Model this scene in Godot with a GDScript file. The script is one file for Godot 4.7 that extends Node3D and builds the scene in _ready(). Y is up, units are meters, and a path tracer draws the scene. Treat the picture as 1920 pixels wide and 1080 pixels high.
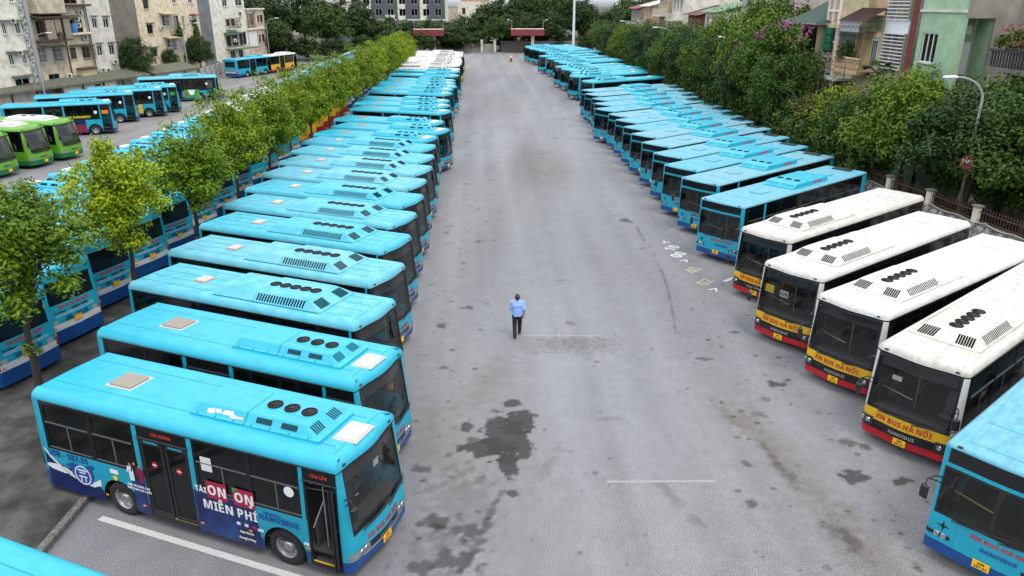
extends Node3D
# A bus yard seen from the air: rows of parked city buses left and right of an open aisle, street trees, houses behind.

var M := {}
var taken := {}
var rng := RandomNumberGenerator.new()
var bold: SystemFont
var serif: SystemFont

func _ready() -> void:
	rng.seed = 20240611
	# ---- camera
	var cam := Camera3D.new()
	cam.name = "camera"
	cam.fov = 42.09
	cam.near = 0.1
	cam.far = 3000.0
	cam.position = Vector3(0, 11.84, 0)
	cam.rotation_degrees = Vector3(-20.985, 0, 0)
	add_child(cam)
	# ---- sky, air, exposure
	var we := WorldEnvironment.new()
	we.name = "environment"
	var env := Environment.new()
	var sky_mat := ProceduralSkyMaterial.new()
	sky_mat.sky_top_color = Color(0.96, 0.98, 1.0)
	sky_mat.sky_horizon_color = Color(0.74, 0.76, 0.79)
	sky_mat.sky_curve = 0.35
	sky_mat.ground_bottom_color = Color(0.35, 0.35, 0.35)
	sky_mat.ground_horizon_color = Color(0.5, 0.51, 0.52)
	sky_mat.sky_energy_multiplier = 1.25
	var sky := Sky.new()
	sky.sky_material = sky_mat
	env.background_mode = Environment.BG_SKY
	env.sky = sky
	env.tonemap_mode = Environment.TONE_MAPPER_LINEAR
	env.tonemap_exposure = 1.27
	env.sdfgi_enabled = true
	env.ssao_enabled = true
	env.ssil_enabled = true
	we.environment = env
	add_child(we)
	# ---- veiled sun of an overcast day
	var sun := DirectionalLight3D.new()
	sun.name = "sun"
	sun.light_energy = 0.5
	sun.light_angular_distance = 22.0
	sun.light_color = Color(1.0, 0.98, 0.95)
	sun.shadow_enabled = true
	sun.rotation_degrees = Vector3(-62, 35, 0)
	add_child(sun)
	# ---- the place
	bold = SystemFont.new()
	bold.font_names = PackedStringArray(["Droid Sans"])
	bold.font_weight = 700
	serif = SystemFont.new()
	serif.font_names = PackedStringArray(["Droid Serif"])
	serif.font_weight = 700
	make_materials()
	build_ground()
	build_left_buildings()
	build_right_buildings()
	build_far_buildings()
	build_walls_and_gates()
	build_trees()
	build_buses()
	build_person()
	build_small_things()

# ------------------------------------------------------------------ naming
func numbered(called: String) -> String:
	var k: int = taken.get(called, 0)
	taken[called] = k + 1
	return called if k == 0 else "%s_%03d" % [called, k]

func tag(o: Node, label: String, category: String, group := "") -> void:
	o.set_meta("label", label)
	o.set_meta("category", category)
	if group != "":
		o.set_meta("group", group)

func thing(called: String, label: String, category: String, at := Vector3.ZERO, turn := 0.0, group := "") -> Node3D:
	var o := Node3D.new()
	o.name = numbered(called)
	add_child(o)
	o.position = at
	o.rotation.y = turn
	tag(o, label, category, group)
	return o

func part(parent: Node, called: String, mesh: Mesh, mat: Material, at := Transform3D.IDENTITY) -> MeshInstance3D:
	var m := MeshInstance3D.new()
	m.name = called
	m.mesh = mesh
	m.material_override = mat
	m.transform = at
	parent.add_child(m, true)
	return m

func setting(called: String, mesh: Mesh, mat: Material, at := Vector3.ZERO) -> MeshInstance3D:
	var m := MeshInstance3D.new()
	m.name = numbered(called)
	m.mesh = mesh
	m.material_override = mat
	m.position = at
	m.set_meta("kind", "structure")
	add_child(m)
	return m

# plan coordinates (x right, z away from the camera) to Godot's
func V(x: float, y: float, z: float) -> Vector3:
	return Vector3(x, y, -z)

func ordinal(k: int) -> String:
	var small := ["zeroth", "first", "second", "third", "fourth", "fifth", "sixth", "seventh", "eighth", "ninth", "tenth", "eleventh", "twelfth", "thirteenth", "fourteenth", "fifteenth", "sixteenth", "seventeenth", "eighteenth", "nineteenth"]
	if k < 20:
		return small[k]
	var tens := ["", "", "twenty", "thirty", "forty"]
	var tens_th := ["", "", "twentieth", "thirtieth", "fortieth"]
	return tens_th[k / 10] if k % 10 == 0 else tens[k / 10] + "-" + small[k % 10]

# ------------------------------------------------------------------ mesh builder
class MB:
	var v := PackedVector3Array()
	var n := PackedVector3Array()
	var c := PackedColorArray()
	var idx := PackedInt32Array()
	var colored := false
	var col := Color.WHITE

	func vert(p: Vector3, nn: Vector3) -> int:
		v.append(p)
		n.append(nn)
		if colored:
			c.append(col)
		return v.size() - 1

	# corners counter-clockwise as seen from outside
	func tri(a: Vector3, b: Vector3, d: Vector3) -> void:
		var nn := (b - a).cross(d - a).normalized()
		var k := vert(a, nn)
		vert(b, nn)
		vert(d, nn)
		idx.append_array(PackedInt32Array([k, k + 2, k + 1]))

	func quad(a: Vector3, b: Vector3, d: Vector3, e: Vector3) -> void:
		var nn := (d - a).cross(e - b).normalized()
		var k := vert(a, nn)
		vert(b, nn)
		vert(d, nn)
		vert(e, nn)
		idx.append_array(PackedInt32Array([k, k + 2, k + 1, k, k + 3, k + 2]))

	# rows of points with normals; smooth
	func grid(pts: Array, nrm: Array) -> void:
		var rows := pts.size()
		var cols: int = pts[0].size()
		var k0 := v.size()
		for r in rows:
			for q in cols:
				vert(pts[r][q], nrm[r][q])
		for r in rows - 1:
			for q in cols - 1:
				var a := k0 + r * cols + q
				idx.append_array(PackedInt32Array([a, a + cols + 1, a + 1, a, a + cols, a + cols + 1]))

	func box(at: Vector3, size: Vector3, bevel := 0.0, basis := Basis.IDENTITY) -> void:
		var h := size * 0.5
		var b: float = minf(bevel, minf(h.x, minf(h.y, h.z)) * 0.9)
		if b <= 0.0:
			for ax in 3:
				for s in [-1.0, 1.0]:
					var nx := Vector3.ZERO
					nx[ax] = s
					var u := Vector3.ZERO
					u[(ax + 1) % 3] = 1.0
					var w := Vector3.ZERO
					w[(ax + 2) % 3] = s
					var o := nx * h
					var du := u * h
					var dw := w * h
					quad(at + basis * (o - du - dw), at + basis * (o + du - dw), at + basis * (o + du + dw), at + basis * (o - du + dw))
			return
		var hi := h - Vector3(b, b, b)
		for ax in 3:
			var a1 := (ax + 1) % 3
			var a2 := (ax + 2) % 3
			for s in [-1.0, 1.0]:
				var p := []
				for t in [[-1, -1], [1, -1], [1, 1], [-1, 1]]:
					var q := Vector3.ZERO
					q[ax] = s * h[ax]
					q[a1] = t[0] * hi[a1]
					q[a2] = s * t[1] * hi[a2]
					p.append(at + basis * q)
				quad(p[0], p[1], p[2], p[3])
			# the four edges along ax
			for s1 in [-1.0, 1.0]:
				for s2 in [-1.0, 1.0]:
					var e := []
					for t in [[-1, 0], [1, 0], [1, 1], [-1, 1]]:
						var q := Vector3.ZERO
						q[ax] = t[0] * hi[ax]
						q[a1] = s1 * (h[a1] if t[1] == 0 else hi[a1])
						q[a2] = s2 * (hi[a2] if t[1] == 0 else h[a2])
						e.append(at + basis * q)
					if s1 * s2 < 0:
						quad(e[0], e[1], e[2], e[3])
					else:
						quad(e[3], e[2], e[1], e[0])
		for sx in [-1.0, 1.0]:
			for sy in [-1.0, 1.0]:
				for sz in [-1.0, 1.0]:
					var a := at + basis * Vector3(sx * h.x, sy * hi.y, sz * hi.z)
					var d := at + basis * Vector3(sx * hi.x, sy * h.y, sz * hi.z)
					var e := at + basis * Vector3(sx * hi.x, sy * hi.y, sz * h.z)
					if sx * sy * sz > 0:
						tri(a, d, e)
					else:
						tri(a, e, d)

	func tube(path: Array, radii: Array, seg := 8, caps := true) -> void:
		var pts := []
		var nrm := []
		var count := path.size()
		var up := Vector3.UP
		for i in count:
			var d: Vector3 = (path[mini(i + 1, count - 1)] - path[maxi(i - 1, 0)]).normalized()
			if absf(d.dot(up)) > 0.95:
				up = Vector3.RIGHT if absf(d.x) < 0.9 else Vector3.FORWARD
			var x := up.cross(d).normalized()
			var y := d.cross(x).normalized()
			up = y
			var row := []
			var rn := []
			for k in seg + 1:
				var t := TAU * k / seg
				var o := x * cos(t) + y * sin(t)
				row.append(path[i] + o * radii[mini(i, radii.size() - 1)])
				rn.append(o)
			pts.append(row)
			nrm.append(rn)
		grid(pts, nrm)
		if caps:
			for e in [0, count - 1]:
				var cen: Vector3 = path[e]
				for k in seg:
					if e == 0:
						tri(cen, pts[e][k + 1], pts[e][k])
					else:
						tri(cen, pts[e][k], pts[e][k + 1])

	# profile of (radius, height) turned round axis
	func lathe(profile: Array, seg: int, xf: Transform3D) -> void:
		for i in profile.size() - 1:
			var a: Vector2 = profile[i]
			var b: Vector2 = profile[i + 1]
			var slope := (b - a).normalized()
			var pts := [[], []]
			var nrm := [[], []]
			for k in seg + 1:
				var t := TAU * k / seg
				var o := Vector3(cos(t), 0, -sin(t))
				pts[0].append(xf * (o * a.x + Vector3.UP * a.y))
				pts[1].append(xf * (o * b.x + Vector3.UP * b.y))
				var nn := (xf.basis * (o * slope.y - Vector3.UP * slope.x)).normalized()
				nrm[0].append(nn)
				nrm[1].append(nn)
			grid(pts, nrm)

	func flat_poly(p: PackedVector2Array, xf: Transform3D) -> void:
		var t := Geometry2D.triangulate_polygon(p)
		for k in range(0, t.size(), 3):
			var a := p[t[k]]
			var b := p[t[k + 1]]
			var d := p[t[k + 2]]
			if (b - a).cross(d - a) < 0:
				var s := b
				b = d
				d = s
			tri(xf * Vector3(a.x, a.y, 0), xf * Vector3(b.x, b.y, 0), xf * Vector3(d.x, d.y, 0))

	func mesh() -> ArrayMesh:
		var am := ArrayMesh.new()
		if v.is_empty():
			return am
		var arr := []
		arr.resize(Mesh.ARRAY_MAX)
		arr[Mesh.ARRAY_VERTEX] = v
		arr[Mesh.ARRAY_NORMAL] = n
		if colored:
			arr[Mesh.ARRAY_COLOR] = c
		arr[Mesh.ARRAY_INDEX] = idx
		am.add_surface_from_arrays(Mesh.PRIMITIVE_TRIANGLES, arr)
		return am

func box_mesh(at: Vector3, size: Vector3, bevel := 0.0, basis := Basis.IDENTITY) -> ArrayMesh:
	var b := MB.new()
	b.box(at, size, bevel, basis)
	return b.mesh()

func bar_mesh(a: Vector3, b: Vector3, r: float, seg := 6) -> ArrayMesh:
	var m := MB.new()
	m.tube([a, b], [r], seg)
	return m.mesh()

# flat lettering, centred, reading along +x and facing +z; accents are set as strokes over plain letters
const ACCENTS := {"À": "A`", "Ộ": "O^.", "Ễ": "E^~", "Í": "I'", "Ả": "A?", "Ử": "U+?", "Ố": "O^'", "Ê": "E^", "Ỉ": "I?", "Ể": "E^?", "Ự": "U+.", "Ấ": "A^'", "Đ": "D-"}
var text_cache := {}
func text_mesh(s: String, height: float, font: SystemFont, depth := 0.004) -> ArrayMesh:
	var key := "%s|%.3f|%d" % [s, height, 0 if font == bold else 1]
	if text_cache.has(key):
		return text_cache[key]
	var plain := ""
	var marks := []
	for ch in s:
		if ACCENTS.has(ch):
			marks.append([plain.length(), ACCENTS[ch].substr(1)])
			plain += ACCENTS[ch][0]
		else:
			plain += ch
	var t := TextMesh.new()
	t.font = font
	t.text = plain
	t.font_size = 24
	var px := height / 17.3
	t.pixel_size = px
	t.depth = depth
	t.curve_step = 3.0
	var b := MB.new()
	var arr := t.get_mesh_arrays()
	var src: PackedVector3Array = arr[Mesh.ARRAY_VERTEX]
	var nrm: PackedVector3Array = arr[Mesh.ARRAY_NORMAL]
	b.v.append_array(src)
	b.n.append_array(nrm)
	var ix = arr[Mesh.ARRAY_INDEX]
	if ix != null and ix.size() > 0:
		b.idx.append_array(ix)
	else:
		for k in src.size():
			b.idx.append(k)
	var whole := font.get_string_size(plain, HORIZONTAL_ALIGNMENT_LEFT, -1, 24).x * px
	for m in marks:
		var x0 := font.get_string_size(plain.substr(0, m[0]), HORIZONTAL_ALIGNMENT_LEFT, -1, 24).x * px
		var x1 := font.get_string_size(plain.substr(0, m[0] + 1), HORIZONTAL_ALIGNMENT_LEFT, -1, 24).x * px
		var x: float = (x0 + x1) / 2 - whole / 2
		var w: float = height * 0.13
		var up: float = height * 0.66
		for a in m[1]:
			match a:
				"^":
					for e in [-1.0, 1.0]:
						b.box(Vector3(x + e * height * 0.11, up, 0), Vector3(height * 0.28, w, depth), 0.0, Basis(Vector3.BACK, -e * 0.6))
					up += height * 0.2
				"'":
					b.box(Vector3(x + height * 0.08, up, 0), Vector3(height * 0.26, w, depth), 0.0, Basis(Vector3.BACK, 0.8))
				"`":
					b.box(Vector3(x - height * 0.05, up, 0), Vector3(height * 0.26, w, depth), 0.0, Basis(Vector3.BACK, -0.8))
				"~":
					for e in [-1.0, 1.0]:
						b.box(Vector3(x + e * height * 0.1, up, 0), Vector3(height * 0.22, w * 0.8, depth), 0.0, Basis(Vector3.BACK, -e * 0.35 + 0.3))
				"?":
					b.box(Vector3(x, up + height * 0.04, 0), Vector3(height * 0.2, w * 0.8, depth))
					b.box(Vector3(x + height * 0.06, up - height * 0.02, 0), Vector3(w * 0.8, height * 0.16, depth))
				".":
					b.box(Vector3(x, -height * 0.62, 0), Vector3(w * 1.2, w * 1.2, depth))
				"+":
					b.box(Vector3(x1 - whole / 2, height * 0.5, 0), Vector3(height * 0.16, w, depth), 0.0, Basis(Vector3.BACK, 0.7))
				"-":
					b.box(Vector3(x0 - whole / 2 + height * 0.12, 0.02 * height, 0), Vector3(height * 0.3, w * 0.8, depth))
	text_cache[key] = b.mesh()
	return text_cache[key]

# ------------------------------------------------------------------ materials
func lin(r: float, g: float, b: float) -> Color:
	return Color(r, g, b).linear_to_srgb()

func std(name_: String, c: Color, rough := 0.6, metal := 0.0, spec := 0.5) -> StandardMaterial3D:
	var m := StandardMaterial3D.new()
	m.resource_name = name_
	m.albedo_color = c
	m.roughness = rough
	m.metallic = metal
	m.metallic_specular = spec
	M[name_] = m
	return m

func noise_tex(freq: float, lo: Color, hi: Color, seed_: int, size := 512, octaves := 5, mid := -1.0, type := FastNoiseLite.TYPE_SIMPLEX_SMOOTH) -> NoiseTexture2D:
	var f := FastNoiseLite.new()
	f.noise_type = type
	f.seed = seed_
	f.frequency = freq
	f.fractal_octaves = octaves
	f.fractal_gain = 0.55
	var t := NoiseTexture2D.new()
	t.width = size
	t.height = size
	t.seamless = true
	t.noise = f
	var g := Gradient.new()
	g.set_color(0, lo)
	g.set_color(1, hi)
	if mid >= 0.0:
		g.set_offset(0, mid)
		g.set_offset(1, minf(1.0, mid + 0.55))
	t.color_ramp = g
	return t

# rain streaks and dust that run along a bus, over the paint's own patches
func streaked(m: StandardMaterial3D, lo: Color, seed_: int) -> void:
	m.detail_enabled = true
	m.detail_blend_mode = BaseMaterial3D.BLEND_MODE_MUL
	m.detail_uv_layer = BaseMaterial3D.DETAIL_UV_2
	m.detail_albedo = noise_tex(0.02, lo, Color(1, 1, 1), seed_, 512, 6, 0.12)
	m.uv2_triplanar = true
	m.uv2_world_triplanar = false
	m.uv2_scale = Vector3(0.11, 0.6, 0.55)
	m.uv2_offset = Vector3(seed_ * 0.37, 0, seed_ * 0.21)

# base colour times a grain that covers `metres` per repeat
func grained(name_: String, c: Color, rough: float, metres: float, lo: float, freq: float, seed_: int, world := true, mid := -1.0, tint := Color(1, 1, 1)) -> StandardMaterial3D:
	var m := std(name_, c, rough)
	m.albedo_texture = noise_tex(freq, Color(lo * tint.r, lo * tint.g, lo * tint.b), Color(1, 1, 1), seed_, 512, 6, mid)
	m.uv1_triplanar = true
	m.uv1_world_triplanar = world
	m.uv1_scale = Vector3.ONE / metres
	return m

func make_materials() -> void:
	# bus paints
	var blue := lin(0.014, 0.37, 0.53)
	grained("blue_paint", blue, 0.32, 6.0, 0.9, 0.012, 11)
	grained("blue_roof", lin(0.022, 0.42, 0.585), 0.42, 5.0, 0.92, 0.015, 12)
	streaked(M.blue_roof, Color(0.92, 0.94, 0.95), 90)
	# weathered blue: chalky, with pale worn patches
	var weather := [["faded_blue_roof", lin(0.06, 0.40, 0.55), lin(0.13, 0.465, 0.585), 21, 4.5], ["faded_blue_roof_two", lin(0.04, 0.39, 0.55), lin(0.09, 0.44, 0.58), 32, 3.8], ["faded_blue_roof_three", lin(0.09, 0.40, 0.53), lin(0.17, 0.47, 0.57), 33, 5.2],
		["chalky_blue_roof", lin(0.10, 0.34, 0.46), lin(0.14, 0.385, 0.50), 22, 3.0], ["chalky_blue_roof_two", lin(0.12, 0.34, 0.44), lin(0.17, 0.39, 0.485), 34, 3.6], ["chalky_blue_roof_three", lin(0.07, 0.34, 0.47), lin(0.115, 0.385, 0.51), 35, 2.6],
		["white_roof", lin(0.50, 0.49, 0.465), lin(0.63, 0.628, 0.62), 23, 3.4], ["white_roof_two", lin(0.46, 0.445, 0.41), lin(0.62, 0.61, 0.59), 36, 2.8], ["white_roof_three", lin(0.56, 0.56, 0.56), lin(0.65, 0.655, 0.665), 37, 4.2]]
	for w in weather:
		var m := std(w[0], Color.WHITE, 0.6)
		m.albedo_texture = noise_tex(0.012, w[1], w[2], w[3], 512, 6, 0.15)
		m.uv1_triplanar = true
		m.uv1_world_triplanar = true
		m.uv1_scale = Vector3(1, 1, 1) / w[4]
		streaked(m, Color(0.88, 0.90, 0.90) if not String(w[0]).begins_with("white") else Color(0.90, 0.885, 0.85), 60 + w[3])
	grained("white_paint", lin(0.68, 0.68, 0.68), 0.4, 5.0, 0.9, 0.012, 24)
	grained("deep_blue", lin(0.008, 0.075, 0.29), 0.36, 5.0, 0.8, 0.014, 25)
	grained("navy", lin(0.006, 0.02, 0.12), 0.35, 5.0, 0.8, 0.014, 26)
	grained("yellow_paint", lin(0.74, 0.43, 0.012), 0.38, 5.0, 0.88, 0.012, 27)
	grained("red_paint", lin(0.50, 0.012, 0.02), 0.38, 5.0, 0.82, 0.012, 28)
	grained("lime_paint", lin(0.13, 0.38, 0.025), 0.36, 5.0, 0.88, 0.012, 29)
	grained("green_paint", lin(0.012, 0.17, 0.055), 0.36, 5.0, 0.85, 0.012, 30)
	std("black_gloss", lin(0.008, 0.009, 0.010), 0.12)
	std("black_trim", lin(0.014, 0.014, 0.015), 0.5)
	std("slot_black", lin(0.004, 0.004, 0.005), 0.9)
	std("rubber", lin(0.018, 0.018, 0.019), 0.85)
	std("seal_line", lin(0.01, 0.22, 0.33), 0.6)
	std("seal_line_pale", lin(0.42, 0.40, 0.36), 0.7)
	std("steel", lin(0.42, 0.42, 0.42), 0.42, 0.85)
	std("chrome", lin(0.62, 0.62, 0.63), 0.18, 1.0)
	std("plate_yellow", lin(0.85, 0.46, 0.012), 0.5)
	std("lens_dark", lin(0.03, 0.03, 0.032), 0.1)
	std("lens", lin(0.30, 0.31, 0.32), 0.12, 0.4)
	std("lens_amber", lin(0.72, 0.20, 0.01), 0.25)
	std("lens_red", lin(0.42, 0.008, 0.008), 0.22)
	std("text_red", lin(0.48, 0.02, 0.02), 0.5)
	std("text_blue", lin(0.012, 0.06, 0.32), 0.5)
	std("text_black", lin(0.012, 0.012, 0.014), 0.5)
	std("text_white", lin(0.82, 0.82, 0.84), 0.5)
	std("text_orange", lin(0.50, 0.05, 0.02), 0.5)
	std("text_yellow", lin(0.8, 0.62, 0.02), 0.5)
	std("sticker_white", lin(0.75, 0.77, 0.76), 0.55)
	std("seat_grey", lin(0.11, 0.12, 0.13), 0.6)
	std("seat_blue", lin(0.03, 0.20, 0.30), 0.6)
	std("interior_dark", lin(0.035, 0.037, 0.04), 0.8)
	std("interior_floor", lin(0.05, 0.05, 0.05), 0.85)
	std("dash_grey", lin(0.05, 0.052, 0.055), 0.7)
	std("rail_grey", lin(0.55, 0.56, 0.56), 0.3, 0.6)
	std("rail_yellow", lin(0.62, 0.40, 0.02), 0.4)
	std("hatch_grey", lin(0.26, 0.235, 0.205), 0.75)
	std("hatch_white", lin(0.66, 0.66, 0.64), 0.6)
	std("flange_grey", lin(0.46, 0.43, 0.40), 0.8)
	std("worn_primer", lin(0.80, 0.82, 0.82), 0.7)
	std("magenta_print", lin(0.36, 0.012, 0.05), 0.4)
	std("wine_print", lin(0.20, 0.01, 0.06), 0.4)
	std("print_green", lin(0.03, 0.30, 0.04), 0.45)
	std("emblem_white", lin(0.70, 0.74, 0.78), 0.4)
	var ad := std("ad_navy", Color.WHITE, 0.35)
	ad.albedo_texture = noise_tex(0.01, lin(0.006, 0.012, 0.09), lin(0.012, 0.10, 0.36), 31, 256, 4, 0.35)
	ad.uv1_triplanar = true
	ad.uv1_world_triplanar = true
	ad.uv1_scale = Vector3(1, 1, 1) / 3.0
	var gl := std("glass_dark", Color(0.03, 0.045, 0.045, 0.80), 0.04)
	gl.transparency = BaseMaterial3D.TRANSPARENCY_ALPHA
	var gc := std("glass_clear", Color(0.05, 0.08, 0.075, 0.36), 0.03)
	gc.transparency = BaseMaterial3D.TRANSPARENCY_ALPHA
	var gh := std("glass_house", Color(0.05, 0.07, 0.08, 0.7), 0.05)
	gh.transparency = BaseMaterial3D.TRANSPARENCY_ALPHA
	# walls and ground
	std("asphalt_plain", Color.WHITE, 0.9)
	var asp := std("asphalt", Color.WHITE, 0.9)
	asp.vertex_color_use_as_albedo = true
	asp.albedo_texture = noise_tex(0.11, Color(0.36, 0.36, 0.36), Color(1, 1, 1), 41, 1024, 5, 0.12)
	asp.uv1_triplanar = true
	asp.uv1_world_triplanar = true
	asp.uv1_scale = Vector3(1, 1, 1) / 3.4
	grained("earth", lin(0.10, 0.09, 0.075), 0.95, 9.0, 0.5, 0.02, 43)
	grained("dirty_paving", lin(0.085, 0.082, 0.075), 0.93, 9.0, 0.5, 0.012, 44, true, 0.2)
	grained("kerb_stone", lin(0.24, 0.235, 0.225), 0.9, 2.0, 0.5, 0.03, 45)
	grained("road_paint", lin(0.62, 0.62, 0.62), 0.85, 1.6, 0.62, 0.09, 46, true, 0.05)
	grained("worn_paint", lin(0.37, 0.37, 0.38), 0.88, 0.8, 0.72, 0.06, 47, true, 0.2)
	grained("chalk_yellow", lin(0.52, 0.48, 0.34), 0.88, 0.7, 0.7, 0.06, 48, true, 0.3)
	grained("plaster_white", lin(0.72, 0.69, 0.62), 0.9, 7.0, 0.87, 0.012, 51, true, 0.1, Color(1, 0.97, 0.9))
	grained("plaster_cream", lin(0.68, 0.59, 0.45), 0.9, 7.0, 0.86, 0.012, 52, true, 0.1, Color(1, 0.95, 0.86))
	grained("plaster_beige", lin(0.55, 0.47, 0.37), 0.9, 7.0, 0.82, 0.012, 53, true, 0.1, Color(1, 0.95, 0.88))
	grained("plaster_pale", lin(0.64, 0.60, 0.53), 0.9, 8.0, 0.84, 0.01, 54, true, 0.1)
	grained("plaster_grey", lin(0.29, 0.31, 0.34), 0.92, 9.0, 0.78, 0.01, 55)
	grained("plaster_taupe", lin(0.31, 0.285, 0.25), 0.92, 9.0, 0.8, 0.01, 56)
	grained("plaster_green", lin(0.38, 0.54, 0.36), 0.88, 7.0, 0.82, 0.012, 57)
	grained("plaster_pink", lin(0.66, 0.53, 0.49), 0.88, 7.0, 0.84, 0.012, 58)
	grained("plaster_yellow", lin(0.60, 0.50, 0.30), 0.88, 6.0, 0.78, 0.012, 59)
	grained("plaster_orange", lin(0.60, 0.40, 0.25), 0.88, 6.0, 0.82, 0.012, 60)
	grained("slate_blue_panel", lin(0.09, 0.11, 0.13), 0.7, 8.0, 0.85, 0.012, 61)
	grained("brick_red", lin(0.30, 0.075, 0.045), 0.9, 1.2, 0.55, 0.05, 62)
	grained("roof_olive", lin(0.17, 0.175, 0.125), 0.9, 6.0, 0.6, 0.015, 63)
	grained("tile_green", lin(0.03, 0.085, 0.065), 0.7, 2.0, 0.55, 0.03, 64)
	grained("metal_brown", lin(0.10, 0.035, 0.03), 0.6, 3.0, 0.6, 0.02, 65)
	grained("metal_green", lin(0.12, 0.26, 0.14), 0.6, 3.0, 0.7, 0.02, 66)
	grained("canvas", lin(0.42, 0.36, 0.26), 0.95, 2.5, 0.6, 0.02, 67)
	grained("rusty", lin(0.13, 0.075, 0.045), 0.9, 1.5, 0.5, 0.03, 68)
	grained("stone_cladding", lin(0.22, 0.25, 0.24), 0.9, 1.6, 0.5, 0.03, 69)
	grained("gate_red", lin(0.24, 0.035, 0.045), 0.7, 6.0, 0.8, 0.01, 70)
	grained("lot_wall", lin(0.56, 0.56, 0.55), 0.92, 3.2, 0.28, 0.012, 71, true, 0.12)
	grained("concrete_post", lin(0.30, 0.29, 0.27), 0.92, 1.5, 0.5, 0.03, 72)
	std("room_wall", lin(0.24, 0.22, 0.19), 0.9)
	std("window_bar", lin(0.10, 0.105, 0.11), 0.5)
	std("frame_white", lin(0.70, 0.70, 0.68), 0.5)
	std("frame_brown", lin(0.16, 0.09, 0.06), 0.6)
	std("ac_white", lin(0.56, 0.56, 0.53), 0.6)
	std("pipe_grey", lin(0.33, 0.33, 0.32), 0.7)
	std("barrel_blue", lin(0.04, 0.18, 0.44), 0.45)
	std("shutter_green", lin(0.012, 0.19, 0.10), 0.55)
	std("tarp_white", lin(0.66, 0.66, 0.68), 0.8)
	std("lamp_grey", lin(0.40, 0.41, 0.42), 0.45, 0.4)
	std("lamp_head", lin(0.64, 0.65, 0.66), 0.4)
	std("sign_red", lin(0.15, 0.012, 0.022), 0.7)
	std("cable", lin(0.45, 0.42, 0.38), 0.7)
	# plants
	for k in [["leaf_street", 0.55], ["leaf_dense", 0.6], ["leaf_far", 0.65], ["petal", 0.7]]:
		var lf := std(k[0], Color.WHITE, k[1], 0.0, 0.35)
		lf.vertex_color_use_as_albedo = true
		lf.backlight_enabled = true
		lf.backlight = Color(0.22, 0.28, 0.06) if k[0] != "petal" else Color(0.3, 0.2, 0.3)
	grained("bark", lin(0.085, 0.07, 0.055), 0.95, 0.8, 0.5, 0.04, 81, false)
	# the walker
	std("shirt_blue", lin(0.24, 0.40, 0.80), 0.85)
	std("trousers_black", lin(0.012, 0.012, 0.018), 0.85)
	std("skin", lin(0.36, 0.19, 0.12), 0.6)
	std("hair_black", lin(0.010, 0.009, 0.009), 0.5)
	std("shoe_black", lin(0.012, 0.012, 0.012), 0.4)

# ------------------------------------------------------------------ ground
class Tile:
	var x0: float
	var z0: float
	var nx: int
	var nz: int
	var step: float
	var col := PackedColorArray()
	func _init(ax: float, az: float, bx: float, bz: float, s: float) -> void:
		x0 = ax
		z0 = az
		step = s
		nx = int(round((bx - ax) / s)) + 1
		nz = int(round((bz - az) / s)) + 1
		col.resize(nx * nz)
	func blot(cx: float, cz: float, rx: float, rz: float, turn: float, tone: Color, strength: float, ragged: FastNoiseLite, hard := 3.0, rough := 0.75, soak := false) -> void:
		var r := maxf(rx, rz) * 1.6
		var i0 := maxi(0, int((cx - r - x0) / step))
		var i1 := mini(nx - 1, int((cx + r - x0) / step) + 1)
		var j0 := maxi(0, int((cz - r - z0) / step))
		var j1 := mini(nz - 1, int((cz + r - z0) / step) + 1)
		var ct := cos(turn)
		var st := sin(turn)
		for j in range(j0, j1 + 1):
			for i in range(i0, i1 + 1):
				var dx := x0 + i * step - cx
				var dz := z0 + j * step - cz
				var u := (dx * ct + dz * st) / rx
				var w := (-dx * st + dz * ct) / rz
				var d := 1.0 - sqrt(u * u + w * w) + rough * ragged.get_noise_2d(x0 + i * step, z0 + j * step)
				var a := clampf(d * hard, 0.0, 1.0) * strength
				if a > 0.0:
					var k := j * nx + i
					col[k] = col[k].lerp(tone if soak else Color(col[k].r * tone.r, col[k].g * tone.g, col[k].b * tone.b), a)

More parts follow.
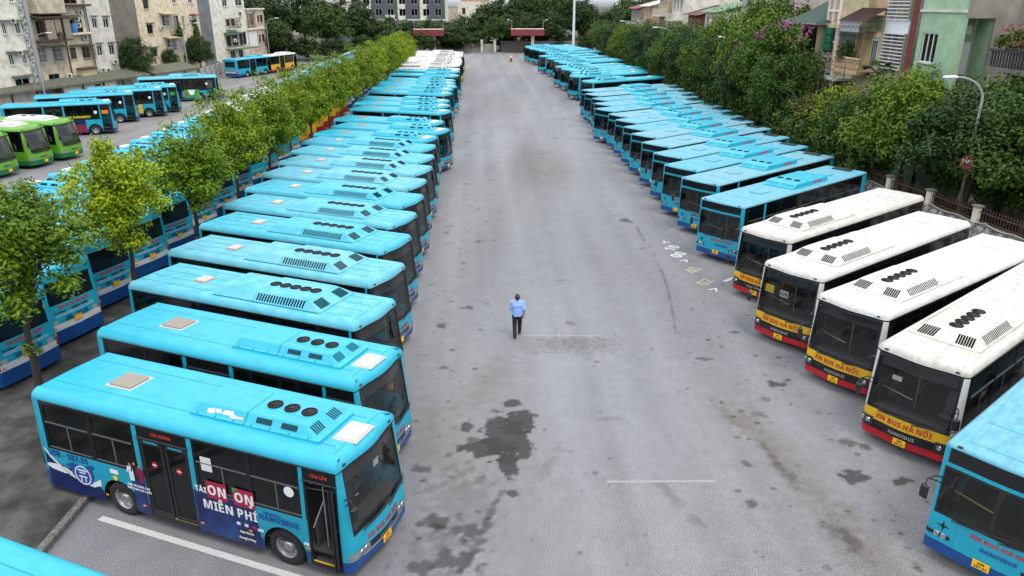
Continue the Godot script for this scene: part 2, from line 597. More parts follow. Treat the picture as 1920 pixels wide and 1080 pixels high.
func build_ground() -> void:
	var coarse := FastNoiseLite.new()
	coarse.seed = 5
	coarse.frequency = 0.035
	coarse.fractal_octaves = 5
	var warm := FastNoiseLite.new()
	warm.seed = 9
	warm.frequency = 0.022
	warm.fractal_octaves = 4
	var streak := FastNoiseLite.new()
	streak.seed = 13
	streak.frequency = 0.05
	streak.fractal_octaves = 4
	var fine := FastNoiseLite.new()
	fine.seed = 17
	fine.frequency = 0.9
	fine.fractal_octaves = 4
	fine.fractal_gain = 0.6
	var gritty := FastNoiseLite.new()
	gritty.seed = 19
	gritty.frequency = 3.4
	gritty.fractal_octaves = 2
	var tiles: Array[Tile] = []
	tiles.append(Tile.new(-6.0, 11.0, 11.0, 33.0, 0.055))
	tiles.append(Tile.new(-6.0, 33.0, 11.0, 59.0, 0.13))
	tiles.append(Tile.new(-6.0, 59.0, 11.0, 210.0, 0.5))
	tiles.append(Tile.new(-62.0, 2.0, -6.0, 210.0, 0.5))
	tiles.append(Tile.new(11.0, 2.0, 25.0, 210.0, 0.5))
	tiles.append(Tile.new(-6.0, 2.0, 11.0, 11.0, 0.25))
	for t in tiles:
		for j in t.nz:
			var z := t.z0 + j * t.step
			for i in t.nx:
				var x := t.x0 + i * t.step
				var a := coarse.get_noise_2d(x, z)
				var w := clampf(warm.get_noise_2d(x, z * 0.55) * 1.6 + 0.15, 0.0, 1.0)
				var s := streak.get_noise_2d((x + 0.045 * z) * 9.0, z * 0.22)
				var s2 := streak.get_noise_2d((x - 0.09 * z) * 5.0 + 200.0, z * 0.15)
				var k := 0.30 + 0.05 * a + 0.065 * s + 0.05 * s2 + 0.03 * fine.get_noise_2d(x, z) + 0.03 * gritty.get_noise_2d(x, z)
				if x > 0.4 + 0.02 * z and z < 24.0 + 0.3 * sin(x):
					k *= 1.035
				t.col[j * t.nx + i] = Color(k * (0.985 + 0.06 * w), k * (0.99 + 0.015 * w), k * (1.075 - 0.14 * w))
	var ragged := FastNoiseLite.new()
	ragged.seed = 3
	ragged.frequency = 1.9
	ragged.fractal_octaves = 5
	ragged.fractal_gain = 0.62
	var grainy := FastNoiseLite.new()
	grainy.seed = 4
	grainy.frequency = 2.2
	grainy.fractal_octaves = 3
	var tan_ := Color(0.84, 0.79, 0.70)
	var dark := Color(0.16, 0.16, 0.15)
	for t in tiles:
		# sandy dirt swept along the wheel lines
		for b in [[-2.0, 18.5, 1.1, 3.2, 0.35, 0.85], [-0.9, 22.0, 0.8, 2.8, -0.35, 0.8], [7.6, 17.4, 0.75, 3.6, 0.12, 0.95], [6.9, 19.6, 0.5, 2.2, 0.25, 0.9], [8.2, 14.0, 0.9, 2.0, 0.1, 0.8], [1.8, 25.0, 2.2, 0.9, 0.0, 0.6], [2.0, 60.0, 3.0, 14.0, 0.05, 0.55], [-0.5, 90.0, 3.5, 14.0, 0.0, 0.45]]:
			t.blot(b[0], b[1], b[2], b[3], b[4], tan_, b[5], ragged, 1.2)
		# wet patch and its outliers
		for b in [[-0.15, 18.75, 0.72, 1.35, 0.2, 0.95], [-0.7, 18.2, 0.8, 0.5, 0.1, 0.95], [0.2, 19.6, 0.5, 0.75, -0.3, 0.95], [-0.1, 17.5, 0.3, 0.75, 0.1, 0.95], [0.02, 20.7, 0.3, 0.26, 0.0, 0.9], [-1.35, 19.3, 0.22, 0.28, 0.0, 0.85], [0.02, 16.1, 0.2, 0.14, 0.0, 0.85], [-1.1, 18.6, 0.25, 0.2, 0.0, 0.7]]:
			t.blot(b[0], b[1], b[2], b[3], b[4], Color(0.040, 0.041, 0.039), b[5] * 0.95, ragged, 8.0, 0.6, true)
		for b in [[-1.3, 15.6, 1.0, 1.8, 0.1, 0.38], [-1.6, 13.9, 0.9, 1.3, 0.0, 0.38], [-1.0, 14.6, 0.45, 0.35, 0.0, 0.9], [-1.9, 15.0, 0.5, 0.3, 0.2, 0.9], [-1.3, 13.6, 0.6, 0.4, 0.0, 0.95], [-0.62, 14.9, 0.14, 1.9, -0.28, 0.8], [-2.0, 13.4, 0.3, 0.3, 0.0, 0.9]]:
			t.blot(b[0], b[1], b[2], b[3], b[4], Color(0.075, 0.075, 0.072), b[5] * 0.85, grainy, 2.5, 0.9, true)
		# grime in the sandy track on the right, faint tyre smears
		for b in [[7.3, 17.3, 0.22, 1.1, 0.15, 0.8], [7.9, 14.4, 0.3, 0.9, 0.3, 0.85], [6.6, 19.9, 0.2, 0.8, 0.3, 0.5], [4.0, 16.2, 0.22, 1.0, 0.3, 0.55], [4.5, 15.0, 0.2, 0.6, 0.25, 0.5], [1.0, 17.4, 0.25, 1.2, -0.4, 0.35], [2.3, 25.2, 1.6, 0.8, 0.0, 0.35], [3.0, 19.8, 0.7, 0.18, 0.1, 0.4]]:
			t.blot(b[0], b[1], b[2], b[3], b[4], Color(0.45, 0.43, 0.40), b[5], grainy, 1.4)
		# dark seam bending along the right half
		for k in 60:
			var f := k / 59.0
			t.blot(6.9 - 1.05 * f + 0.7 * sin(f * 2.6), 41.5 - 15.5 * f, 0.06, 0.28, 0.05, Color(0.42, 0.42, 0.43), 0.8 - 0.35 * f, grainy, 2.0)
		t.blot(6.55, 41.7, 0.42, 0.5, 0.0, dark, 0.75, ragged, 3.0)
	# crazed patch of old asphalt
	var cells := FastNoiseLite.new()
	cells.seed = 8
	cells.noise_type = FastNoiseLite.TYPE_CELLULAR
	cells.cellular_return_type = FastNoiseLite.RETURN_DISTANCE2_SUB
	cells.frequency = 2.6
	for t: Tile in [tiles[0]]:
		for j in t.nz:
			var z := t.z0 + j * t.step
			for i in t.nx:
				var x := t.x0 + i * t.step
				var d := Vector2((x - 2.4) / 1.9, (z - 25.0) / 1.1).length()
				if d < 1.15 and cells.get_noise_2d(x, z * 1.3) < -0.86 and fine.get_noise_2d(x * 2.0, z * 2.0) > d - 1.0:
					t.col[j * t.nx + i] = t.col[j * t.nx + i].darkened(0.3)
	# oil drips where the buses' engines and noses stand
	var spots := RandomNumberGenerator.new()
	spots.seed = 77
	var chipped := FastNoiseLite.new()
	chipped.seed = 6
	chipped.frequency = 2.6
	chipped.fractal_octaves = 3
	for k in 900:
		var left := k % 2 == 0
		var z := 12.0 + pow(spots.randf(), 1.6) * 120.0
		var x: float
		if left:
			x = -2.9 - (z - 20.0) * 0.022 + spots.randf_range(-0.5, 2.4) * (1.0 if k % 6 else 2.6)
		else:
			x = 8.6 - (z - 20.0) * 0.02 - spots.randf_range(-1.5, 3.4) * (1.0 if k % 5 else 2.4)
		var r := spots.randf_range(0.03, 0.085) * (1.0 if k % 7 else spots.randf_range(1.6, 3.4))
		for t in tiles:
			if x > t.x0 and x < t.x0 + t.nx * t.step and z > t.z0 and z < t.z0 + t.nz * t.step:
				t.blot(x, z, r * spots.randf_range(0.9, 1.7), r, spots.randf_range(-0.6, 0.6), Color(0.32, 0.31, 0.30), spots.randf_range(0.4, 0.95), chipped, 2.5)
	for b in [[8.75, 22.0, 0.34, 0.26], [9.25, 22.3, 0.14, 0.12], [9.1, 16.8, 0.42, 0.34], [10.3, 16.6, 0.3, 0.2]]:
		for t in tiles:
			t.blot(b[0], b[1], b[2], b[3], 0.1, Color(0.24, 0.23, 0.22), 0.95, chipped, 3.0)
	var b := MB.new()
	b.colored = true
	for t in tiles:
		var k0 := b.v.size()
		for j in t.nz:
			for i in t.nx:
				b.v.append(V(t.x0 + i * t.step, 0.0, t.z0 + j * t.step))
				b.n.append(Vector3.UP)
		b.c.append_array(t.col)
		for j in t.nz - 1:
			for i in t.nx - 1:
				var a := k0 + j * t.nx + i
				b.idx.append_array(PackedInt32Array([a, a + t.nx + 1, a + 1, a, a + t.nx, a + t.nx + 1]))
	setting("yard_asphalt", b.mesh(), M.asphalt)
	var g := MB.new()
	g.quad(V(-900, -0.03, -300), V(900, -0.03, -300), V(900, -0.03, 1600), V(-900, -0.03, 1600))
	setting("ground", g.mesh(), M.earth)
	# raised strip between the two left rows, where the street trees stand
	var s := MB.new()
	s.box(V(-14.0, 0.06, 75.0), Vector3(6.2, 0.14, 130.0), 0.0)
	var strip := setting("tree_strip", s.mesh(), M.dirty_paving)
	for k in 44:
		var z := 10.5 + k * 3.0
		part(strip, "kerb_stone", box_mesh(Vector3.ZERO, Vector3(0.2, 0.2, 2.96), 0.02), M.kerb_stone, Transform3D(Basis.IDENTITY, V(-10.78, 0.07, z + 1.5)))
	# painted bay lines and marks
	paint_line("bay_line", Vector2(-10.1, 15.12), Vector2(-4.6, 13.04), 0.17, M.road_paint)
	paint_line("bay_line", Vector2(-10.4, 18.7), Vector2(-4.9, 16.5), 0.15, M.road_paint)
	paint_line("bay_line", Vector2(9.6, 31.7), Vector2(10.3, 32.3), 0.2, M.road_paint)
	paint_line("bay_line", Vector2(2.5, 16.6), Vector2(5.35, 16.62), 0.09, M.worn_paint)
	paint_line("bay_line", Vector2(0.3, 25.85), Vector2(3.4, 25.8), 0.07, M.worn_paint)
	paint_line("bay_line", Vector2(8.8, 39.9), Vector2(9.4, 40.3), 0.12, M.worn_paint)
	for k in 9:
		paint_line("bay_line", Vector2(-34.5, 74.0 + k * 7.0), Vector2(-27.5, 74.6 + k * 7.0), 0.13, M.road_paint)
	# chalked letters and arrows on the right of the aisle
	var words := [["<", 8.05, 37.6, "w"], ["10", 8.2, 36.6, "w"], ["00", 8.3, 35.5, "w"], [">", 8.45, 34.6, "w"], ["40", 8.5, 33.2, "y"], ["02", 8.7, 31.6, "y"], [">", 8.9, 30.7, "w"]]
	for w in words:
		var o := MeshInstance3D.new()
		o.name = "ground_lettering"
		o.mesh = text_mesh(w[0], 0.6, bold, 0.004)
		o.material_override = M.road_paint if w[3] == "w" else M.chalk_yellow
		o.transform = Transform3D(Basis(Vector3.RIGHT, -PI / 2) * Basis(Vector3.BACK, 0.9), V(w[1], 0.006, w[2]))
		o.set_meta("kind", "structure")
		add_child(o, true)

func paint_line(called: String, a: Vector2, b: Vector2, w: float, mat: Material) -> void:
	var d := (b - a).normalized()
	var s := Vector2(-d.y, d.x) * w * 0.5
	var m := MB.new()
	var n := maxi(2, int((b - a).length() / 0.25))
	for k in n:
		var p := a.lerp(b, float(k) / n)
		var q := a.lerp(b, float(k + 1) / n)
		m.quad(V(p.x + s.x, 0.005, p.y + s.y), V(p.x - s.x, 0.005, p.y - s.y), V(q.x - s.x, 0.005, q.y - s.y), V(q.x + s.x, 0.005, q.y + s.y))
	setting(called, m.mesh(), mat)

# ------------------------------------------------------------------ buses
# The skin of a bus: q runs round the plan (0 right side from the rear, 1 front right corner, 2 front, 3 front left corner, 4 left side, 5 rear left corner, 6 rear, 7 rear right corner), y is the height.
class Shell:
	var length := 9.1
	var hw := 1.24
	var rf := 0.34
	var rc := 0.26
	var rr := 0.22
	var bulge := 0.10
	var rbulge := 0.05
	var tumble := 0.018
	var lean := [[0.3, 0.02], [0.6, 0.06], [1.1, 0.03], [2.8, -0.16]]
	var rlean := [[0.3, 0.03], [1.0, 0.02], [2.8, -0.08]]
	var roof0 := 2.78
	var rise := 0.24
	var inset := 0.24
	var xf: float
	var xr: float

	func setup() -> void:
		xf = length * 0.5 - rf
		xr = -length * 0.5 + rr

	func interp(a: Array, y: float) -> float:
		if y <= a[0][0]:
			return a[0][1]
		for k in a.size() - 1:
			if y <= a[k + 1][0]:
				return lerpf(a[k][1], a[k + 1][1], (y - a[k][0]) / (a[k + 1][0] - a[k][0]))
		return a[a.size() - 1][1]

	func P(q: float, y: float, off := 0.0) -> Vector3:
		var k := int(floor(q))
		var t := q - k
		if k >= 8:
			k = 0
			t = 0.0
		var x := 0.0
		var z := 0.0
		var n := Vector2(0, 1)
		var wf := 0.0
		var wr := 0.0
		match k:
			0:
				x = lerpf(xr, xf, t)
				z = hw
			1, 3:
				var th := t * PI / 2 if k == 1 else (1.0 - t) * PI / 2
				x = xf + rf * sin(th)
				z = hw - rc + rc * cos(th)
				n = Vector2(sin(th) / rf, cos(th) / rc).normalized()
				wf = sin(th)
				if k == 3:
					z = -z
					n.y = -n.y
			2:
				var b := hw - rc
				z = lerpf(b, -b, t)
				x = xf + rf + bulge * (0.5 + 0.5 * cos(PI * z / b))
				n = Vector2(1, bulge * 0.5 * PI / b * sin(PI * z / b)).normalized()
				wf = 1.0
			4:
				x = lerpf(xf, xr, t)
				z = -hw
				n = Vector2(0, -1)
			5, 7:
				var th := t * PI / 2 if k == 5 else (1.0 - t) * PI / 2
				x = xr - rr * sin(th)
				z = -(hw - rr + rr * cos(th))
				n = Vector2(-sin(th), -cos(th))
				wr = sin(th)
				if k == 7:
					z = -z
					n.y = -n.y
			6:
				var b := hw - rr
				z = lerpf(-b, b, t)
				x = xr - rr - rbulge * (0.5 + 0.5 * cos(PI * z / b))
				n = Vector2(-1, 0)
				wr = 1.0
		x += interp(lean, y) * wf - interp(rlean, y) * wr
		var squeeze := 1.0 - tumble * maxf(0.0, y - 1.2)
		z *= squeeze
		if y > roof0:
			var a := minf((y - roof0) / rise, 1.0)
			off -= inset * (1.0 - sqrt(1.0 - a * a))
		return Vector3(x + n.x * off, y, z + n.y * off)

	func N(q: float, y: float, off: float) -> Vector3:
		var e := 0.004
		var q0 := maxf(q - e, 0.0)
		var q1 := minf(q + e, 7.9999)
		var a := P(q1, y, off) - P(q0, y, off)
		var y1 := minf(y + 0.004, roof0 + rise - 0.0002)
		var b := P(q, y1, off) - P(q, minf(y, roof0 + rise - 0.002) - 0.004, off)
		var n := a.cross(b)
		return n.normalized() if n.length() > 1e-12 else Vector3.UP

	func side(sgn: int, x: float) -> float:
		if sgn > 0:
			if x > xf:
				return 1.0 + asin(clampf((x - xf) / rf, 0, 1)) / (PI / 2)
			if x < xr:
				return 7.0 + 1.0 - asin(clampf((xr - x) / rr, 0, 1)) / (PI / 2)
			return (x - xr) / (xf - xr)
		if x > xf:
			return 4.0 - asin(clampf((x - xf) / rf, 0, 1)) / (PI / 2)
		if x < xr:
			return 5.0 + asin(clampf((xr - x) / rr, 0, 1)) / (PI / 2)
		return 4.0 + (xf - x) / (xf - xr)

	func front(z: float) -> float:
		var b := hw - rc
		if z > b:
			return 1.0 + acos(clampf((z - b) / rc, 0, 1)) / (PI / 2)
		if z < -b:
			return 4.0 - acos(clampf((-z - b) / rc, 0, 1)) / (PI / 2)
		return 2.0 + (b - z) / (2.0 * b)

	func rear(z: float) -> float:
		var b := hw - rr
		if z < -b:
			return 5.0 + acos(clampf((-z - b) / rr, 0, 1)) / (PI / 2)
		if z > b:
			return 8.0 - acos(clampf((z - b) / rr, 0, 1)) / (PI / 2)
		return 6.0 + (z + b) / (2.0 * b)

	func qs(q0: float, q1: float) -> Array:
		var out := [q0]
		var k := int(floor(q0))
		while k < q1:
			var n := 5 if k % 2 == 1 else (8 if k == 2 else 2)
			for i in range(1, n + 1):
				var q := k + float(i) / n
				if q > q0 + 1e-4 and q < q1 - 1e-4:
					out.append(q)
			k += 1
		out.append(q1)
		return out

	func patch(b: MB, q0: float, q1: float, y0: float, y1: float, off := 0.0, rows := 1) -> void:
		var pts := []
		var nrm := []
		var list := qs(q0, q1)
		for r in rows + 1:
			var y := lerpf(y0, y1, float(r) / rows)
			var pr := []
			var nr := []
			for q in list:
				pr.append(P(q, y, off))
				nr.append(N(clampf(q, q0 + 0.001, q1 - 0.001), y, off))
			pts.append(pr)
			nrm.append(nr)
		b.grid(pts, nrm)

	# side panel between two x with the wheel arch cut out of its lower edge
	func arch(b: MB, sgn: int, cx: float, cy: float, r: float, y0: float, y1: float, off := 0.0) -> void:
		var n := 14
		var top := []
		var low := []
		var nn := []
		for k in n + 1:
			var t := PI * k / n
			var x := cx - sgn * r * cos(t)
			var q := side(sgn, x)
			low.append(P(q, clampf(cy + r * sin(t), y0, y1 - 0.001), off))
			top.append(P(q, y1, off))
			nn.append(Vector3(0, 0, sgn))
		b.grid([low, top], [nn, nn])

	func arch_lip(b: MB, sgn: int, cx: float, cy: float, r: float, depth: float) -> void:
		var n := 14
		for k in n:
			var t0 := PI * k / n
			var t1 := PI * (k + 1) / n
			var a := P(side(sgn, cx - sgn * r * cos(t0)), cy + r * sin(t0), 0.012)
			var d := P(side(sgn, cx - sgn * r * cos(t1)), cy + r * sin(t1), 0.012)
			var inw := Vector3(0, 0, -sgn * depth)
			b.quad(a, a + inw, d + inw, d)

	func ring_cap(b: MB) -> void:
		var y := roof0 + rise
		var c := Vector3(0, y, 0)
		var ring := []
		for q in qs(0.0, 8.0):
			var p := P(minf(q, 7.9999), y - 0.001)
			p.y = y - 0.001
			ring.append(p)
		for k in ring.size() - 1:
			b.tri(c, ring[k], ring[k + 1])

	# lettering bent onto the skin; where: "front", "rear", "right", "left"
	func wrap(t: Mesh, where: String, at: float, y: float, off: float) -> ArrayMesh:
		var arr := t.surface_get_arrays(0)
		var src: PackedVector3Array = arr[Mesh.ARRAY_VERTEX]
		var b := MB.new()
		var out := PackedVector3Array()
		for p in src:
			var q := 0.0
			match where:
				"front": q = front(at - p.x)
				"rear": q = rear(at + p.x)
				"right": q = side(1, at + p.x)
				"left": q = side(-1, at - p.x)
			out.append(P(q, y + p.y, off + p.z))
		var am := ArrayMesh.new()
		var a2 := []
		a2.resize(Mesh.ARRAY_MAX)
		a2[Mesh.ARRAY_VERTEX] = out
		var nn := PackedVector3Array()
		var dir := {"front": Vector3.RIGHT, "rear": Vector3.LEFT, "right": Vector3.BACK, "left": Vector3.FORWARD}
		var d: Vector3 = dir[where]
		nn.resize(out.size())
		nn.fill(d)
		a2[Mesh.ARRAY_NORMAL] = nn
		var ix = arr[Mesh.ARRAY_INDEX]
		if ix != null and ix.size() > 0:
			a2[Mesh.ARRAY_INDEX] = ix
		am.add_surface_from_arrays(Mesh.PRIMITIVE_TRIANGLES, a2)
		return am

func lettering(bus: Node3D, sh: Shell, s: String, height: float, where: String, at: float, y: float, mat: Material, font: SystemFont = null, off := 0.012) -> void:
	part(bus, "lettering", sh.wrap(text_mesh(s, height, font if font else bold), where, at, y, off), mat)

var wheel_meshes := {}
func add_wheel(bus: Node3D, at: Vector3, sgn: int, lod: int) -> void:
	var key := "w%d" % lod
	if not wheel_meshes.has(key):
		var seg := 28 if lod == 0 else 14
		var t := MB.new()
		t.lathe([Vector2(0.27, -0.11), Vector2(0.36, -0.135), Vector2(0.44, -0.12), Vector2(0.47, -0.09), Vector2(0.475, 0.0), Vector2(0.47, 0.09), Vector2(0.44, 0.12), Vector2(0.36, 0.135), Vector2(0.27, 0.11), Vector2(0.27, -0.11)], seg, Transform3D.IDENTITY)
		var r := MB.new()
		r.lathe([Vector2(0.275, 0.115), Vector2(0.255, 0.10), Vector2(0.235, 0.02), Vector2(0.17, -0.01), Vector2(0.13, 0.05), Vector2(0.10, 0.09), Vector2(0.085, 0.10), Vector2(0.0, 0.10)], seg, Transform3D.IDENTITY)
		if lod == 0:
			for k in 10:
				var a := TAU * k / 10
				r.lathe([Vector2(0.013, 0.0), Vector2(0.013, 0.03), Vector2(0.0, 0.03)], 6, Transform3D(Basis.IDENTITY, Vector3(0.155 * cos(a), 0.0, 0.155 * sin(a))))
		var h := MB.new()
		for k in 8:
			var a := TAU * (k + 0.5) / 8
			h.lathe([Vector2(0.028, 0.0), Vector2(0.0, 0.003)], 8, Transform3D(Basis.IDENTITY, Vector3(0.208 * cos(a), 0.01, 0.208 * sin(a))))
		wheel_meshes[key] = [t.mesh(), r.mesh(), h.mesh()]
	var w := Node3D.new()
	w.name = "wheel"
	bus.add_child(w, true)
	w.transform = Transform3D(Basis(Vector3.RIGHT, PI / 2 * sgn), at)
	part(w, "tyre", wheel_meshes[key][0], M.rubber)
	part(w, "rim", wheel_meshes[key][1], M.steel)
	if lod == 0:
		part(w, "rim_holes", wheel_meshes[key][2], M.black_trim)

# rounded rectangle loft: levels of [x0, x1, half width, y]
func loft_box(levels: Array, r: float, cap := true) -> ArrayMesh:
	var b := MB.new()
	var rings := []
	for lv in levels:
		var ring := []
		var x0: float = lv[0]
		var x1: float = lv[1]
		var w: float = lv[2]
		for cnr in [[x1 - r, w - r, 0.0], [x1 - r, -(w - r), PI / 2], [x0 + r, -(w - r), PI], [x0 + r, w - r, PI * 1.5]]:
			for k in 5:
				var t: float = PI / 2 - (cnr[2] + PI / 2 * k / 4.0)
				ring.append(Vector3(cnr[0] + r * cos(t), lv[3], cnr[1] + r * sin(t)))
		ring.append(ring[0])
		rings.append(ring)
	for k in rings.size() - 1:
		for i in rings[k].size() - 1:
			b.quad(rings[k][i], rings[k][i + 1], rings[k + 1][i + 1], rings[k + 1][i])
	if cap:
		var top: Array = rings[rings.size() - 1]
		var c := Vector3.ZERO
		for p in top:
			c += p
		c /= top.size()
		for i in top.size() - 1:
			b.tri(c, top[i], top[i + 1])
	return b.mesh()

var fan_cache := {}
func add_fan(parent: Node3D, at: Vector3, r: float, lod: int, well: Material = null) -> void:
	var key := "%.3f_%d" % [r, lod]
	if not fan_cache.has(key):
		var rim := MB.new()
		rim.lathe([Vector2(r * 1.1, 0.0), Vector2(r * 1.08, 0.022), Vector2(r, 0.022), Vector2(r * 0.96, 0.002), Vector2(0.0, 0.002)], 22 if lod == 0 else 12, Transform3D.IDENTITY)
		var bl := MB.new()
		for k in 6:
			var a := TAU * k / 6
			var ba := Basis(Vector3.UP, a) * Basis(Vector3.RIGHT, 0.35)
			bl.box(ba * Vector3(r * 0.52, 0.006, 0), Vector3(r * 0.75, 0.004, r * 0.34), 0.0, ba)
		bl.lathe([Vector2(r * 0.24, 0.0), Vector2(r * 0.22, 0.024), Vector2(0.0, 0.026)], 12, Transform3D.IDENTITY)
		fan_cache[key] = [rim.mesh(), bl.mesh()]
	part(parent, "fan", fan_cache[key][0], M.slot_black, Transform3D(Basis.IDENTITY, at))
	if lod == 0:
		part(parent, "fan_blades", fan_cache[key][1], M.rubber, Transform3D(Basis.IDENTITY, at))

# slots on a slanted face: from point a to b (bottom edge), leaning towards `up`
func slots(b: MB, a: Vector3, d: Vector3, up: Vector3, count: int, width: float, out: Vector3, skew := 0.0) -> void:
	var along := (d - a).normalized()
	for k in count:
		var p := a.lerp(d, (k + 0.5) / count) + out * 0.004
		var w := along * width * 0.5
		var u := up + along * skew
		b.quad(p - w, p + w, p + w + u, p - w + u)
		b.quad(p - w + u, p + w + u, p + w, p - w)

func add_ac(bus: Node3D, style: String, y: float, front: float, paint: Material, lod: int, line: Material) -> void:
	if style == "three":
		# low box with three fans in a shallow dish
		var unit := part(bus, "air_conditioner", loft_box([[front - 2.0, front, 0.68, y - 0.02], [front - 2.0, front, 0.68, y + 0.05], [front - 2.0, front - 0.16, 0.62, y + 0.07], [front - 2.0, front - 0.42, 0.48, y + 0.24], [front - 1.98, front - 0.47, 0.45, y + 0.25]], 0.05), paint)
		part(unit, "rear_cover", loft_box([[front - 3.52, front - 2.015, 0.68, y - 0.02], [front - 3.52, front - 2.015, 0.68, y + 0.05], [front - 3.46, front - 2.015, 0.62, y + 0.07], [front - 3.38, front - 2.015, 0.48, y + 0.235], [front - 3.36, front - 2.02, 0.45, y + 0.245]], 0.05), paint)
		part(unit, "fan_dish", loft_box([[front - 1.87, front - 0.45, 0.235, y + 0.245], [front - 1.85, front - 0.47, 0.22, y + 0.262]], 0.2), paint)
		for k in 3:
			add_fan(unit, Vector3(front - 1.62 + k * 0.46, y + 0.264, 0), 0.165, lod)
		var s := MB.new()
		for z in [-1.0, 1.0]:
			for g in [front - 1.72, front - 1.05]:
				s = MB.new()
				slots(s, Vector3(g, y + 0.11, z * 0.595), Vector3(g + 0.42, y + 0.11, z * 0.595), Vector3(0, 0.1, -z * 0.083), 9, 0.034, Vector3(0, 0.64, 0.77 * z))
				part(unit, "louvre", s.mesh(), M.slot_black)
			s = MB.new()
			slots(s, Vector3(front - 0.18, y + 0.085, z * 0.5), Vector3(front - 0.18, y + 0.085, z * 0.16), Vector3(-0.2, 0.131, 0), 5, 0.036, Vector3(0.55, 0.84, 0), 0.03)
			part(unit, "louvre", s.mesh(), M.slot_black)
		if lod == 0:
			for k in 7:
				for z in [-1.0, 1.0]:
					part(unit, "bolt", box_mesh(Vector3.ZERO, Vector3(0.05, 0.03, 0.04), 0.006), line, Transform3D(Basis.IDENTITY, Vector3(front - 3.3 + k * 0.5, y + 0.06, z * 0.645)))
	elif style == "five":
		var w := 0.93
		var unit := part(bus, "air_conditioner", loft_box([[front - 2.55, front, w, y - 0.02], [front - 2.55, front, w, y + 0.03], [front - 2.55, front - 0.50, w - 0.24, y + 0.27], [front - 2.54, front - 0.56, w - 0.30, y + 0.295]], 0.06), paint)
		part(unit, "rear_cover", loft_box([[front - 4.2, front - 2.565, w, y - 0.02], [front - 4.2, front - 2.565, w, y + 0.03], [front - 4.0, front - 2.565, w - 0.26, y + 0.24], [front - 3.96, front - 2.575, w - 0.34, y + 0.27]], 0.06), paint)
		for k in 5:
			add_fan(unit, Vector3(front - 2.35 + k * 0.39, y + 0.295, 0), 0.17, lod)
		var s := MB.new()
		for z in [-1.0, 1.0]:
			var nz := Vector3(0, 0.707, 0.707 * z)
			s = MB.new()
			slots(s, Vector3(front - 2.46, y + 0.055, z * (w - 0.03)), Vector3(front - 0.62, y + 0.055, z * (w - 0.03)), Vector3(0, 0.18, -z * 0.18), 18, 0.058, nz)
			part(unit, "louvre", s.mesh(), M.slot_black)
			s = MB.new()
			slots(s, Vector3(front - 0.07, y + 0.068, z * 0.74), Vector3(front - 0.07, y + 0.068, z * 0.28), Vector3(-0.34, 0.163, 0), 7, 0.044, Vector3(0.43, 0.9, 0), 0.05)
			part(unit, "louvre", s.mesh(), M.slot_black)
		if lod < 2:
			var e := MB.new()
			for z in [-1.0, 1.0]:
				e.box(Vector3(front - 2.1, y + 0.02, z * (w + 0.012)), Vector3(4.1, 0.02, 0.03), 0.004)
			part(unit, "edge_rail", e.mesh(), line)
	elif style == "mesh":
		var unit := part(bus, "air_conditioner", loft_box([[front - 3.45, front, 0.86, y - 0.02], [front - 3.45, front, 0.86, y + 0.05], [front - 3.42, front - 0.3, 0.84, y + 0.2], [front - 3.36, front - 0.5, 0.76, y + 0.26], [front - 3.3, front - 0.56, 0.70, y + 0.27]], 0.08), paint)
		var gr := MB.new()
		for z in [-1.0, 1.0]:
			for k in 12:
				for r in 4:
					var cz: float = z * (0.07 + 0.68 * (k + 0.5) / 12.0)
					var t := (r + 0.5) / 4.0
					gr.box(Vector3(front - 0.06 - 0.22 * t, y + 0.065 + 0.125 * t, cz), Vector3(0.035, 0.02, 0.036), 0.0, Basis(Vector3.BACK, 0.55))
		part(unit, "grille", gr.mesh(), M.seal_line)
		var rb := MB.new()
		for k in 6:
			rb.box(Vector3(front - 2.3, y + 0.275, -0.6 + k * 0.24), Vector3(1.9, 0.02, 0.05), 0.008)
		part(unit, "rib", rb.mesh(), paint)
		for k in 3:
			add_fan(unit, Vector3(front - 1.0 , y + 0.27, -0.48 + k * 0.48), 0.15, lod)
		for z in [-1.0, 1.0]:
			var t2 := part(unit, "warning_label", box_mesh(Vector3.ZERO, Vector3(0.95, 0.07, 0.006)), M.text_red, Transform3D(Basis(Vector3.RIGHT, -0.2 * z), Vector3(front - 2.35, y + 0.13, z * 0.855)))
			t2.set_meta("label", "red warning strip")
	elif style == "coach":
		var unit := part(bus, "air_conditioner", loft_box([[front - 3.6, front, 0.85, y - 0.02], [front - 3.6, front, 0.85, y + 0.04], [front - 3.5, front - 0.5, 0.8, y + 0.2], [front - 3.4, front - 0.9, 0.6, y + 0.26]], 0.08), paint)
		var s := MB.new()
		for z in [-1.0, 1.0]:
			slots(s, Vector3(front - 0.15, y + 0.085, z * 0.7), Vector3(front - 0.15, y + 0.085, z * 0.1), Vector3(-0.25, 0.09, 0), 9, 0.03, Vector3(0.4, 0.9, 0))
		part(unit, "louvre", s.mesh(), M.pipe_grey)
		for k in 2:
			add_fan(unit, Vector3(front - 1.7 - k * 0.8, y + 0.26, 0), 0.2, lod)

func add_hatch(bus: Node3D, x: float, y: float, z: float, w: float, d: float, mat: Material, flange: Material, raised := 0.05, lod := 0) -> void:
	var h := part(bus, "roof_hatch", loft_box([[x - w / 2, x + w / 2, d / 2, y + 0.006], [x - w / 2, x + w / 2, d / 2, y + raised * 0.7], [x - w / 2 + 0.03, x + w / 2 - 0.03, d / 2 - 0.03, y + raised]], 0.06), mat)
	if lod < 2:
		part(h, "flange", box_mesh(Vector3(x, y + 0.002, z), Vector3(w + 0.12, 0.014, d + 0.12), 0.004), flange)
	if lod == 0:
		part(h, "handle_dish", loft_box([[x - w * 0.3, x + w * 0.22, d * 0.28, y + raised], [x - w * 0.27, x + w * 0.19, d * 0.25, y + raised + 0.012]], 0.08), mat)

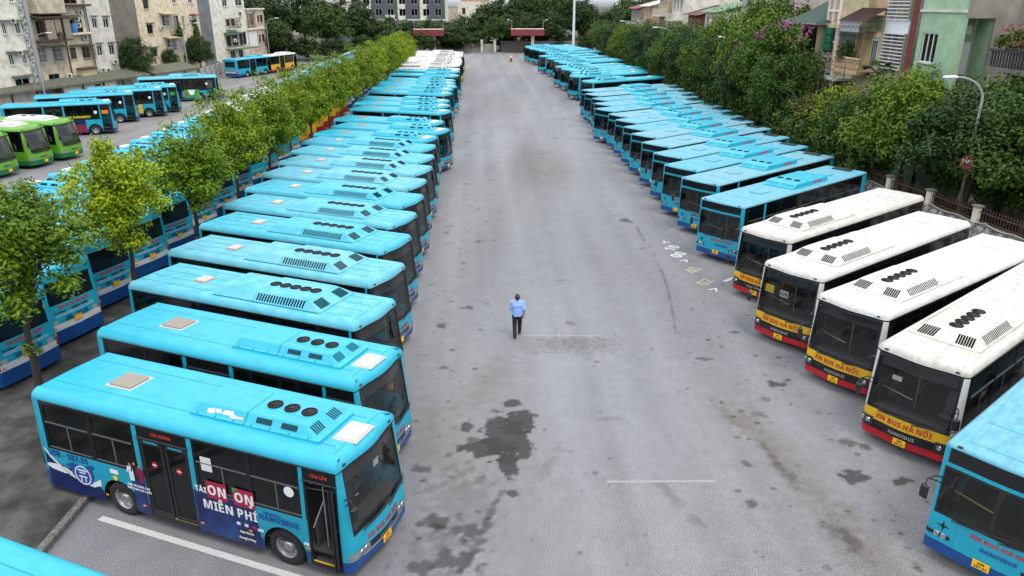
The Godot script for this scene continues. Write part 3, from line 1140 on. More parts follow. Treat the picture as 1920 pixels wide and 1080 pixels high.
func add_plate(bus: Node3D, sh: Shell, where: String, y: float, line1: String, line2: String, lod: int, off := 0.03) -> void:
	var q := sh.front(0.0) if where == "front" else sh.rear(0.0)
	var p := sh.P(q, y, off)
	var turn := PI / 2 if where == "front" else -PI / 2
	var pl := part(bus, "license_plate", box_mesh(Vector3.ZERO, Vector3(0.34, 0.2, 0.012), 0.004), M.plate_yellow, Transform3D(Basis(Vector3.UP, turn), p))
	if lod == 0:
		part(pl, "lettering", text_mesh(line1, 0.062, bold), M.text_black, Transform3D(Basis.IDENTITY, Vector3(0, 0.046, 0.008)))
		part(pl, "lettering", text_mesh(line2, 0.062, bold), M.text_black, Transform3D(Basis.IDENTITY, Vector3(0, -0.046, 0.008)))

func add_mirror(bus: Node3D, sh: Shell, sgn: int, y: float, style: String) -> void:
	var a := sh.P(sh.front(sgn * 1.12), y, 0.0)
	var far: float = 1.0 if style in ["bands", "flat"] else 0.45
	var m := MB.new()
	var b1 := a + Vector3(0.30 * far + 0.06, 0.05, sgn * (0.22 * far - 0.04))
	var b2 := b1 + Vector3(0.06, -0.12, 0)
	m.tube([a, a.lerp(b1, 0.5) + Vector3(0, 0.06, 0), b1, b2], [0.018], 6)
	m.tube([a + Vector3(0, -0.14, 0), a.lerp(b1, 0.5) + Vector3(0, -0.06, 0), b1], [0.014], 6)
	var arm := part(bus, "mirror", m.mesh(), M.black_trim)
	part(arm, "mirror_head", box_mesh(b2 + Vector3(0.0, -0.18, 0), Vector3(0.10, 0.36, 0.2), 0.045, Basis(Vector3.UP, -0.3 * sgn)), M.black_trim)

func add_wiper(bus: Node3D, sh: Shell, z0: float, z1: float, y: float) -> void:
	var m := MB.new()
	var p := []
	for k in 6:
		var t := k / 5.0
		p.append(sh.P(sh.front(lerpf(z0, z1, t)), y + 0.10 * t, 0.035))
	m.tube(p, [0.016], 5)
	var p2 := []
	for k in 6:
		var t := k / 5.0
		p2.append(sh.P(sh.front(lerpf(z0 * 0.3 + z1 * 0.7 - 0.35 * signf(z1 - z0), z1 + 0.2 * signf(z1 - z0), t)), y + 0.075 + 0.07 * t, 0.03))
	m.tube(p2, [0.012], 5)
	part(bus, "wiper", m.mesh(), M.black_trim)

func add_seat(bus: Node3D, x: float, z: float, floor_y: float, mat: Material) -> void:
	var m := MB.new()
	m.box(Vector3(x, floor_y + 0.42, z), Vector3(0.42, 0.09, 0.42), 0.03)
	m.box(Vector3(x - 0.22, floor_y + 0.76, z), Vector3(0.08, 0.66, 0.42), 0.03, Basis(Vector3.BACK, 0.14))
	m.box(Vector3(x, floor_y + 0.2, z), Vector3(0.08, 0.36, 0.3), 0.0)
	part(bus, "seat", m.mesh(), mat)

# c: settings of the kind of bus
func make_bus(c: Dictionary) -> Node3D:
	var lod: int = c.lod
	var bus := Node3D.new()
	var sh := Shell.new()
	sh.length = c.length
	for k in ["rf", "rc", "bulge", "lean", "roof0", "rise", "inset", "tumble", "rlean"]:
		if c.has(k):
			sh.set(k, c[k])
	sh.setup()
	c["shell"] = sh
	var hl: float = sh.length * 0.5
	var y0 := 0.28
	var ysk: float = c.skirt_top
	var yw: float = c.window_low
	var yt: float = sh.roof0
	var wheels: Array = c.wheels
	var cy := 0.47
	var ar := 0.57
	var body := MB.new()
	var skirt := MB.new()
	var band := MB.new()
	var front_band := MB.new()
	var lip := MB.new()
	# ---- both sides
	for sgn in [1, -1]:
		var doors: Array = c.doors if sgn > 0 else []
		skirt = MB.new()
		var bands: Array[MB] = []
		for d in doors.size() + 1:
			bands.append(MB.new())
		var at_band := func(x: float) -> MB:
			var k := 0
			for d in doors:
				if x > d[1] - 0.01:
					k += 1
			return bands[k]
		var windows: Array = c.windows_right if sgn > 0 else c.windows_left
		# stretches of lower panel between doors
		var stretch := []
		var at := -hl + sh.rr
		var ds := doors.duplicate()
		ds.sort_custom(func(a, b): return a[0] < b[0])
		for d in ds:
			stretch.append([at, d[0]])
			at = d[1]
		stretch.append([at, sh.xf])
		for st in stretch:
			if st[1] - st[0] < 0.01:
				continue
			var cuts := []
			for w in wheels:
				if w > st[0] and w < st[1]:
					cuts.append(w)
			var x: float = st[0]
			for w in cuts + [INF]:
				var x_end: float = st[1] if w == INF else maxf(x, w - ar)
				if x_end > x + 0.005:
					var qa := sh.side(sgn, x if sgn > 0 else x_end)
					var qb := sh.side(sgn, x_end if sgn > 0 else x)
					sh.patch(skirt, qa, qb, y0, ysk)
					sh.patch(body, qa, qb, ysk, yw)
				if w != INF:
					# over the arch: skirt colour up to ysk, body colour above
					var xa: float = w - ar
					var xb: float = w + ar
					if cy + ar < yw:
						sh.arch(body, sgn, w, cy, ar, y0, yw)
					sh.arch_lip(lip, sgn, w, cy, ar - 0.012, 0.32)
					x = minf(xb, st[1])
		# window band: everything that is neither pane nor door
		var holes := []
		for w in windows:
			holes.append(w)
		for d in doors:
			holes.append(d)
		holes.sort_custom(func(a, b): return a[0] < b[0])
		var x2: float = sh.xr
		for h in holes + [[sh.xf + 0.001, sh.xf + 0.002]]:
			if h[0] > x2 + 0.003:
				var xe: float = minf(h[0], sh.xf)
				sh.patch(at_band.call((x2 + xe) / 2), sh.side(sgn, x2 if sgn > 0 else xe), sh.side(sgn, xe if sgn > 0 else x2), yw, yt)
			x2 = maxf(x2, h[1])
		for p in c.pillars:
			if sgn < 0 and not c.get("pillars_left", true):
				continue
			var pil := MB.new()
			sh.patch(pil, sh.side(sgn, p[0] if sgn > 0 else p[1]), sh.side(sgn, p[1] if sgn > 0 else p[0]), yw - 0.01, yt, 0.008)
			part(bus, "pillar", pil.mesh(), c.body_mat)
		for w in windows:
			var head: float = yt - 0.10
			var pane := MB.new()
			sh.patch(pane, sh.side(sgn, w[0] if sgn > 0 else w[1]), sh.side(sgn, w[1] if sgn > 0 else w[0]), yw + 0.06, head, -0.012)
			sh.patch(at_band.call(w[0]), sh.side(sgn, w[0] if sgn > 0 else w[1]), sh.side(sgn, w[1] if sgn > 0 else w[0]), head, yt)
			sh.patch(at_band.call(w[0]), sh.side(sgn, w[0] if sgn > 0 else w[1]), sh.side(sgn, w[1] if sgn > 0 else w[0]), yw, yw + 0.06)
			var wn := part(bus, "side_window", pane.mesh(), M.glass_dark)
			if lod == 0:
				var fr := MB.new()
				var xm: float = (w[0] + w[1]) / 2
				var zz := sh.P(sh.side(sgn, xm), 2.0, 0.0).z
				fr.box(Vector3(xm, yw + (head - yw) * 0.62, zz), Vector3(w[1] - w[0], 0.03, 0.02))
				fr.box(Vector3(xm, yw + 0.07, zz + 0.004 * sgn), Vector3(w[1] - w[0], 0.025, 0.02))
				fr.box(Vector3(xm + 0.02, yw + (head - yw) * 0.33, zz), Vector3(0.03, (head - yw) * 0.58, 0.02))
				part(wn, "frame", fr.mesh(), M.window_bar)
		part(bus, "skirt", skirt.mesh(), c.skirt_mat)
		for bb in bands:
			if not bb.v.is_empty():
				part(bus, "window_surround", bb.mesh(), M.black_gloss)
	band = front_band
	# ---- corners and rear
	var q_fr := sh.side(1, sh.xf)
	var rear_bumper := MB.new()
	sh.patch(rear_bumper, 5.0, 8.0, y0, c.get("rear_skirt_top", ysk))
	part(bus, "rear_bumper", rear_bumper.mesh(), c.skirt_mat)
	sh.patch(body, 5.0, 8.0, c.get("rear_skirt_top", ysk), 1.72, 0.0, 2)
	var rw0 := sh.rear(-0.98)
	var rw1 := sh.rear(0.98)
	sh.patch(body, 5.0, rw0, 1.72, yt)
	sh.patch(body, rw1, 8.0, 1.72, yt)
	sh.patch(body, rw0, rw1, 2.55, yt)
	var rwin := MB.new()
	sh.patch(rwin, rw0, rw1, 1.72, 2.55, -0.01)
	var rwp := part(bus, "rear_window", rwin.mesh(), M.black_gloss)
	if lod == 0:
		var rg := MB.new()
		sh.patch(rg, sh.rear(-0.8), sh.rear(-0.1), 1.95, 2.42, 0.004)
		sh.patch(rg, sh.rear(0.1), sh.rear(0.8), 1.95, 2.42, 0.004)
		part(rwp, "pane", rg.mesh(), M.glass_dark)
	# ---- front
	var style: String = c.front
	var fl := sh.front(-1.10)
	var fr2 := sh.front(1.10)
	var q1 := 1.0
	var q4 := 4.0
	var wb: float = c.screen_low
	var wt: float = c.screen_top
	var bumper := MB.new()
	sh.patch(bumper, q1, q4, y0, c.bumper_top)
	part(bus, "front_bumper", bumper.mesh(), c.skirt_mat)
	if style == "grille":
		sh.patch(body, q1, q4, c.bumper_top, wb, 0.0, 3)
		var g := MB.new()
		sh.patch(g, sh.front(0.86), sh.front(-0.86), c.bumper_top + 0.02, c.bumper_top + 0.16, 0.012)
		part(bus, "grille", g.mesh(), M.black_gloss)
		var ch := MB.new()
		sh.patch(ch, sh.front(0.84), sh.front(-0.84), c.bumper_top - 0.045, c.bumper_top + 0.005, 0.02)
		part(bus, "bumper_trim", ch.mesh(), M.pipe_grey)
	elif style == "bands":
		var yl := MB.new()
		sh.patch(yl, q1, q4, 0.78, wb, 0.0, 2)
		part(bus, "yellow_band", yl.mesh(), c.front_band)
		var bl := MB.new()
		sh.patch(bl, sh.front(0.98), sh.front(-0.98), c.bumper_top, 0.78)
		part(bus, "grille", bl.mesh(), M.black_gloss)
		for e in [[q1, sh.front(0.98)], [sh.front(-0.98), q4]]:
			var ls := MB.new()
			sh.patch(ls, e[0], e[1], c.bumper_top, 0.78)
			part(bus, "lamp_surround", ls.mesh(), M.black_gloss)
	elif style == "flat":
		sh.patch(body, q1, q4, c.bumper_top, wb, 0.0, 2)
	elif style == "coach":
		sh.patch(body, q1, q4, c.bumper_top, wb, 0.0, 2)
		var g := MB.new()
		sh.patch(g, sh.front(0.42), sh.front(-0.42), 0.8, 0.9, 0.012)
		part(bus, "grille", g.mesh(), M.chrome)
	# around the windscreen
	var zs: float = c.screen_half
	var sq0 := sh.front(zs)
	var sq1 := sh.front(-zs)
	var side_mat: MB = body if c.get("front_pillars_painted", true) else band
	if c.has("front_pillar_mat"):
		side_mat = MB.new()
	sh.patch(side_mat, q1, sq0, wb, wt, 0.0, 3)
	sh.patch(side_mat, sq1, q4, wb, wt, 0.0, 3)
	if c.has("front_pillar_mat"):
		part(bus, "front_pillar", side_mat.mesh(), c.front_pillar_mat)
	sh.patch(body if style == "flat" else band, q1, q4, wt, yt)
	var screen := MB.new()
	if style == "flat":
		sh.patch(screen, sq0, sh.front(0.045), wb + 0.03, wt - 0.02, -0.008, 4)
		sh.patch(screen, sh.front(-0.045), sq1, wb + 0.03, wt - 0.02, -0.008, 4)
		var post := MB.new()
		sh.patch(post, sh.front(0.045), sh.front(-0.045), wb, wt, 0.0, 3)
		part(bus, "windscreen_post", post.mesh(), M.black_trim)
	else:
		sh.patch(screen, sq0, sq1, wb + 0.03, wt - 0.02, -0.008, 5)
	var ws := part(bus, "windscreen", screen.mesh(), M.glass_clear)
	var bord := MB.new()
	sh.patch(bord, sq0, sq1, wb, wb + 0.055, 0.004)
	sh.patch(bord, sq0, sq1, wt - 0.06, wt, 0.004)
	sh.patch(bord, sq0, sh.front(zs - 0.05), wb, wt, 0.004, 3)
	sh.patch(bord, sh.front(-zs + 0.05), sq1, wb, wt, 0.004, 3)
	part(ws, "seal", bord.mesh(), M.black_trim)
	# destination sign
	var sign_lo: float = c.sign_low
	var sign_hi: float = c.sign_high
	var sg := MB.new()
	var so := 0.012 if style == "flat" else -0.05
	sh.patch(sg, sh.front(c.sign_half), sh.front(-c.sign_half), sign_lo, sign_hi, so)
	part(bus, "destination_sign", sg.mesh(), M.black_gloss if style == "flat" else M.interior_dark)
	# ---- roof
	var rf := MB.new()
	for k in 6:
		var a0 := yt + sh.rise * (1.0 - cos(PI / 2 * k / 6.0)) * 0.0 + sh.rise * sin(PI / 2 * k / 6.0)
		var a1 := yt + sh.rise * sin(PI / 2 * (k + 1) / 6.0)
		sh.patch(rf, 0.0, 8.0, a0, minf(a1, yt + sh.rise - 0.0011))
	sh.ring_cap(rf)
	var roof := part(bus, "roof", rf.mesh(), c.roof_mat)
	var ry: float = yt + sh.rise
	var line: Material = c.line_mat
	if lod < 2:
		for z in c.seams:
			part(roof, "seam", box_mesh(Vector3(-0.1, ry + 0.0015, z), Vector3(sh.length - 0.9, 0.006, 0.016)), line)
		part(roof, "seam", box_mesh(Vector3(hl - 0.42, ry + 0.0015, 0), Vector3(0.014, 0.006, 1.8)), line)
		if c.has("cross_seams"):
			for x in c.cross_seams:
				part(roof, "seam", box_mesh(Vector3(hl + x, ry + 0.0015, 0), Vector3(0.014, 0.006, 1.9)), line)
		var drip := MB.new()
		for sgn in [1, -1]:
			var zz := sh.P(sh.side(sgn, 0), yt, 0.0).z
			drip.box(Vector3(0, yt, zz + 0.012 * sgn), Vector3(sh.length - 0.8, 0.03, 0.03), 0.006)
		part(bus, "rain_gutter", drip.mesh(), M.black_trim)
	# ---- meshes of the skin
	part(bus, "body", body.mesh(), c.body_mat)
	part(bus, "windscreen_surround", front_band.mesh(), M.black_gloss)
	if lod < 2:
		part(bus, "wheel_arch", lip.mesh(), M.black_trim)
	# floor and the dark inside
	var inside := MB.new()
	inside.box(Vector3(0, 0.62, 0), Vector3(sh.length - 0.3, 0.06, 2.3))
	inside.box(Vector3(0, 0.3, 0), Vector3(sh.length - 1.0, 0.1, 1.7))
	part(bus, "floor", inside.mesh(), M.interior_floor)
	if lod < 2:
		var dash := MB.new()
		dash.box(Vector3(hl - 0.35, 1.0, 0), Vector3(0.42, 0.34, 2.0), 0.08)
		part(bus, "dashboard", dash.mesh(), M.dash_grey)
	if lod == 0:
		var st := MB.new()
		var pth := []
		for k in 17:
			var t := TAU * k / 16
			pth.append(Vector3(hl - 0.72 + 0.1 * sin(t), 1.25 + 0.1 * sin(t), -0.65) + Vector3(0, 0.12 * sin(t), 0.22 * cos(t)))
		st.tube(pth, [0.018], 6, false)
		part(bus, "steering_wheel", st.mesh(), M.black_trim)
		add_seat(bus, hl - 1.15, -0.65, 0.65, M.seat_grey)
		var rl := MB.new()
		rl.tube([Vector3(hl - 0.95, 0.66, 0.2), Vector3(hl - 0.95, 2.6, 0.2)], [0.018], 6)
		rl.tube([Vector3(hl - 0.6, 1.55, 1.0), Vector3(hl - 0.45, 1.5, 0.1)], [0.02], 6)
		rl.tube([Vector3(hl - 0.95, 1.45, 0.2), Vector3(hl - 2.2, 1.45, 0.35)], [0.018], 6)
		part(bus, "handrail", rl.mesh(), M.rail_grey if style != "flat" else M.rail_yellow)
		var ns := int((sh.length - 3.0) / 0.85)
		for k in (ns if c.get("seats", false) else 0):
			var sx := -hl + 0.9 + k * 0.85
			add_seat(bus, sx, -0.95, 0.65, c.seat_mat)
			add_seat(bus, sx, -0.5, 0.65, c.seat_mat)
			var clear := true
			for d in c.doors:
				if sx > d[0] - 0.3 and sx < d[1] + 0.3:
					clear = false
			if clear:
				add_seat(bus, sx, 0.95, 0.65, c.seat_mat)
	# ---- doors
	for d in c.doors:
		var open: bool = d.size() > 2 and d[2] == "open"
		add_door(bus, sh, d, y0, yt, open, lod)
	# ---- wheels
	for w in wheels:
		for sgn in [1, -1]:
			add_wheel(bus, Vector3(w, 0.475, sgn * (sh.hw - 0.16)), sgn, lod)
	# ---- roof furniture
	add_ac(bus, c.ac, ry, hl + c.ac_front, c.get("ac_mat", c.roof_mat), lod, line)
	for h in c.hatches:
		add_hatch(bus, hl + h[0], ry, 0.0, h[1], h[2], M[h[3]], M[h[4]], h[5], lod)
	# ---- lamps
	for sgn in [1, -1]:
		var z: float = sgn
		var hq0: float
		var hq1: float
		if sgn > 0:
			hq0 = sh.front(1.2)
			hq1 = sh.front(c.get("lamp_in", 0.70))
		else:
			hq0 = sh.front(-c.get("lamp_in", 0.70))
			hq1 = sh.front(-1.2)
		var lamp := MB.new()
		var lo: float = c.lamp_low
		sh.patch(lamp, hq0, hq1, lo, lo + c.lamp_high, 0.014, 2)
		var lp := part(bus, "headlight", lamp.mesh(), c.lamp_mat)
		if lod == 0:
			for k in 2:
				var zz: float = z * (c.get("lamp_in", 0.70) + 0.13 + 0.15 * k)
				var p := sh.P(sh.front(zz), lo + c.lamp_high * 0.5, 0.015)
				var rl2 := MB.new()
				rl2.lathe([Vector2(0.068, 0.0), Vector2(0.06, 0.014), Vector2(0.03, 0.006), Vector2(0.0, 0.004)], 12, Transform3D(Basis(Vector3.BACK, -PI / 2) * Basis(Vector3.RIGHT, 0.0), p))
				part(lp, "reflector", rl2.mesh(), M.chrome)
		var tl := MB.new()
		var tq0 := sh.rear(sgn * 1.22) if sgn < 0 else sh.rear(1.06)
		var tq1 := sh.rear(-1.06) if sgn < 0 else sh.rear(1.22)
		sh.patch(tl, tq0, tq1, 0.82, 1.1, 0.02)
		var tp := part(bus, "tail_light", tl.mesh(), M.lens_red)
		var ta := MB.new()
		sh.patch(ta, tq0, tq1, 1.1, 1.24, 0.02)
		part(tp, "indicator", ta.mesh(), M.lens_amber)
		if lod < 2:
			var mk := sh.P(sh.front(sgn * 0.95), yt + 0.06, 0.0)
			part(bus, "marker_lamp", box_mesh(mk + Vector3(0.0, 0.01, 0), Vector3(0.05, 0.05, 0.11), 0.015), c.get("marker_mat", M.black_trim))
	if lod < 2:
		if c.get("mirrors", true):
			add_mirror(bus, sh, 1, c.get("mirror_y", 2.1), style)
			if style != "grille":
				add_mirror(bus, sh, -1, c.get("mirror_y", 2.1), style)
		add_wiper(bus, sh, 0.75, -0.15, wb - 0.02)
		add_wiper(bus, sh, -0.2, -1.0, wb - 0.02)
	add_plate(bus, sh, "front", c.plate_y, "29B", "187.51", lod, 0.03)
	add_plate(bus, sh, "rear", 1.02, "29B", "195.00", lod, 0.03)
	return bus

func add_door(bus: Node3D, sh: Shell, d: Array, y0: float, yt: float, open: bool, lod: int) -> void:
	var x0: float = d[0]
	var x1: float = d[1]
	var xm := (x0 + x1) / 2
	var w := x1 - x0
	var z := sh.hw
	var head := MB.new()
	sh.patch(head, sh.side(1, x0), sh.side(1, x1), yt - 0.3, yt, 0.0)
	var dr := Node3D.new()
	dr.name = "door"
	bus.add_child(dr, true)
	part(dr, "header", head.mesh(), M.black_gloss)
	var fr := MB.new()
	fr.box(Vector3(xm, yt - 0.31, z - 0.005), Vector3(w + 0.04, 0.05, 0.05), 0.01)
	for x in [x0 + 0.02, x1 - 0.02]:
		fr.box(Vector3(x, (y0 + yt - 0.3) / 2, z - 0.03), Vector3(0.04, yt - 0.3 - y0, 0.05))
	fr.box(Vector3(xm, y0 + 0.03, z - 0.06), Vector3(w, 0.06, 0.14))
	part(dr, "frame", fr.mesh(), M.black_trim)
	var steps := MB.new()
	steps.box(Vector3(xm, y0 + 0.07, z - 0.2), Vector3(w - 0.1, 0.03, 0.35))
	steps.box(Vector3(xm, y0 + 0.2, z - 0.4), Vector3(w - 0.1, 0.26, 0.03))
	part(dr, "step", steps.mesh(), M.interior_floor)
	if lod == 0:
		part(dr, "step_edge", box_mesh(Vector3(xm, y0 + 0.09, z - 0.03), Vector3(w - 0.1, 0.02, 0.03)), M.rail_yellow)
	if open:
		# one leaf swung out square to the side at the front post
		var lf := MB.new()
		var hx := x1 - 0.03
		for k in 2:
			var zc := z + 0.10 + 0.0
			var xx: float = hx - 0.03 - 0.07 * k
			lf.box(Vector3(xx, (y0 + yt - 0.35) / 2 + 0.02, zc - 0.42), Vector3(0.03, 0.06, 0.8))
			lf.box(Vector3(xx, yt - 0.4, zc - 0.42), Vector3(0.03, 0.06, 0.8))
			lf.box(Vector3(xx, y0 + 0.12, zc - 0.42), Vector3(0.03, 0.1, 0.8))
			for zz in [zc - 0.03, zc - 0.8]:
				lf.box(Vector3(xx, (y0 + yt - 0.35) / 2, zz), Vector3(0.04, yt - 0.4 - y0, 0.05))
		part(dr, "leaf", lf.mesh(), M.black_trim)
		part(dr, "pane", box_mesh(Vector3(hx - 0.03, (y0 + yt - 0.35) / 2, z - 0.32), Vector3(0.006, yt - 0.6 - y0, 0.7)), M.glass_dark)
		if lod == 0:
			var hr := MB.new()
			hr.tube([Vector3(xm - 0.1, 0.5, z - 0.25), Vector3(xm - 0.1, 2.4, z - 0.25)], [0.016], 6)
			hr.tube([Vector3(x0 + 0.08, 1.2, z - 0.1), Vector3(x0 + 0.3, 1.9, z - 0.3)], [0.016], 6)
			hr.tube([Vector3(x0 + 0.1, 2.35, z - 0.1), Vector3(x1 - 0.1, 2.3, z - 0.35)], [0.014], 6)
			part(dr, "handrail", hr.mesh(), M.pipe_grey)
			part(dr, "partition", box_mesh(Vector3(x0 + 0.1, 0.95, z - 0.55), Vector3(0.04, 0.9, 0.8), 0.01), M.dash_grey)
	else:
		for k in 2:
			var a: float = lerpf(x0, x1, k * 0.5) + 0.03
			var b: float = lerpf(x0, x1, k * 0.5 + 0.5) - 0.015
			var lf := MB.new()
			var m := (a + b) / 2
			var lh := yt - 0.34 - y0
			for x in [a + 0.04, b - 0.04]:
				lf.box(Vector3(x, y0 + lh / 2, z - 0.03), Vector3(0.08, lh, 0.03), 0.006)
			for y in [y0 + 0.1, yt - 0.42]:
				lf.box(Vector3(m, y, z - 0.03), Vector3(b - a, 0.2 if y < 1.0 else 0.12, 0.03), 0.006)
			part(dr, "leaf", lf.mesh(), M.black_trim)
			part(dr, "pane", box_mesh(Vector3(m, y0 + lh / 2, z - 0.035), Vector3(b - a - 0.14, lh - 0.3, 0.006)), M.glass_dark)
			if lod == 0:
				var st := MB.new()
				st.lathe([Vector2(0.085, 0.0), Vector2(0.085, 0.004), Vector2(0.0, 0.004)], 18, Transform3D(Basis(Vector3.RIGHT, PI / 2), Vector3(m, 1.78, z - 0.028)))
				part(dr, "no_entry_sticker", st.mesh(), M.text_red)
				part(dr, "sticker_bar", box_mesh(Vector3(m, 1.78, z - 0.02), Vector3(0.11, 0.028, 0.004)), M.text_white)
				part(dr, "door_handle", bar_mesh(Vector3(m - 0.2, 1.5, z - 0.06), Vector3(m + 0.2, 1.38, z - 0.06), 0.014), M.rail_grey)
				part(dr, "top_strip", box_mesh(Vector3(m, yt - 0.4, z - 0.012), Vector3((b - a) * 0.6, 0.05, 0.004)), M.blue_paint)

func kinds() -> Dictionary:
	var u := func(half: float, list: Array) -> Array:
		var out := []
		for a in list:
			var b: Array = a.duplicate()
			b[0] += half
			b[1] += half
			out.append(b)
		return out
	var k := {}
	# nine metres, three roof fans
	var h := 4.55
	k.three = {
		"lod": 1, "length": 9.1, "rf": 0.2, "rc": 0.24, "front": "grille", "skirt_top": 0.6, "window_low": 1.44, "rear_skirt_top": 0.76,
		"wheels": [h - 6.49, h - 1.70], "doors": u.call(h, [[-5.58, -4.12], [-1.02, -0.2, "open"]]),
		"windows_right": u.call(h, [[-8.6, -7.2], [-7.05, -5.82], [-3.9, -2.52], [-2.4, -1.15]]),
		"windows_left": u.call(h, [[-8.6, -7.2], [-7.05, -5.7], [-5.5, -4.1], [-3.9, -2.5], [-2.3, -0.6]]),
		"pillars": u.call(h, [[-8.86, -8.7], [-5.73, -5.59], [-4.12, -3.98], [-1.13, -1.03]]),
		"screen_low": 1.16, "screen_top": 2.75, "screen_half": 1.06, "bumper_top": 0.56, "sign_low": 2.4, "sign_high": 2.68, "sign_half": 0.95,
		"lamp_low": 0.57, "lamp_high": 0.19, "lamp_in": 0.60, "lamp_mat": M.lens, "plate_y": 0.46,
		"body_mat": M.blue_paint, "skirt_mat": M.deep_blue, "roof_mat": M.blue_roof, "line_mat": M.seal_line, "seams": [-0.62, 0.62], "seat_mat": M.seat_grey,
		"ac": "three", "ac_front": -0.92, "hatches": [[-0.5, 0.5, 0.66, "hatch_white", "flange_grey", 0.07], [-6.97, 0.72, 0.62, "hatch_grey", "flange_grey", 0.06]],
	}
	# nine and a half metres, five roof fans, weathered
	h = 4.7
	k.five = {
		"lod": 1, "length": 9.4, "rf": 0.3, "rc": 0.26, "front": "grille", "skirt_top": 0.6, "window_low": 1.3, "rear_skirt_top": 0.76,
		"wheels": [h - 6.8, h - 2.3], "doors": u.call(h, [[-5.7, -4.4], [-1.7 + 0.2, -0.4, "open"]]),
		"windows_right": u.call(h, [[-9.0, -7.5], [-7.4, -5.9], [-4.25, -2.95], [-2.85, -1.6]]), "windows_left": u.call(h, [[-9.0, -7.5], [-7.4, -5.9], [-5.8, -4.3], [-4.2, -2.7], [-2.6, -0.7]]),
		"pillars": u.call(h, [[-9.18, -9.08], [-0.39, -0.3]]),
		"screen_low": 1.16, "screen_top": 2.74, "screen_half": 1.1, "bumper_top": 0.56, "sign_low": 2.38, "sign_high": 2.68, "sign_half": 1.0, "front_pillars_painted": false,
		"lamp_low": 0.57, "lamp_high": 0.18, "lamp_mat": M.lens, "plate_y": 0.46,
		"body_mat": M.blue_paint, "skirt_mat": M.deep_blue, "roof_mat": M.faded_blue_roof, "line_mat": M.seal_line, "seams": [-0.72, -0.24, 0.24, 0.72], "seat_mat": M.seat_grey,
		"ac": "five", "ac_front": -1.6, "hatches": [[-7.0, 0.44, 0.46, "flange_grey", "hatch_grey", 0.07]],
	}
	# long bus with five roof fans, in white, yellow and red
	h = 5.85
	k.long = {
		"lod": 0, "length": 11.7, "rf": 0.3, "rc": 0.26, "front": "bands", "skirt_top": 0.66, "window_low": 1.12, "rear_skirt_top": 0.76,
		"wheels": [h - 8.7, h - 2.6], "doors": u.call(h, [[-7.0, -5.6], [-1.55, -0.4]]),
		"windows_right": u.call(h, [[-11.2, -9.9], [-9.8, -8.4], [-8.3, -7.1], [-5.5, -4.2], [-4.1, -2.9], [-2.8, -1.65]]),
		"windows_left": u.call(h, [[-11.2, -9.8], [-9.7, -8.3], [-8.2, -6.8], [-6.7, -5.3], [-5.2, -3.8], [-3.7, -2.3], [-2.2, -0.6]]),
		"pillars": [], "screen_low": 1.1, "screen_top": 2.74, "screen_half": 1.12, "bumper_top": 0.5, "sign_low": 2.4, "sign_high": 2.68, "sign_half": 1.02,
		"lamp_low": 0.54, "lamp_high": 0.30, "lamp_mat": M.lens_dark, "lamp_in": 0.84, "plate_y": 0.42,
		"body_mat": M.yellow_paint, "skirt_mat": M.red_paint, "roof_mat": M.white_roof, "line_mat": M.seal_line_pale, "front_band": M.yellow_paint, "front_pillar_mat": M.white_paint,
		"seams": [-0.74, 0.74], "seat_mat": M.seat_grey, "ac": "five", "ac_front": -1.38, "marker_mat": M.rusty, "mirror_y": 1.9,
		"hatches": [[-9.9, 0.5, 0.5, "hatch_white", "flange_grey", 0.07]],
	}
	# twelve metres, boxy, flat roof
	h = 6.0
	k.boxy = {
		"lod": 1, "length": 12.0, "rf": 0.14, "rc": 0.13, "bulge": 0.05, "front": "flat", "roof0": 2.86, "rise": 0.09, "inset": 0.10, "tumble": 0.0, "skirt_top": 0.55, "window_low": 1.2, "rear_skirt_top": 0.6,
		"lean": [[0.3, 0.03], [1.2, 0.03], [2.9, -0.04]],
		"wheels": [h - 8.6, h - 2.6], "doors": u.call(h, [[-7.0, -5.6], [-1.45, -0.2]]),
		"windows_right": u.call(h, [[-11.4, -9.9], [-9.8, -8.4], [-8.3, -7.1], [-5.5, -4.2], [-4.1, -2.9], [-2.8, -1.6]]),
		"windows_left": u.call(h, [[-11.2, -9.8], [-9.5, -8.1], [-7.9, -6.5], [-6.3, -4.9], [-4.7, -3.3], [-3.1, -1.9], [-1.7, -0.5]]),
		"pillars": u.call(h, [[-1.88, -1.72], [-11.75, -11.3]]), "screen_low": 1.24, "screen_top": 2.42, "screen_half": 1.13, "bumper_top": 0.55, "sign_low": 2.52, "sign_high": 2.86, "sign_half": 1.1,
		"lamp_low": 0.68, "lamp_high": 0.1, "lamp_mat": M.black_trim, "plate_y": 0.5,
		"body_mat": M.blue_paint, "skirt_mat": M.deep_blue, "roof_mat": M.chalky_blue_roof, "ac_mat": M.blue_roof, "line_mat": M.seal_line, "seams": [], "seat_mat": M.seat_blue, "cross_seams": [-1.6, -9.2],
		"ac": "mesh", "ac_front": -4.8, "hatches": [[-3.15, 0.75, 0.6, "chalky_blue_roof", "seal_line", 0.04], [-9.5, 0.6, 0.6, "chalky_blue_roof", "seal_line", 0.04], [-11.4, 0.5, 1.0, "black_trim", "seal_line", 0.08]],
	}
	# green coach
	h = 4.3
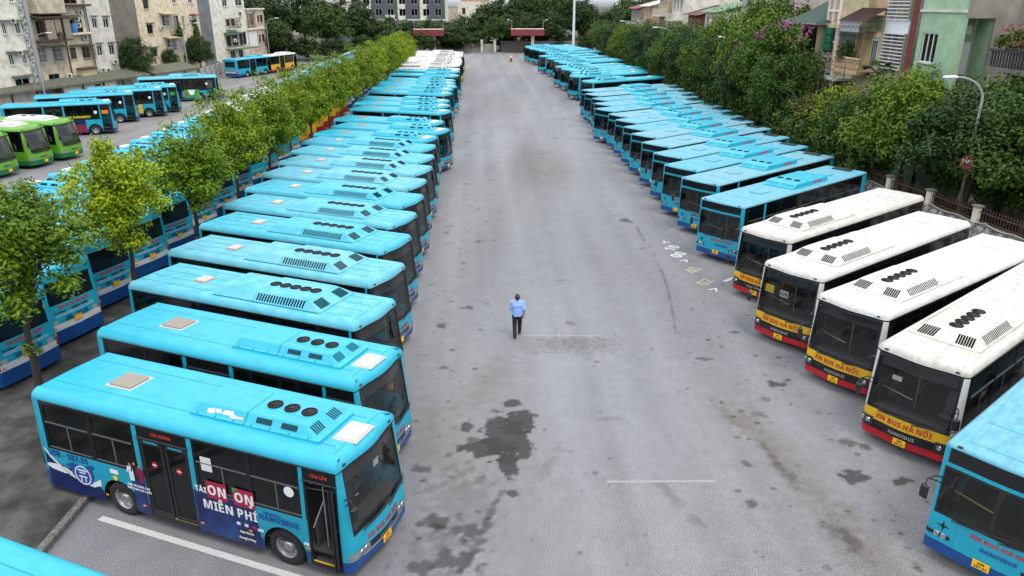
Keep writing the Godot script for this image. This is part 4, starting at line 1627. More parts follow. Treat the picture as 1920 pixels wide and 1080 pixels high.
	k.coach = {
		"lod": 1, "length": 8.6, "rf": 0.4, "rc": 0.4, "bulge": 0.14, "front": "coach", "lean": [[0.3, 0.05], [0.7, 0.1], [1.2, 0.04], [2.8, -0.42]], "roof0": 2.8, "rise": 0.26, "inset": 0.3, "skirt_top": 0.62, "window_low": 1.3, "rear_skirt_top": 0.76,
		"wheels": [h - 6.3, h - 2.2], "doors": [], "windows_right": u.call(h, [[-8.0, -6.2], [-6.1, -4.3], [-4.2, -2.4], [-2.3, -0.55]]), "windows_left": u.call(h, [[-8.0, -6.2], [-6.1, -4.3], [-4.2, -2.4], [-2.3, -0.55]]),
		"pillars": [], "screen_low": 1.15, "screen_top": 2.72, "screen_half": 1.02, "bumper_top": 0.62, "sign_low": 2.5, "sign_high": 2.7, "sign_half": 0.9,
		"lamp_low": 0.64, "lamp_high": 0.2, "lamp_mat": M.lens, "plate_y": 0.5,
		"body_mat": M.lime_paint, "skirt_mat": M.green_paint, "roof_mat": M.lime_paint, "ac_mat": M.white_paint, "line_mat": M.green_paint, "seams": [], "seat_mat": M.seat_grey,
		"ac": "coach", "ac_front": -1.3, "hatches": [[-6.6, 0.6, 0.6, "hatch_grey", "flange_grey", 0.06]],
	}
	return k

func variant(base: Dictionary, change: Dictionary) -> Dictionary:
	var d := base.duplicate()
	d.merge(change, true)
	return d

# write on the bus what its kind carries
func front_writing(bus: Node3D, c: Dictionary) -> void:
	var sh: Shell = c.shell
	match c.front:
		"grille":
			lettering(bus, sh, "XN BUS HÀ NỘI", 0.125, "front", 0.0, 0.86, M.text_red)
			lettering(bus, sh, "HANOIBUS", 0.075, "front", 0.0, 0.64, M.chrome, bold, 0.018)
		"bands":
			lettering(bus, sh, "XN BUS HÀ NỘI", 0.15, "front", 0.02, 0.93, M.text_red)
			lettering(bus, sh, "HANOIBUS", 0.1, "front", 0.0, 0.64, M.chrome)
		"flat":
			lettering(bus, sh, "XN BUS HÀ NỘI", 0.115, "front", -0.25, 1.08, M.text_red)
			lettering(bus, sh, "HANOIBUS", 0.1, "front", -0.25, 0.86, M.text_blue)
			# compass star on the right front corner, round lamps, panel gaps
			var st := MB.new()
			var pts := PackedVector2Array()
			for k in 8:
				var r := 0.15 if k % 2 == 0 else 0.035
				pts.append(Vector2(cos(TAU * k / 8), sin(TAU * k / 8)) * r)
			var p := sh.P(sh.front(0.88), 0.98, 0.014)
			st.flat_poly(pts, Transform3D(Basis(Vector3.UP, PI / 2), p))
			part(bus, "star_emblem", st.mesh(), M.text_black)
			var gap := MB.new()
			for z in [0.62, -0.9]:
				sh.patch(gap, sh.front(z + 0.006), sh.front(z - 0.006), 0.57, 1.2, 0.003)
			part(bus, "panel_gap", gap.mesh(), M.seal_line)
			for z in [0.98, 0.82, -0.82, -0.98]:
				var lm := MB.new()
				lm.lathe([Vector2(0.06, 0.0), Vector2(0.055, 0.02), Vector2(0.03, 0.012), Vector2(0.0, 0.012)], 14, Transform3D(Basis(Vector3.BACK, -PI / 2), sh.P(sh.front(z), 0.735, 0.016)))
				part(bus, "round_lamp", lm.mesh(), M.chrome)

func rear_writing(bus: Node3D, c: Dictionary, number: String) -> void:
	var sh: Shell = c.shell
	lettering(bus, sh, "XN BUS HÀ NỘI", 0.135, "rear", 0.0, 1.60, M.text_red)
	lettering(bus, sh, "Hotline:", 0.09, "rear", -0.62, 1.41, M.text_black, serif)
	lettering(bus, sh, "1900 1296", 0.115, "rear", 0.2, 1.41, M.text_black)
	lettering(bus, sh, number, 0.13, "rear", 0.0, 1.15, M.text_blue)

func rear_bands(bus: Node3D, sh: Shell) -> void:
	var wh := MB.new()
	sh.patch(wh, sh.rear(-1.1), sh.rear(1.1), 0.78, 1.0, 0.006)
	part(bus, "white_band", wh.mesh(), M.white_paint)
	var gv := MB.new()
	for y in [1.27, 1.33]:
		sh.patch(gv, sh.rear(-0.85), sh.rear(0.85), y, y + 0.014, 0.012)
	part(bus, "trim_line", gv.mesh(), M.emblem_white)
	var gl := MB.new()
	sh.patch(gl, sh.rear(-1.0), sh.rear(-0.78), 0.8, 1.16, 0.010)
	sh.patch(gl, sh.rear(0.72), sh.rear(0.94), 0.8, 1.16, 0.010)
	part(bus, "engine_vent", gl.mesh(), M.pipe_grey)
	var rail := MB.new()
	var p := sh.P(sh.rear(0.0), 1.12, 0.03)
	rail.box(p + Vector3(0, -0.02, 0), Vector3(0.03, 0.03, 0.95), 0.008)
	part(bus, "plate_lamp_bar", rail.mesh(), M.black_trim)

# side print on the nearest bus: dove, advertisement, stickers
func near_side_print(bus: Node3D, c: Dictionary) -> void:
	var sh: Shell = c.shell
	var h: float = sh.length * 0.5
	var z := sh.hw
	var at := func(d: float) -> Transform3D:
		return Transform3D(Basis.IDENTITY, Vector3(h, 0, z + d))
	var poly := func(called: String, pts: Array, d: float, mat: Material) -> void:
		var b := MB.new()
		var pv := PackedVector2Array()
		for p in pts:
			pv.append(Vector2(p[0], p[1]))
		b.flat_poly(pv, at.call(d))
		part(bus, called, b.mesh(), mat)
	# rear quarter: navy sweep, white ribbon and dove with the pavilion emblem
	poly.call("navy_sweep", [[-8.86, 1.3], [-8.6, 1.12], [-8.3, 1.02], [-7.9, 0.98], [-7.6, 0.9], [-7.25, 0.72], [-7.08, 0.62], [-7.08, 0.29], [-8.86, 0.29]], 0.004, M.navy)
	poly.call("white_ribbon", [[-8.86, 1.42], [-8.72, 1.2], [-8.45, 0.98], [-8.1, 0.78], [-7.7, 0.64], [-7.35, 0.62], [-7.08, 0.74], [-7.08, 0.92], [-7.3, 0.78], [-7.65, 0.72], [-8.05, 0.84], [-8.45, 1.06], [-8.7, 1.28], [-8.82, 1.44]], 0.008, M.emblem_white)
	poly.call("white_ribbon", [[-8.86, 0.98], [-8.6, 1.02], [-8.2, 0.98], [-7.95, 0.86], [-8.3, 0.80], [-8.7, 0.84], [-8.86, 0.9]], 0.008, M.emblem_white)
	poly.call("dove", [[-8.2, 1.1], [-7.95, 1.2], [-7.75, 1.16], [-7.62, 1.04], [-7.5, 1.2], [-7.3, 1.27], [-7.2, 1.22], [-7.32, 1.12], [-7.3, 0.94], [-7.38, 0.72], [-7.6, 0.6], [-7.85, 0.66], [-8.02, 0.86], [-8.05, 1.04]], 0.012, M.text_blue)
	var ring := MB.new()
	ring.lathe([Vector2(0.27, 0.0), Vector2(0.27, 0.004), Vector2(0.235, 0.004), Vector2(0.235, 0.0)], 26, Transform3D(Basis(Vector3.RIGHT, PI / 2), Vector3(h - 7.66, 0.9, z + 0.014)))
	part(bus, "emblem_ring", ring.mesh(), M.emblem_white)
	var em := MB.new()
	for r in [[-7.66, 1.04, 0.30, 0.035], [-7.66, 0.97, 0.2, 0.03], [-7.66, 0.86, 0.26, 0.035], [-7.73, 0.78, 0.03, 0.14], [-7.59, 0.78, 0.03, 0.14]]:
		em.box(Vector3(h + r[0], r[1], z + 0.016), Vector3(r[2], r[3], 0.006))
	part(bus, "emblem_pavilion", em.mesh(), M.emblem_white)
	lettering(bus, sh, "29B - 187.51", 0.17, "right", h - 8.05, 1.345, M.text_blue, bold, 0.016)
	# advertisement
	var ad := MB.new()
	ad.quad(Vector3(h - 6.02, 0.29, z + 0.006), Vector3(h - 5.6, 0.29, z + 0.006), Vector3(h - 5.6, 1.43, z + 0.006), Vector3(h - 6.02, 1.43, z + 0.006))
	part(bus, "advertisement", ad.mesh(), M.ad_navy)
	ad = MB.new()
	ad.quad(Vector3(h - 4.1, 0.29, z + 0.006), Vector3(h - 2.3, 0.29, z + 0.006), Vector3(h - 2.42, 1.43, z + 0.006), Vector3(h - 4.1, 1.43, z + 0.006))
	part(bus, "advertisement", ad.mesh(), M.ad_navy)
	for k in 2:
		var x := h - 3.42 + k * 0.75
		part(bus, "logo_tile", box_mesh(Vector3(x, 1.55, z + 0.012), Vector3(0.58, 0.46, 0.006), 0.0), M.magenta_print)
		part(bus, "lettering", text_mesh("ON", 0.26, bold), M.text_white, Transform3D(Basis.IDENTITY, Vector3(x + 0.02, 1.55, z + 0.018)))
	poly.call("logo_corner", [[-2.96, 1.78], [-2.78, 1.78], [-2.96, 1.66]], 0.018, M.print_green)
	part(bus, "lettering", text_mesh("TẢI", 0.15, bold), M.text_white, Transform3D(Basis.IDENTITY, Vector3(h - 3.88, 1.5, z + 0.014)))
	part(bus, "lettering", text_mesh("+", 0.14, bold), M.text_white, Transform3D(Basis.IDENTITY, Vector3(h - 2.5, 1.38, z + 0.02)))
	part(bus, "lettering", text_mesh("MIỄN PHÍ", 0.24, bold), M.text_white, Transform3D(Basis.IDENTITY, Vector3(h - 3.12, 1.12, z + 0.014)))
	for r in [["App Store", 0.62], ["Google Play", 0.45]]:
		part(bus, "badge", box_mesh(Vector3(h - 2.72, r[1], z + 0.01), Vector3(0.44, 0.13, 0.006)), M.text_black)
		part(bus, "lettering", text_mesh(r[0], 0.06, bold), M.text_white, Transform3D(Basis.IDENTITY, Vector3(h - 2.72, r[1], z + 0.016)))
	for k in 3:
		part(bus, "logo_dot", box_mesh(Vector3(h - 2.92 + k * 0.22, 0.82, z + 0.01), Vector3(0.1, 0.07, 0.006), 0.0), [M.text_white, M.emblem_white, M.text_red][k])
	# sports print by the rear door: plain figures
	var kit := [M.emblem_white, M.text_black, M.wine_print]
	for k in 3:
		var fx: float = -5.98 + k * 0.15
		var fy: float = 1.5 + 0.06 * (k % 2)
		poly.call("print_figure", [[fx - 0.07, fy - 0.32], [fx - 0.08, fy - 0.02], [fx - 0.13, fy - 0.14], [fx - 0.15, fy - 0.1], [fx - 0.09, fy + 0.08], [fx + 0.09, fy + 0.08], [fx + 0.15, fy - 0.1], [fx + 0.12, fy - 0.13], [fx + 0.08, fy - 0.02], [fx + 0.07, fy - 0.32]], 0.012 + k * 0.003, kit[k])
		var hd := MB.new()
		hd.lathe([Vector2(0.045, 0.0), Vector2(0.045, 0.003), Vector2(0.0, 0.003)], 10, Transform3D(Basis(Vector3.RIGHT, PI / 2), Vector3(h + fx, fy + 0.13, z + 0.014 + k * 0.003)))
		part(bus, "print_head", hd.mesh(), M.skin)
	part(bus, "lettering", text_mesh("GIẢI TRÍ ĐỈNH CAO", 0.055, bold), M.text_white, Transform3D(Basis.IDENTITY, Vector3(h - 5.82, 1.05, z + 0.014)))
	part(bus, "lettering", text_mesh("THỂ THAO CỰC CHẤT", 0.055, bold), M.text_white, Transform3D(Basis.IDENTITY, Vector3(h - 5.82, 0.95, z + 0.014)))
	# small stickers, destination words, makers' name
	part(bus, "lettering", text_mesh("CỬA XUỐNG", 0.075, bold), M.text_orange, Transform3D(Basis.IDENTITY, Vector3(h - 4.85, 2.62, z - 0.018)))
	part(bus, "lettering", text_mesh("CỬA LÊN", 0.075, bold), M.text_orange, Transform3D(Basis.IDENTITY, Vector3(h - 0.62, 2.62, z - 0.018)))
	part(bus, "window_sticker", box_mesh(Vector3(h - 3.62, 2.2, z - 0.012), Vector3(0.3, 0.36, 0.006), 0.0), M.hatch_white)
	var disc := MB.new()
	disc.lathe([Vector2(0.13, 0.0), Vector2(0.13, 0.004), Vector2(0.0, 0.004)], 22, Transform3D(Basis(Vector3.RIGHT, PI / 2), Vector3(h - 1.42, 2.05, z - 0.014)))
	part(bus, "window_sticker", disc.mesh(), M.sticker_white)
	part(bus, "lettering", text_mesh("HANOIBUS", 0.15, bold), M.text_blue, Transform3D(Basis.IDENTITY, Vector3(h - 1.78, 1.2, z + 0.01)))
	part(bus, "lettering", text_mesh("TRANSERCO", 0.06, bold), M.text_blue, Transform3D(Basis.IDENTITY, Vector3(h - 1.95, 1.33, z + 0.01)))
	var bd := MB.new()
	bd.lathe([Vector2(0.07, 0.0), Vector2(0.07, 0.004), Vector2(0.0, 0.004)], 16, Transform3D(Basis(Vector3.RIGHT, PI / 2), Vector3(h - 6.55, 1.1, z + 0.01)))
	part(bus, "round_sticker", bd.mesh(), M.text_yellow)
	part(bus, "side_sticker", box_mesh(Vector3(h - 6.55, 1.28, z + 0.01), Vector3(0.26, 0.12, 0.004)), M.sticker_white)
	for x in [-6.95, -5.75, -4.0, -2.6, -1.05]:
		part(bus, "side_marker", box_mesh(Vector3(h + x, 0.52 if x < -3 else 0.7, z + 0.012), Vector3(0.09, 0.05, 0.02), 0.008), M.lens_amber)
	var wl := MB.new()
	wl.box(Vector3(h - 2.32, 0.79, z + 0.006), Vector3(0.16, 0.06, 0.008))
	wl.box(Vector3(h - 1.09, 0.79, z + 0.006), Vector3(0.12, 0.06, 0.008))
	part(bus, "white_stripe", wl.mesh(), M.emblem_white)
	# worn paint on the roof unit's shoulder
	var wp := MB.new()
	var r2 := RandomNumberGenerator.new()
	r2.seed = 5
	for k in 9:
		var x := h - 4.0 + k * 0.115 + r2.randf_range(-0.05, 0.05)
		var hh := r2.randf_range(0.03, 0.10)
		var yb := 3.02 + r2.randf_range(0.085, 0.13)
		var ln := r2.randf_range(0.06, 0.2)
		var zz := func(y: float) -> float: return 0.62 - (y - 3.09) * (0.14 / 0.17) + 0.006
		wp.quad(Vector3(x, yb, zz.call(yb)), Vector3(x + ln, yb, zz.call(yb)), Vector3(x + ln * 0.7, yb + hh, zz.call(yb + hh)), Vector3(x + ln * 0.1, yb + hh * 0.8, zz.call(yb + hh * 0.8)))
	part(bus, "bare_patch", wp.mesh(), M.worn_primer)

func set_bus(bus: Node3D, fx: float, fz: float, deg: float, length: float, label: String, group: String, called := "city_bus") -> Node3D:
	var a := deg_to_rad(deg)
	bus.name = numbered(called)
	add_child(bus)
	bus.position = V(fx - cos(a) * length * 0.5, 0.0, fz - sin(a) * length * 0.5)
	bus.rotation.y = a
	tag(bus, label, "bus" if called != "coach" else "coach", group)
	return bus

# another state of weathering for one bus
func retint(bus: Node3D, base: String, k: int) -> void:
	if k % 3 == 0:
		return
	var to: Material = M[base + ["", "_two", "_three"][k % 3]]
	for n in bus.find_children("*", "MeshInstance3D", true, false):
		if n.material_override == M[base]:
			n.material_override = to

func build_buses() -> void:
	var K := kinds()
	var near_cfg := variant(K.three, {"lod": 0, "seats": true})
	var near := make_bus(near_cfg)
	front_writing(near, near_cfg)
	var second := near.duplicate()
	near_side_print(near, near_cfg)
	var three := make_bus(K.three)
	front_writing(three, K.three)
	rear_bands(three, K.three.shell)
	var three_far_cfg := variant(K.three, {"lod": 2})
	var three_far := make_bus(three_far_cfg)
	rear_bands(three_far, three_far_cfg.shell)
	var three_white_cfg := variant(K.three, {"lod": 2, "body_mat": M.yellow_paint, "skirt_mat": M.red_paint, "roof_mat": M.white_roof, "line_mat": M.seal_line_pale, "rear_skirt_top": 0.9})
	var three_white := make_bus(three_white_cfg)
	var five := make_bus(K.five)
	front_writing(five, K.five)
	var five_white_cfg := variant(K.five, {"lod": 2, "body_mat": M.yellow_paint, "skirt_mat": M.red_paint, "roof_mat": M.white_roof, "line_mat": M.seal_line_pale})
	var five_white := make_bus(five_white_cfg)
	var lc := variant(K.long, {"lod": 0, "seats": true})
	var long := make_bus(lc)
	front_writing(long, lc)
	var far_blue_cfg := variant(K.long, {"lod": 1, "front": "grille", "body_mat": M.blue_paint, "skirt_mat": M.deep_blue, "roof_mat": M.blue_roof, "line_mat": M.seal_line, "front_pillar_mat": M.blue_paint, "window_low": 1.3, "marker_mat": M.black_trim, "screen_low": 1.16})
	var far_blue := make_bus(far_blue_cfg)
	var far_blue2_cfg := variant(far_blue_cfg, {"lod": 2})
	var far_blue2 := make_bus(far_blue2_cfg)
	var boxy0_cfg := variant(K.boxy, {"lod": 0, "seats": true})
	var boxy0 := make_bus(boxy0_cfg)
	front_writing(boxy0, boxy0_cfg)
	var boxy := make_bus(K.boxy)
	front_writing(boxy, K.boxy)
	var coach := make_bus(K.coach)

	# ---- row on the left of the aisle, noses to the aisle
	var g := "buses in the row left of the aisle"
	set_bus(three.duplicate(), -3.1, 7.2, -22.0, 9.1, "blue bus roof cut off by the lower left corner of the photo", g)
	set_bus(near, -3.0, 13.99, -21.3, 9.1, "blue bus with open front door and two red square logos in its side advertisement", g)
	set_bus(second, -3.29, 17.44, -22.2, 9.1, "blue bus parked just beyond the one with two red square logos", g)
	var left := [
		["f", -3.97, 21.04, -23.0], ["f", -4.14, 24.55, -22.9], ["f", -4.35, 28.07, -23.1], ["f", -4.52, 31.5, -22.6], ["f", -4.56, 34.8, -22.2], ["f", -4.77, 38.2, -22.0], ["f", -4.81, 41.6, -21.6], ["f", -5.01, 44.9, -21.6], ["f", -5.25, 48.4, -21.6],
		["t", -5.45, 51.9, -20.5], ["t", -4.85, 55.2, -20.5], ["t", -5.6, 59.1, -20.5], ["t", -5.5, 65.3, -20.5], ["t", -5.9, 69.1, -20.5], ["t", -6.2, 72.5, -20.5], ["t", -6.4, 78.7, -20.5],
		["T", -6.6, 82.4, -20.5], ["T", -6.4, 85.4, -20.5], ["T", -6.8, 88.6, -20.5], ["T", -7.05, 92.1, -20.5], ["T", -7.0, 98.6, -20.5], ["T", -7.3, 104.4, -20.5],
		["F", -7.5, 108.2, -20.5], ["F", -7.9, 114.7, -20.5], ["F", -7.85, 117.9, -20.5], ["F", -8.0, 122.0, -20.5], ["F", -8.3, 125.4, -20.5], ["F", -8.6, 129.0, -20.5], ["F", -8.65, 134.6, -20.5], ["F", -8.85, 138.9, -20.5], ["F", -9.2, 144.4, -20.5],
	]
	var proto := {"f": five, "t": three, "T": three_far, "F": five_white}
	var lens := {"f": 9.4, "t": 9.1, "T": 9.1, "F": 9.4}
	var said := {"f": "faded blue bus with five roof fans", "t": "blue bus with three roof fans", "T": "small distant blue bus", "F": "distant white-roofed bus"}
	for i in left.size():
		var e: Array = left[i]
		var lb0: Node3D = proto[e[0]].duplicate()
		if e[0] == "f":
			retint(lb0, "faded_blue_roof", [0, 2, 1, 0, 1, 2, 2, 0, 1][i])
		elif e[0] == "F":
			retint(lb0, "white_roof", i)
		set_bus(lb0, e[1], e[2], e[3], lens[e[0]], "%s, %s from the camera in the left row" % [said[e[0]], ordinal(i + 4)], g)
	# ---- second row on the left, backs to the trees
	var g2 := "buses backed up to the street trees on the left"
	var numbers := ["29B - 191.26", "29B - 199.88", "29B - 195.00", "29B - 190.82", "29B - 196.57", "29B - 192.31", "29B - 193.64", "29B - 194.75"]
	var rears := [[-15.93, 22.29], [-16.0, 25.34], [-16.3, 28.8], [-16.41, 32.37], [-16.5, 35.58], [-16.54, 38.88], [-16.65, 42.39], [-16.88, 46.09], [-17.03, 49.42], [-17.18, 52.76], [-17.33, 56.32]]
	for k in 26:
		rears.append([-17.5 - k * 0.17, 59.8 + k * 3.45])
	var a2 := deg_to_rad(162.6)
	for i in rears.size():
		var white_one := i >= 12 and i <= 18
		var b: Node3D = (three_white if white_one else (three if i < 8 else three_far)).duplicate()
		var r: Array = rears[i]
		set_bus(b, r[0] + cos(a2) * 9.13, r[1] + sin(a2) * 9.13, 162.6, 9.1, "%s bus with its back to the street trees, %s from the camera" % ["white and yellow" if white_one else "blue", ordinal(i + 1)], g2)
		if i < 8:
			rear_writing(b, K.three, numbers[i])
	# ---- far left: coaches and buses along the sheds
	var g3 := "green coaches at the left edge"
	for e in [[-36.2, 53.2, "green coach cut off by the left edge of the photo"], [-35.75, 56.85, "green coach in the middle of the three at the left edge"], [-35.1, 59.9, "green coach farthest from the camera, beside the open yard"]]:
		set_bus(coach.duplicate(), e[0], e[1], -9.0, 8.6, e[2], g3, "coach")
	var g4 := "blue buses parked along the sheds"
	for e in [[-38.2, 73.1, "blue bus with yellow window lettering parked nearest the green coaches", 23.0], [-39.6, 80.5, "blue bus parked second along the olive shed roof", 27.0], [-38.4, 84.6, "blue bus parked third along the olive shed roof, yellow print at its side", 26.0], [-38.2, 87.9, "blue bus parked fourth along the shed, green sticker in its door", 26.0]]:
		var b := set_bus(three.duplicate(), e[0], e[1], e[3], 9.1, e[2], g4)
		far_side_print(b, K.three, g4, e[2])
	var lb := set_bus(five.duplicate(), -37.65, 99.0, 22.0, 9.4, "blue bus with a green side advertisement parked farthest along the sheds", g4)
	far_side_print(lb, K.five, g4, "green side")
	set_bus(three.duplicate(), -42.9, 135.5, 70.0, 9.1, "blue bus seen from behind at the far left, white dove on its side", "buses leaving at the far left")
	set_bus(three_white.duplicate(), -40.8, 144.1, 74.0, 9.1, "white, yellow and red bus ahead of the blue one at the far left", "buses leaving at the far left")
	# ---- row on the right of the aisle, noses to the aisle
	var g5 := "white-roofed buses on the right"
	for e in [[10.83, 17.91, 219.5, "white, yellow and red bus nearest the camera, with a cloth behind its windscreen", "29B", "170.73"], [10.5, 21.64, 216.1, "white, yellow and red bus, second of four from the camera", "29B", "170.67"], [9.81, 24.93, 217.3, "white, yellow and red bus with the sign 52B in its windscreen", "29B", "170.95"], [10.22, 29.32, 218.1, "white, yellow and red bus next to the blue boxy buses", "29B", "169.81"]]:
		var lw: Node3D = long.duplicate()
		retint(lw, "white_roof", {17.91: 1, 21.64: 2, 24.93: 0, 29.32: 1}[e[1]])
		set_bus(lw, e[0], e[1], e[2], 11.7, e[3], g5)
	var g6 := "boxy blue buses on the right"
	set_bus(boxy0, 10.15, 12.95, 220.0, 12.0, "boxy blue bus cut off by the lower right corner, plate 29B 193.15", g6)
	var right := [[9.9, 34.5, 220.0], [9.9, 39.0, 220.0], [9.6, 42.4, 220.0], [9.6, 46.0, 220.0], [9.5, 49.8, 220.0], [9.3, 53.3, 220.0], [9.15, 56.5, 218.5], [9.0, 60.1, 217.0], [8.8, 63.3, 216.0], [8.0, 66.7, 216.0], [8.3, 70.4, 216.0], [8.45, 74.2, 214.0], [8.1, 78.1, 213.0], [8.05, 81.8, 212.0]]
	for i in right.size():
		var e: Array = right[i]
		var rb: Node3D = (boxy0 if i < 2 else boxy).duplicate()
		retint(rb, "chalky_blue_roof", [0, 1, 2, 0, 1, 1, 2, 0, 1, 2, 0, 2, 1, 0][i])
		set_bus(rb, e[0], e[1], e[2], 12.0, "boxy blue bus with mesh-fronted roof unit, %s beyond the white-roofed buses" % ordinal(i + 1), g6)
	var g7 := "distant blue buses at the far end of the right row"
	var far := [[8.75, 91.4], [7.75, 98.1], [8.2, 101.7], [8.3, 105.7], [7.35, 108.3], [6.7, 112.3], [7.7, 119.9], [7.05, 123.2], [6.25, 129.1], [5.1, 134.8], [6.6, 142.7], [5.6, 149.0], [4.9, 152.6], [3.9, 155.9], [3.25, 160.5], [3.1, 164.0]]
	for i in far.size():
		set_bus((far_blue if i < 2 else far_blue2).duplicate(), far[i][0], far[i][1], 212.0, 11.7, "small blue bus at the far end of the right row, %s past the boxy ones" % ordinal(i + 1), g7)
	for p in [three, three_far, three_white, five, five_white, long, far_blue, far_blue2, boxy, coach]:
		p.free()

func far_side_print(bus: Node3D, c: Dictionary, _g: String, what: String) -> void:
	var sh: Shell = c.shell
	var h: float = sh.length * 0.5
	var z := sh.hw
	var disc := MB.new()
	disc.lathe([Vector2(0.14, 0.0), Vector2(0.14, 0.004), Vector2(0.0, 0.004)], 14, Transform3D(Basis(Vector3.RIGHT, PI / 2), Vector3(h - 1.45, 2.1, z + 0.006)))
	part(bus, "window_sticker", disc.mesh(), M.sticker_white)
	if what.contains("yellow window"):
		part(bus, "advertisement", box_mesh(Vector3(h - 3.25, 0.78, z + 0.006), Vector3(1.7, 0.98, 0.006)), M.wine_print)
		part(bus, "advertisement", box_mesh(Vector3(h - 3.25, 1.26, z + 0.01), Vector3(1.7, 0.5, 0.006)), M.navy)
		part(bus, "lettering", text_mesh("TẢI APP EVNHANOI", 0.2, bold), M.text_yellow, Transform3D(Basis.IDENTITY, Vector3(h - 3.2, 1.72, z + 0.01)))
		part(bus, "door_sticker", box_mesh(Vector3(h - 0.65, 2.1, z + 0.008), Vector3(0.55, 0.34, 0.006)), M.lens_amber)
	elif what.contains("green sticker"):
		part(bus, "door_sticker", box_mesh(Vector3(h - 0.62, 2.1, z + 0.008), Vector3(0.5, 0.36, 0.006)), M.print_green)
	elif what.contains("green side"):
		part(bus, "advertisement", box_mesh(Vector3(h - 3.3, 0.95, z + 0.006), Vector3(1.7, 1.0, 0.006)), M.print_green)
		var pd := MB.new()
		for e in [[0.0, 0.0, 0.32], [-0.26, 0.22, 0.13], [0.26, 0.22, 0.13]]:
			pd.lathe([Vector2(e[2], 0.0), Vector2(e[2], 0.004), Vector2(0.0, 0.004)], 16, Transform3D(Basis(Vector3.RIGHT, PI / 2), Vector3(h - 3.3 + e[0], 1.1 + e[1], z + 0.012)))
		part(bus, "print_circle", pd.mesh(), M.text_white)
		part(bus, "print_bag", box_mesh(Vector3(h - 3.95, 0.85, z + 0.012), Vector3(0.28, 0.5, 0.006)), M.text_red)
	elif what.contains("third"):
		part(bus, "advertisement", box_mesh(Vector3(h - 2.5, 0.95, z + 0.006), Vector3(0.4, 0.95, 0.006)), M.plate_yellow)

# ------------------------------------------------------------------ plants
# A crown: clumps of leaves spread through an ellipsoid (centre at the origin).
func crown_mesh(seed_: int, size: Vector3, clumps: int, per: int, clump_r: float, leaf: Vector2, low: Color, high: Color, lift := 0.5, shell := 0.5, flat_base := true) -> ArrayMesh:
	var r := RandomNumberGenerator.new()
	r.seed = seed_
	var v := PackedVector3Array()
	var n := PackedVector3Array()
	var c := PackedColorArray()
	var ix := PackedInt32Array()
	for k in clumps:
		var d := Vector3(r.randfn(), r.randfn(), r.randfn()).normalized()
		var rad := lerpf(shell, 1.0, r.randf())
		if k % 5 == 0:
			rad *= r.randf()
		if flat_base and d.y < -0.35:
			d.y *= 0.45
		var cen := Vector3(d.x * size.x, d.y * size.y, d.z * size.z) * rad
		var cr := clump_r * r.randf_range(0.65, 1.3)
		var tone := r.randf()
		for i in per:
			var e := Vector3(r.randfn(), r.randfn() * 0.75, r.randfn()).normalized()
			var p := cen + e * cr * pow(r.randf(), 0.45)
			var out := (e * 0.7 + Vector3(0, lift, 0) + Vector3(r.randfn(), r.randfn(), r.randfn()) * 0.45).normalized()
			var along := out.cross(Vector3(r.randfn(), r.randfn(), r.randfn())).normalized()
			var side := out.cross(along)
			var ll := leaf.x * r.randf_range(0.7, 1.25)
			var lw := leaf.y * r.randf_range(0.8, 1.2)
			var t := clampf(tone * 0.6 + r.randf() * 0.4, 0, 1)
			var col := low.lerp(high, t)
			var s := r.randf_range(0.85, 1.15)
			col = Color(col.r * s, col.g * s, col.b * s)
			var b := v.size()
			v.append(p - along * ll * 0.5)
			v.append(p + side * lw * 0.5 - out * lw * 0.12)
			v.append(p + along * ll * 0.5 - out * ll * 0.15)
			v.append(p - side * lw * 0.5 - out * lw * 0.12)
			for q in 4:
				n.append(out)
				c.append(col)
			ix.append_array(PackedInt32Array([b, b + 1, b + 2, b, b + 2, b + 3]))
	var arr := []
	arr.resize(Mesh.ARRAY_MAX)
	arr[Mesh.ARRAY_VERTEX] = v
	arr[Mesh.ARRAY_NORMAL] = n
	arr[Mesh.ARRAY_COLOR] = c
	arr[Mesh.ARRAY_INDEX] = ix
	var am := ArrayMesh.new()
	am.add_surface_from_arrays(Mesh.PRIMITIVE_TRIANGLES, arr)
	return am

# trunk from the ground to `h`, limbs reaching into a crown of the given size centred at height hc
func trunk_mesh(seed_: int, r0: float, h: float, hc: float, size: Vector3, limbs: int, bend := 0.12) -> ArrayMesh:
	var r := RandomNumberGenerator.new()
	r.seed = seed_
	var b := MB.new()
	var path := []
	var rad := []
	var off := Vector3.ZERO
	for k in 7:
		var t := k / 6.0
		path.append(Vector3(off.x, h * t, off.z))
		rad.append(lerpf(r0 * (1.25 if k == 0 else 1.0), r0 * 0.62, t))
		off += Vector3(r.randf_range(-bend, bend), 0, r.randf_range(-bend, bend)) * h / 6.0
	b.tube(path, rad, 8, false)
	var top: Vector3 = path[6]
	for k in limbs:
		var a := TAU * (k + r.randf() * 0.6) / limbs
		var tip := Vector3(cos(a) * size.x * r.randf_range(0.45, 0.8), hc + size.y * r.randf_range(-0.25, 0.7), sin(a) * size.z * r.randf_range(0.45, 0.8))
		if k == 0:
			tip = Vector3(top.x, hc + size.y * 0.8, top.z)
		var mid := top.lerp(tip, 0.45) + Vector3(0, size.y * 0.1, 0)
		b.tube([top, mid, tip], [r0 * 0.5, r0 * 0.3, r0 * 0.08], 6, false)
		for j in 2:
			var tip2 := mid + Vector3(r.randf_range(-1, 1) * size.x * 0.4, r.randf_range(0.1, 0.5) * size.y, r.randf_range(-1, 1) * size.z * 0.4)
			b.tube([mid, tip2], [r0 * 0.2, r0 * 0.05], 5, false)
	return b.mesh()

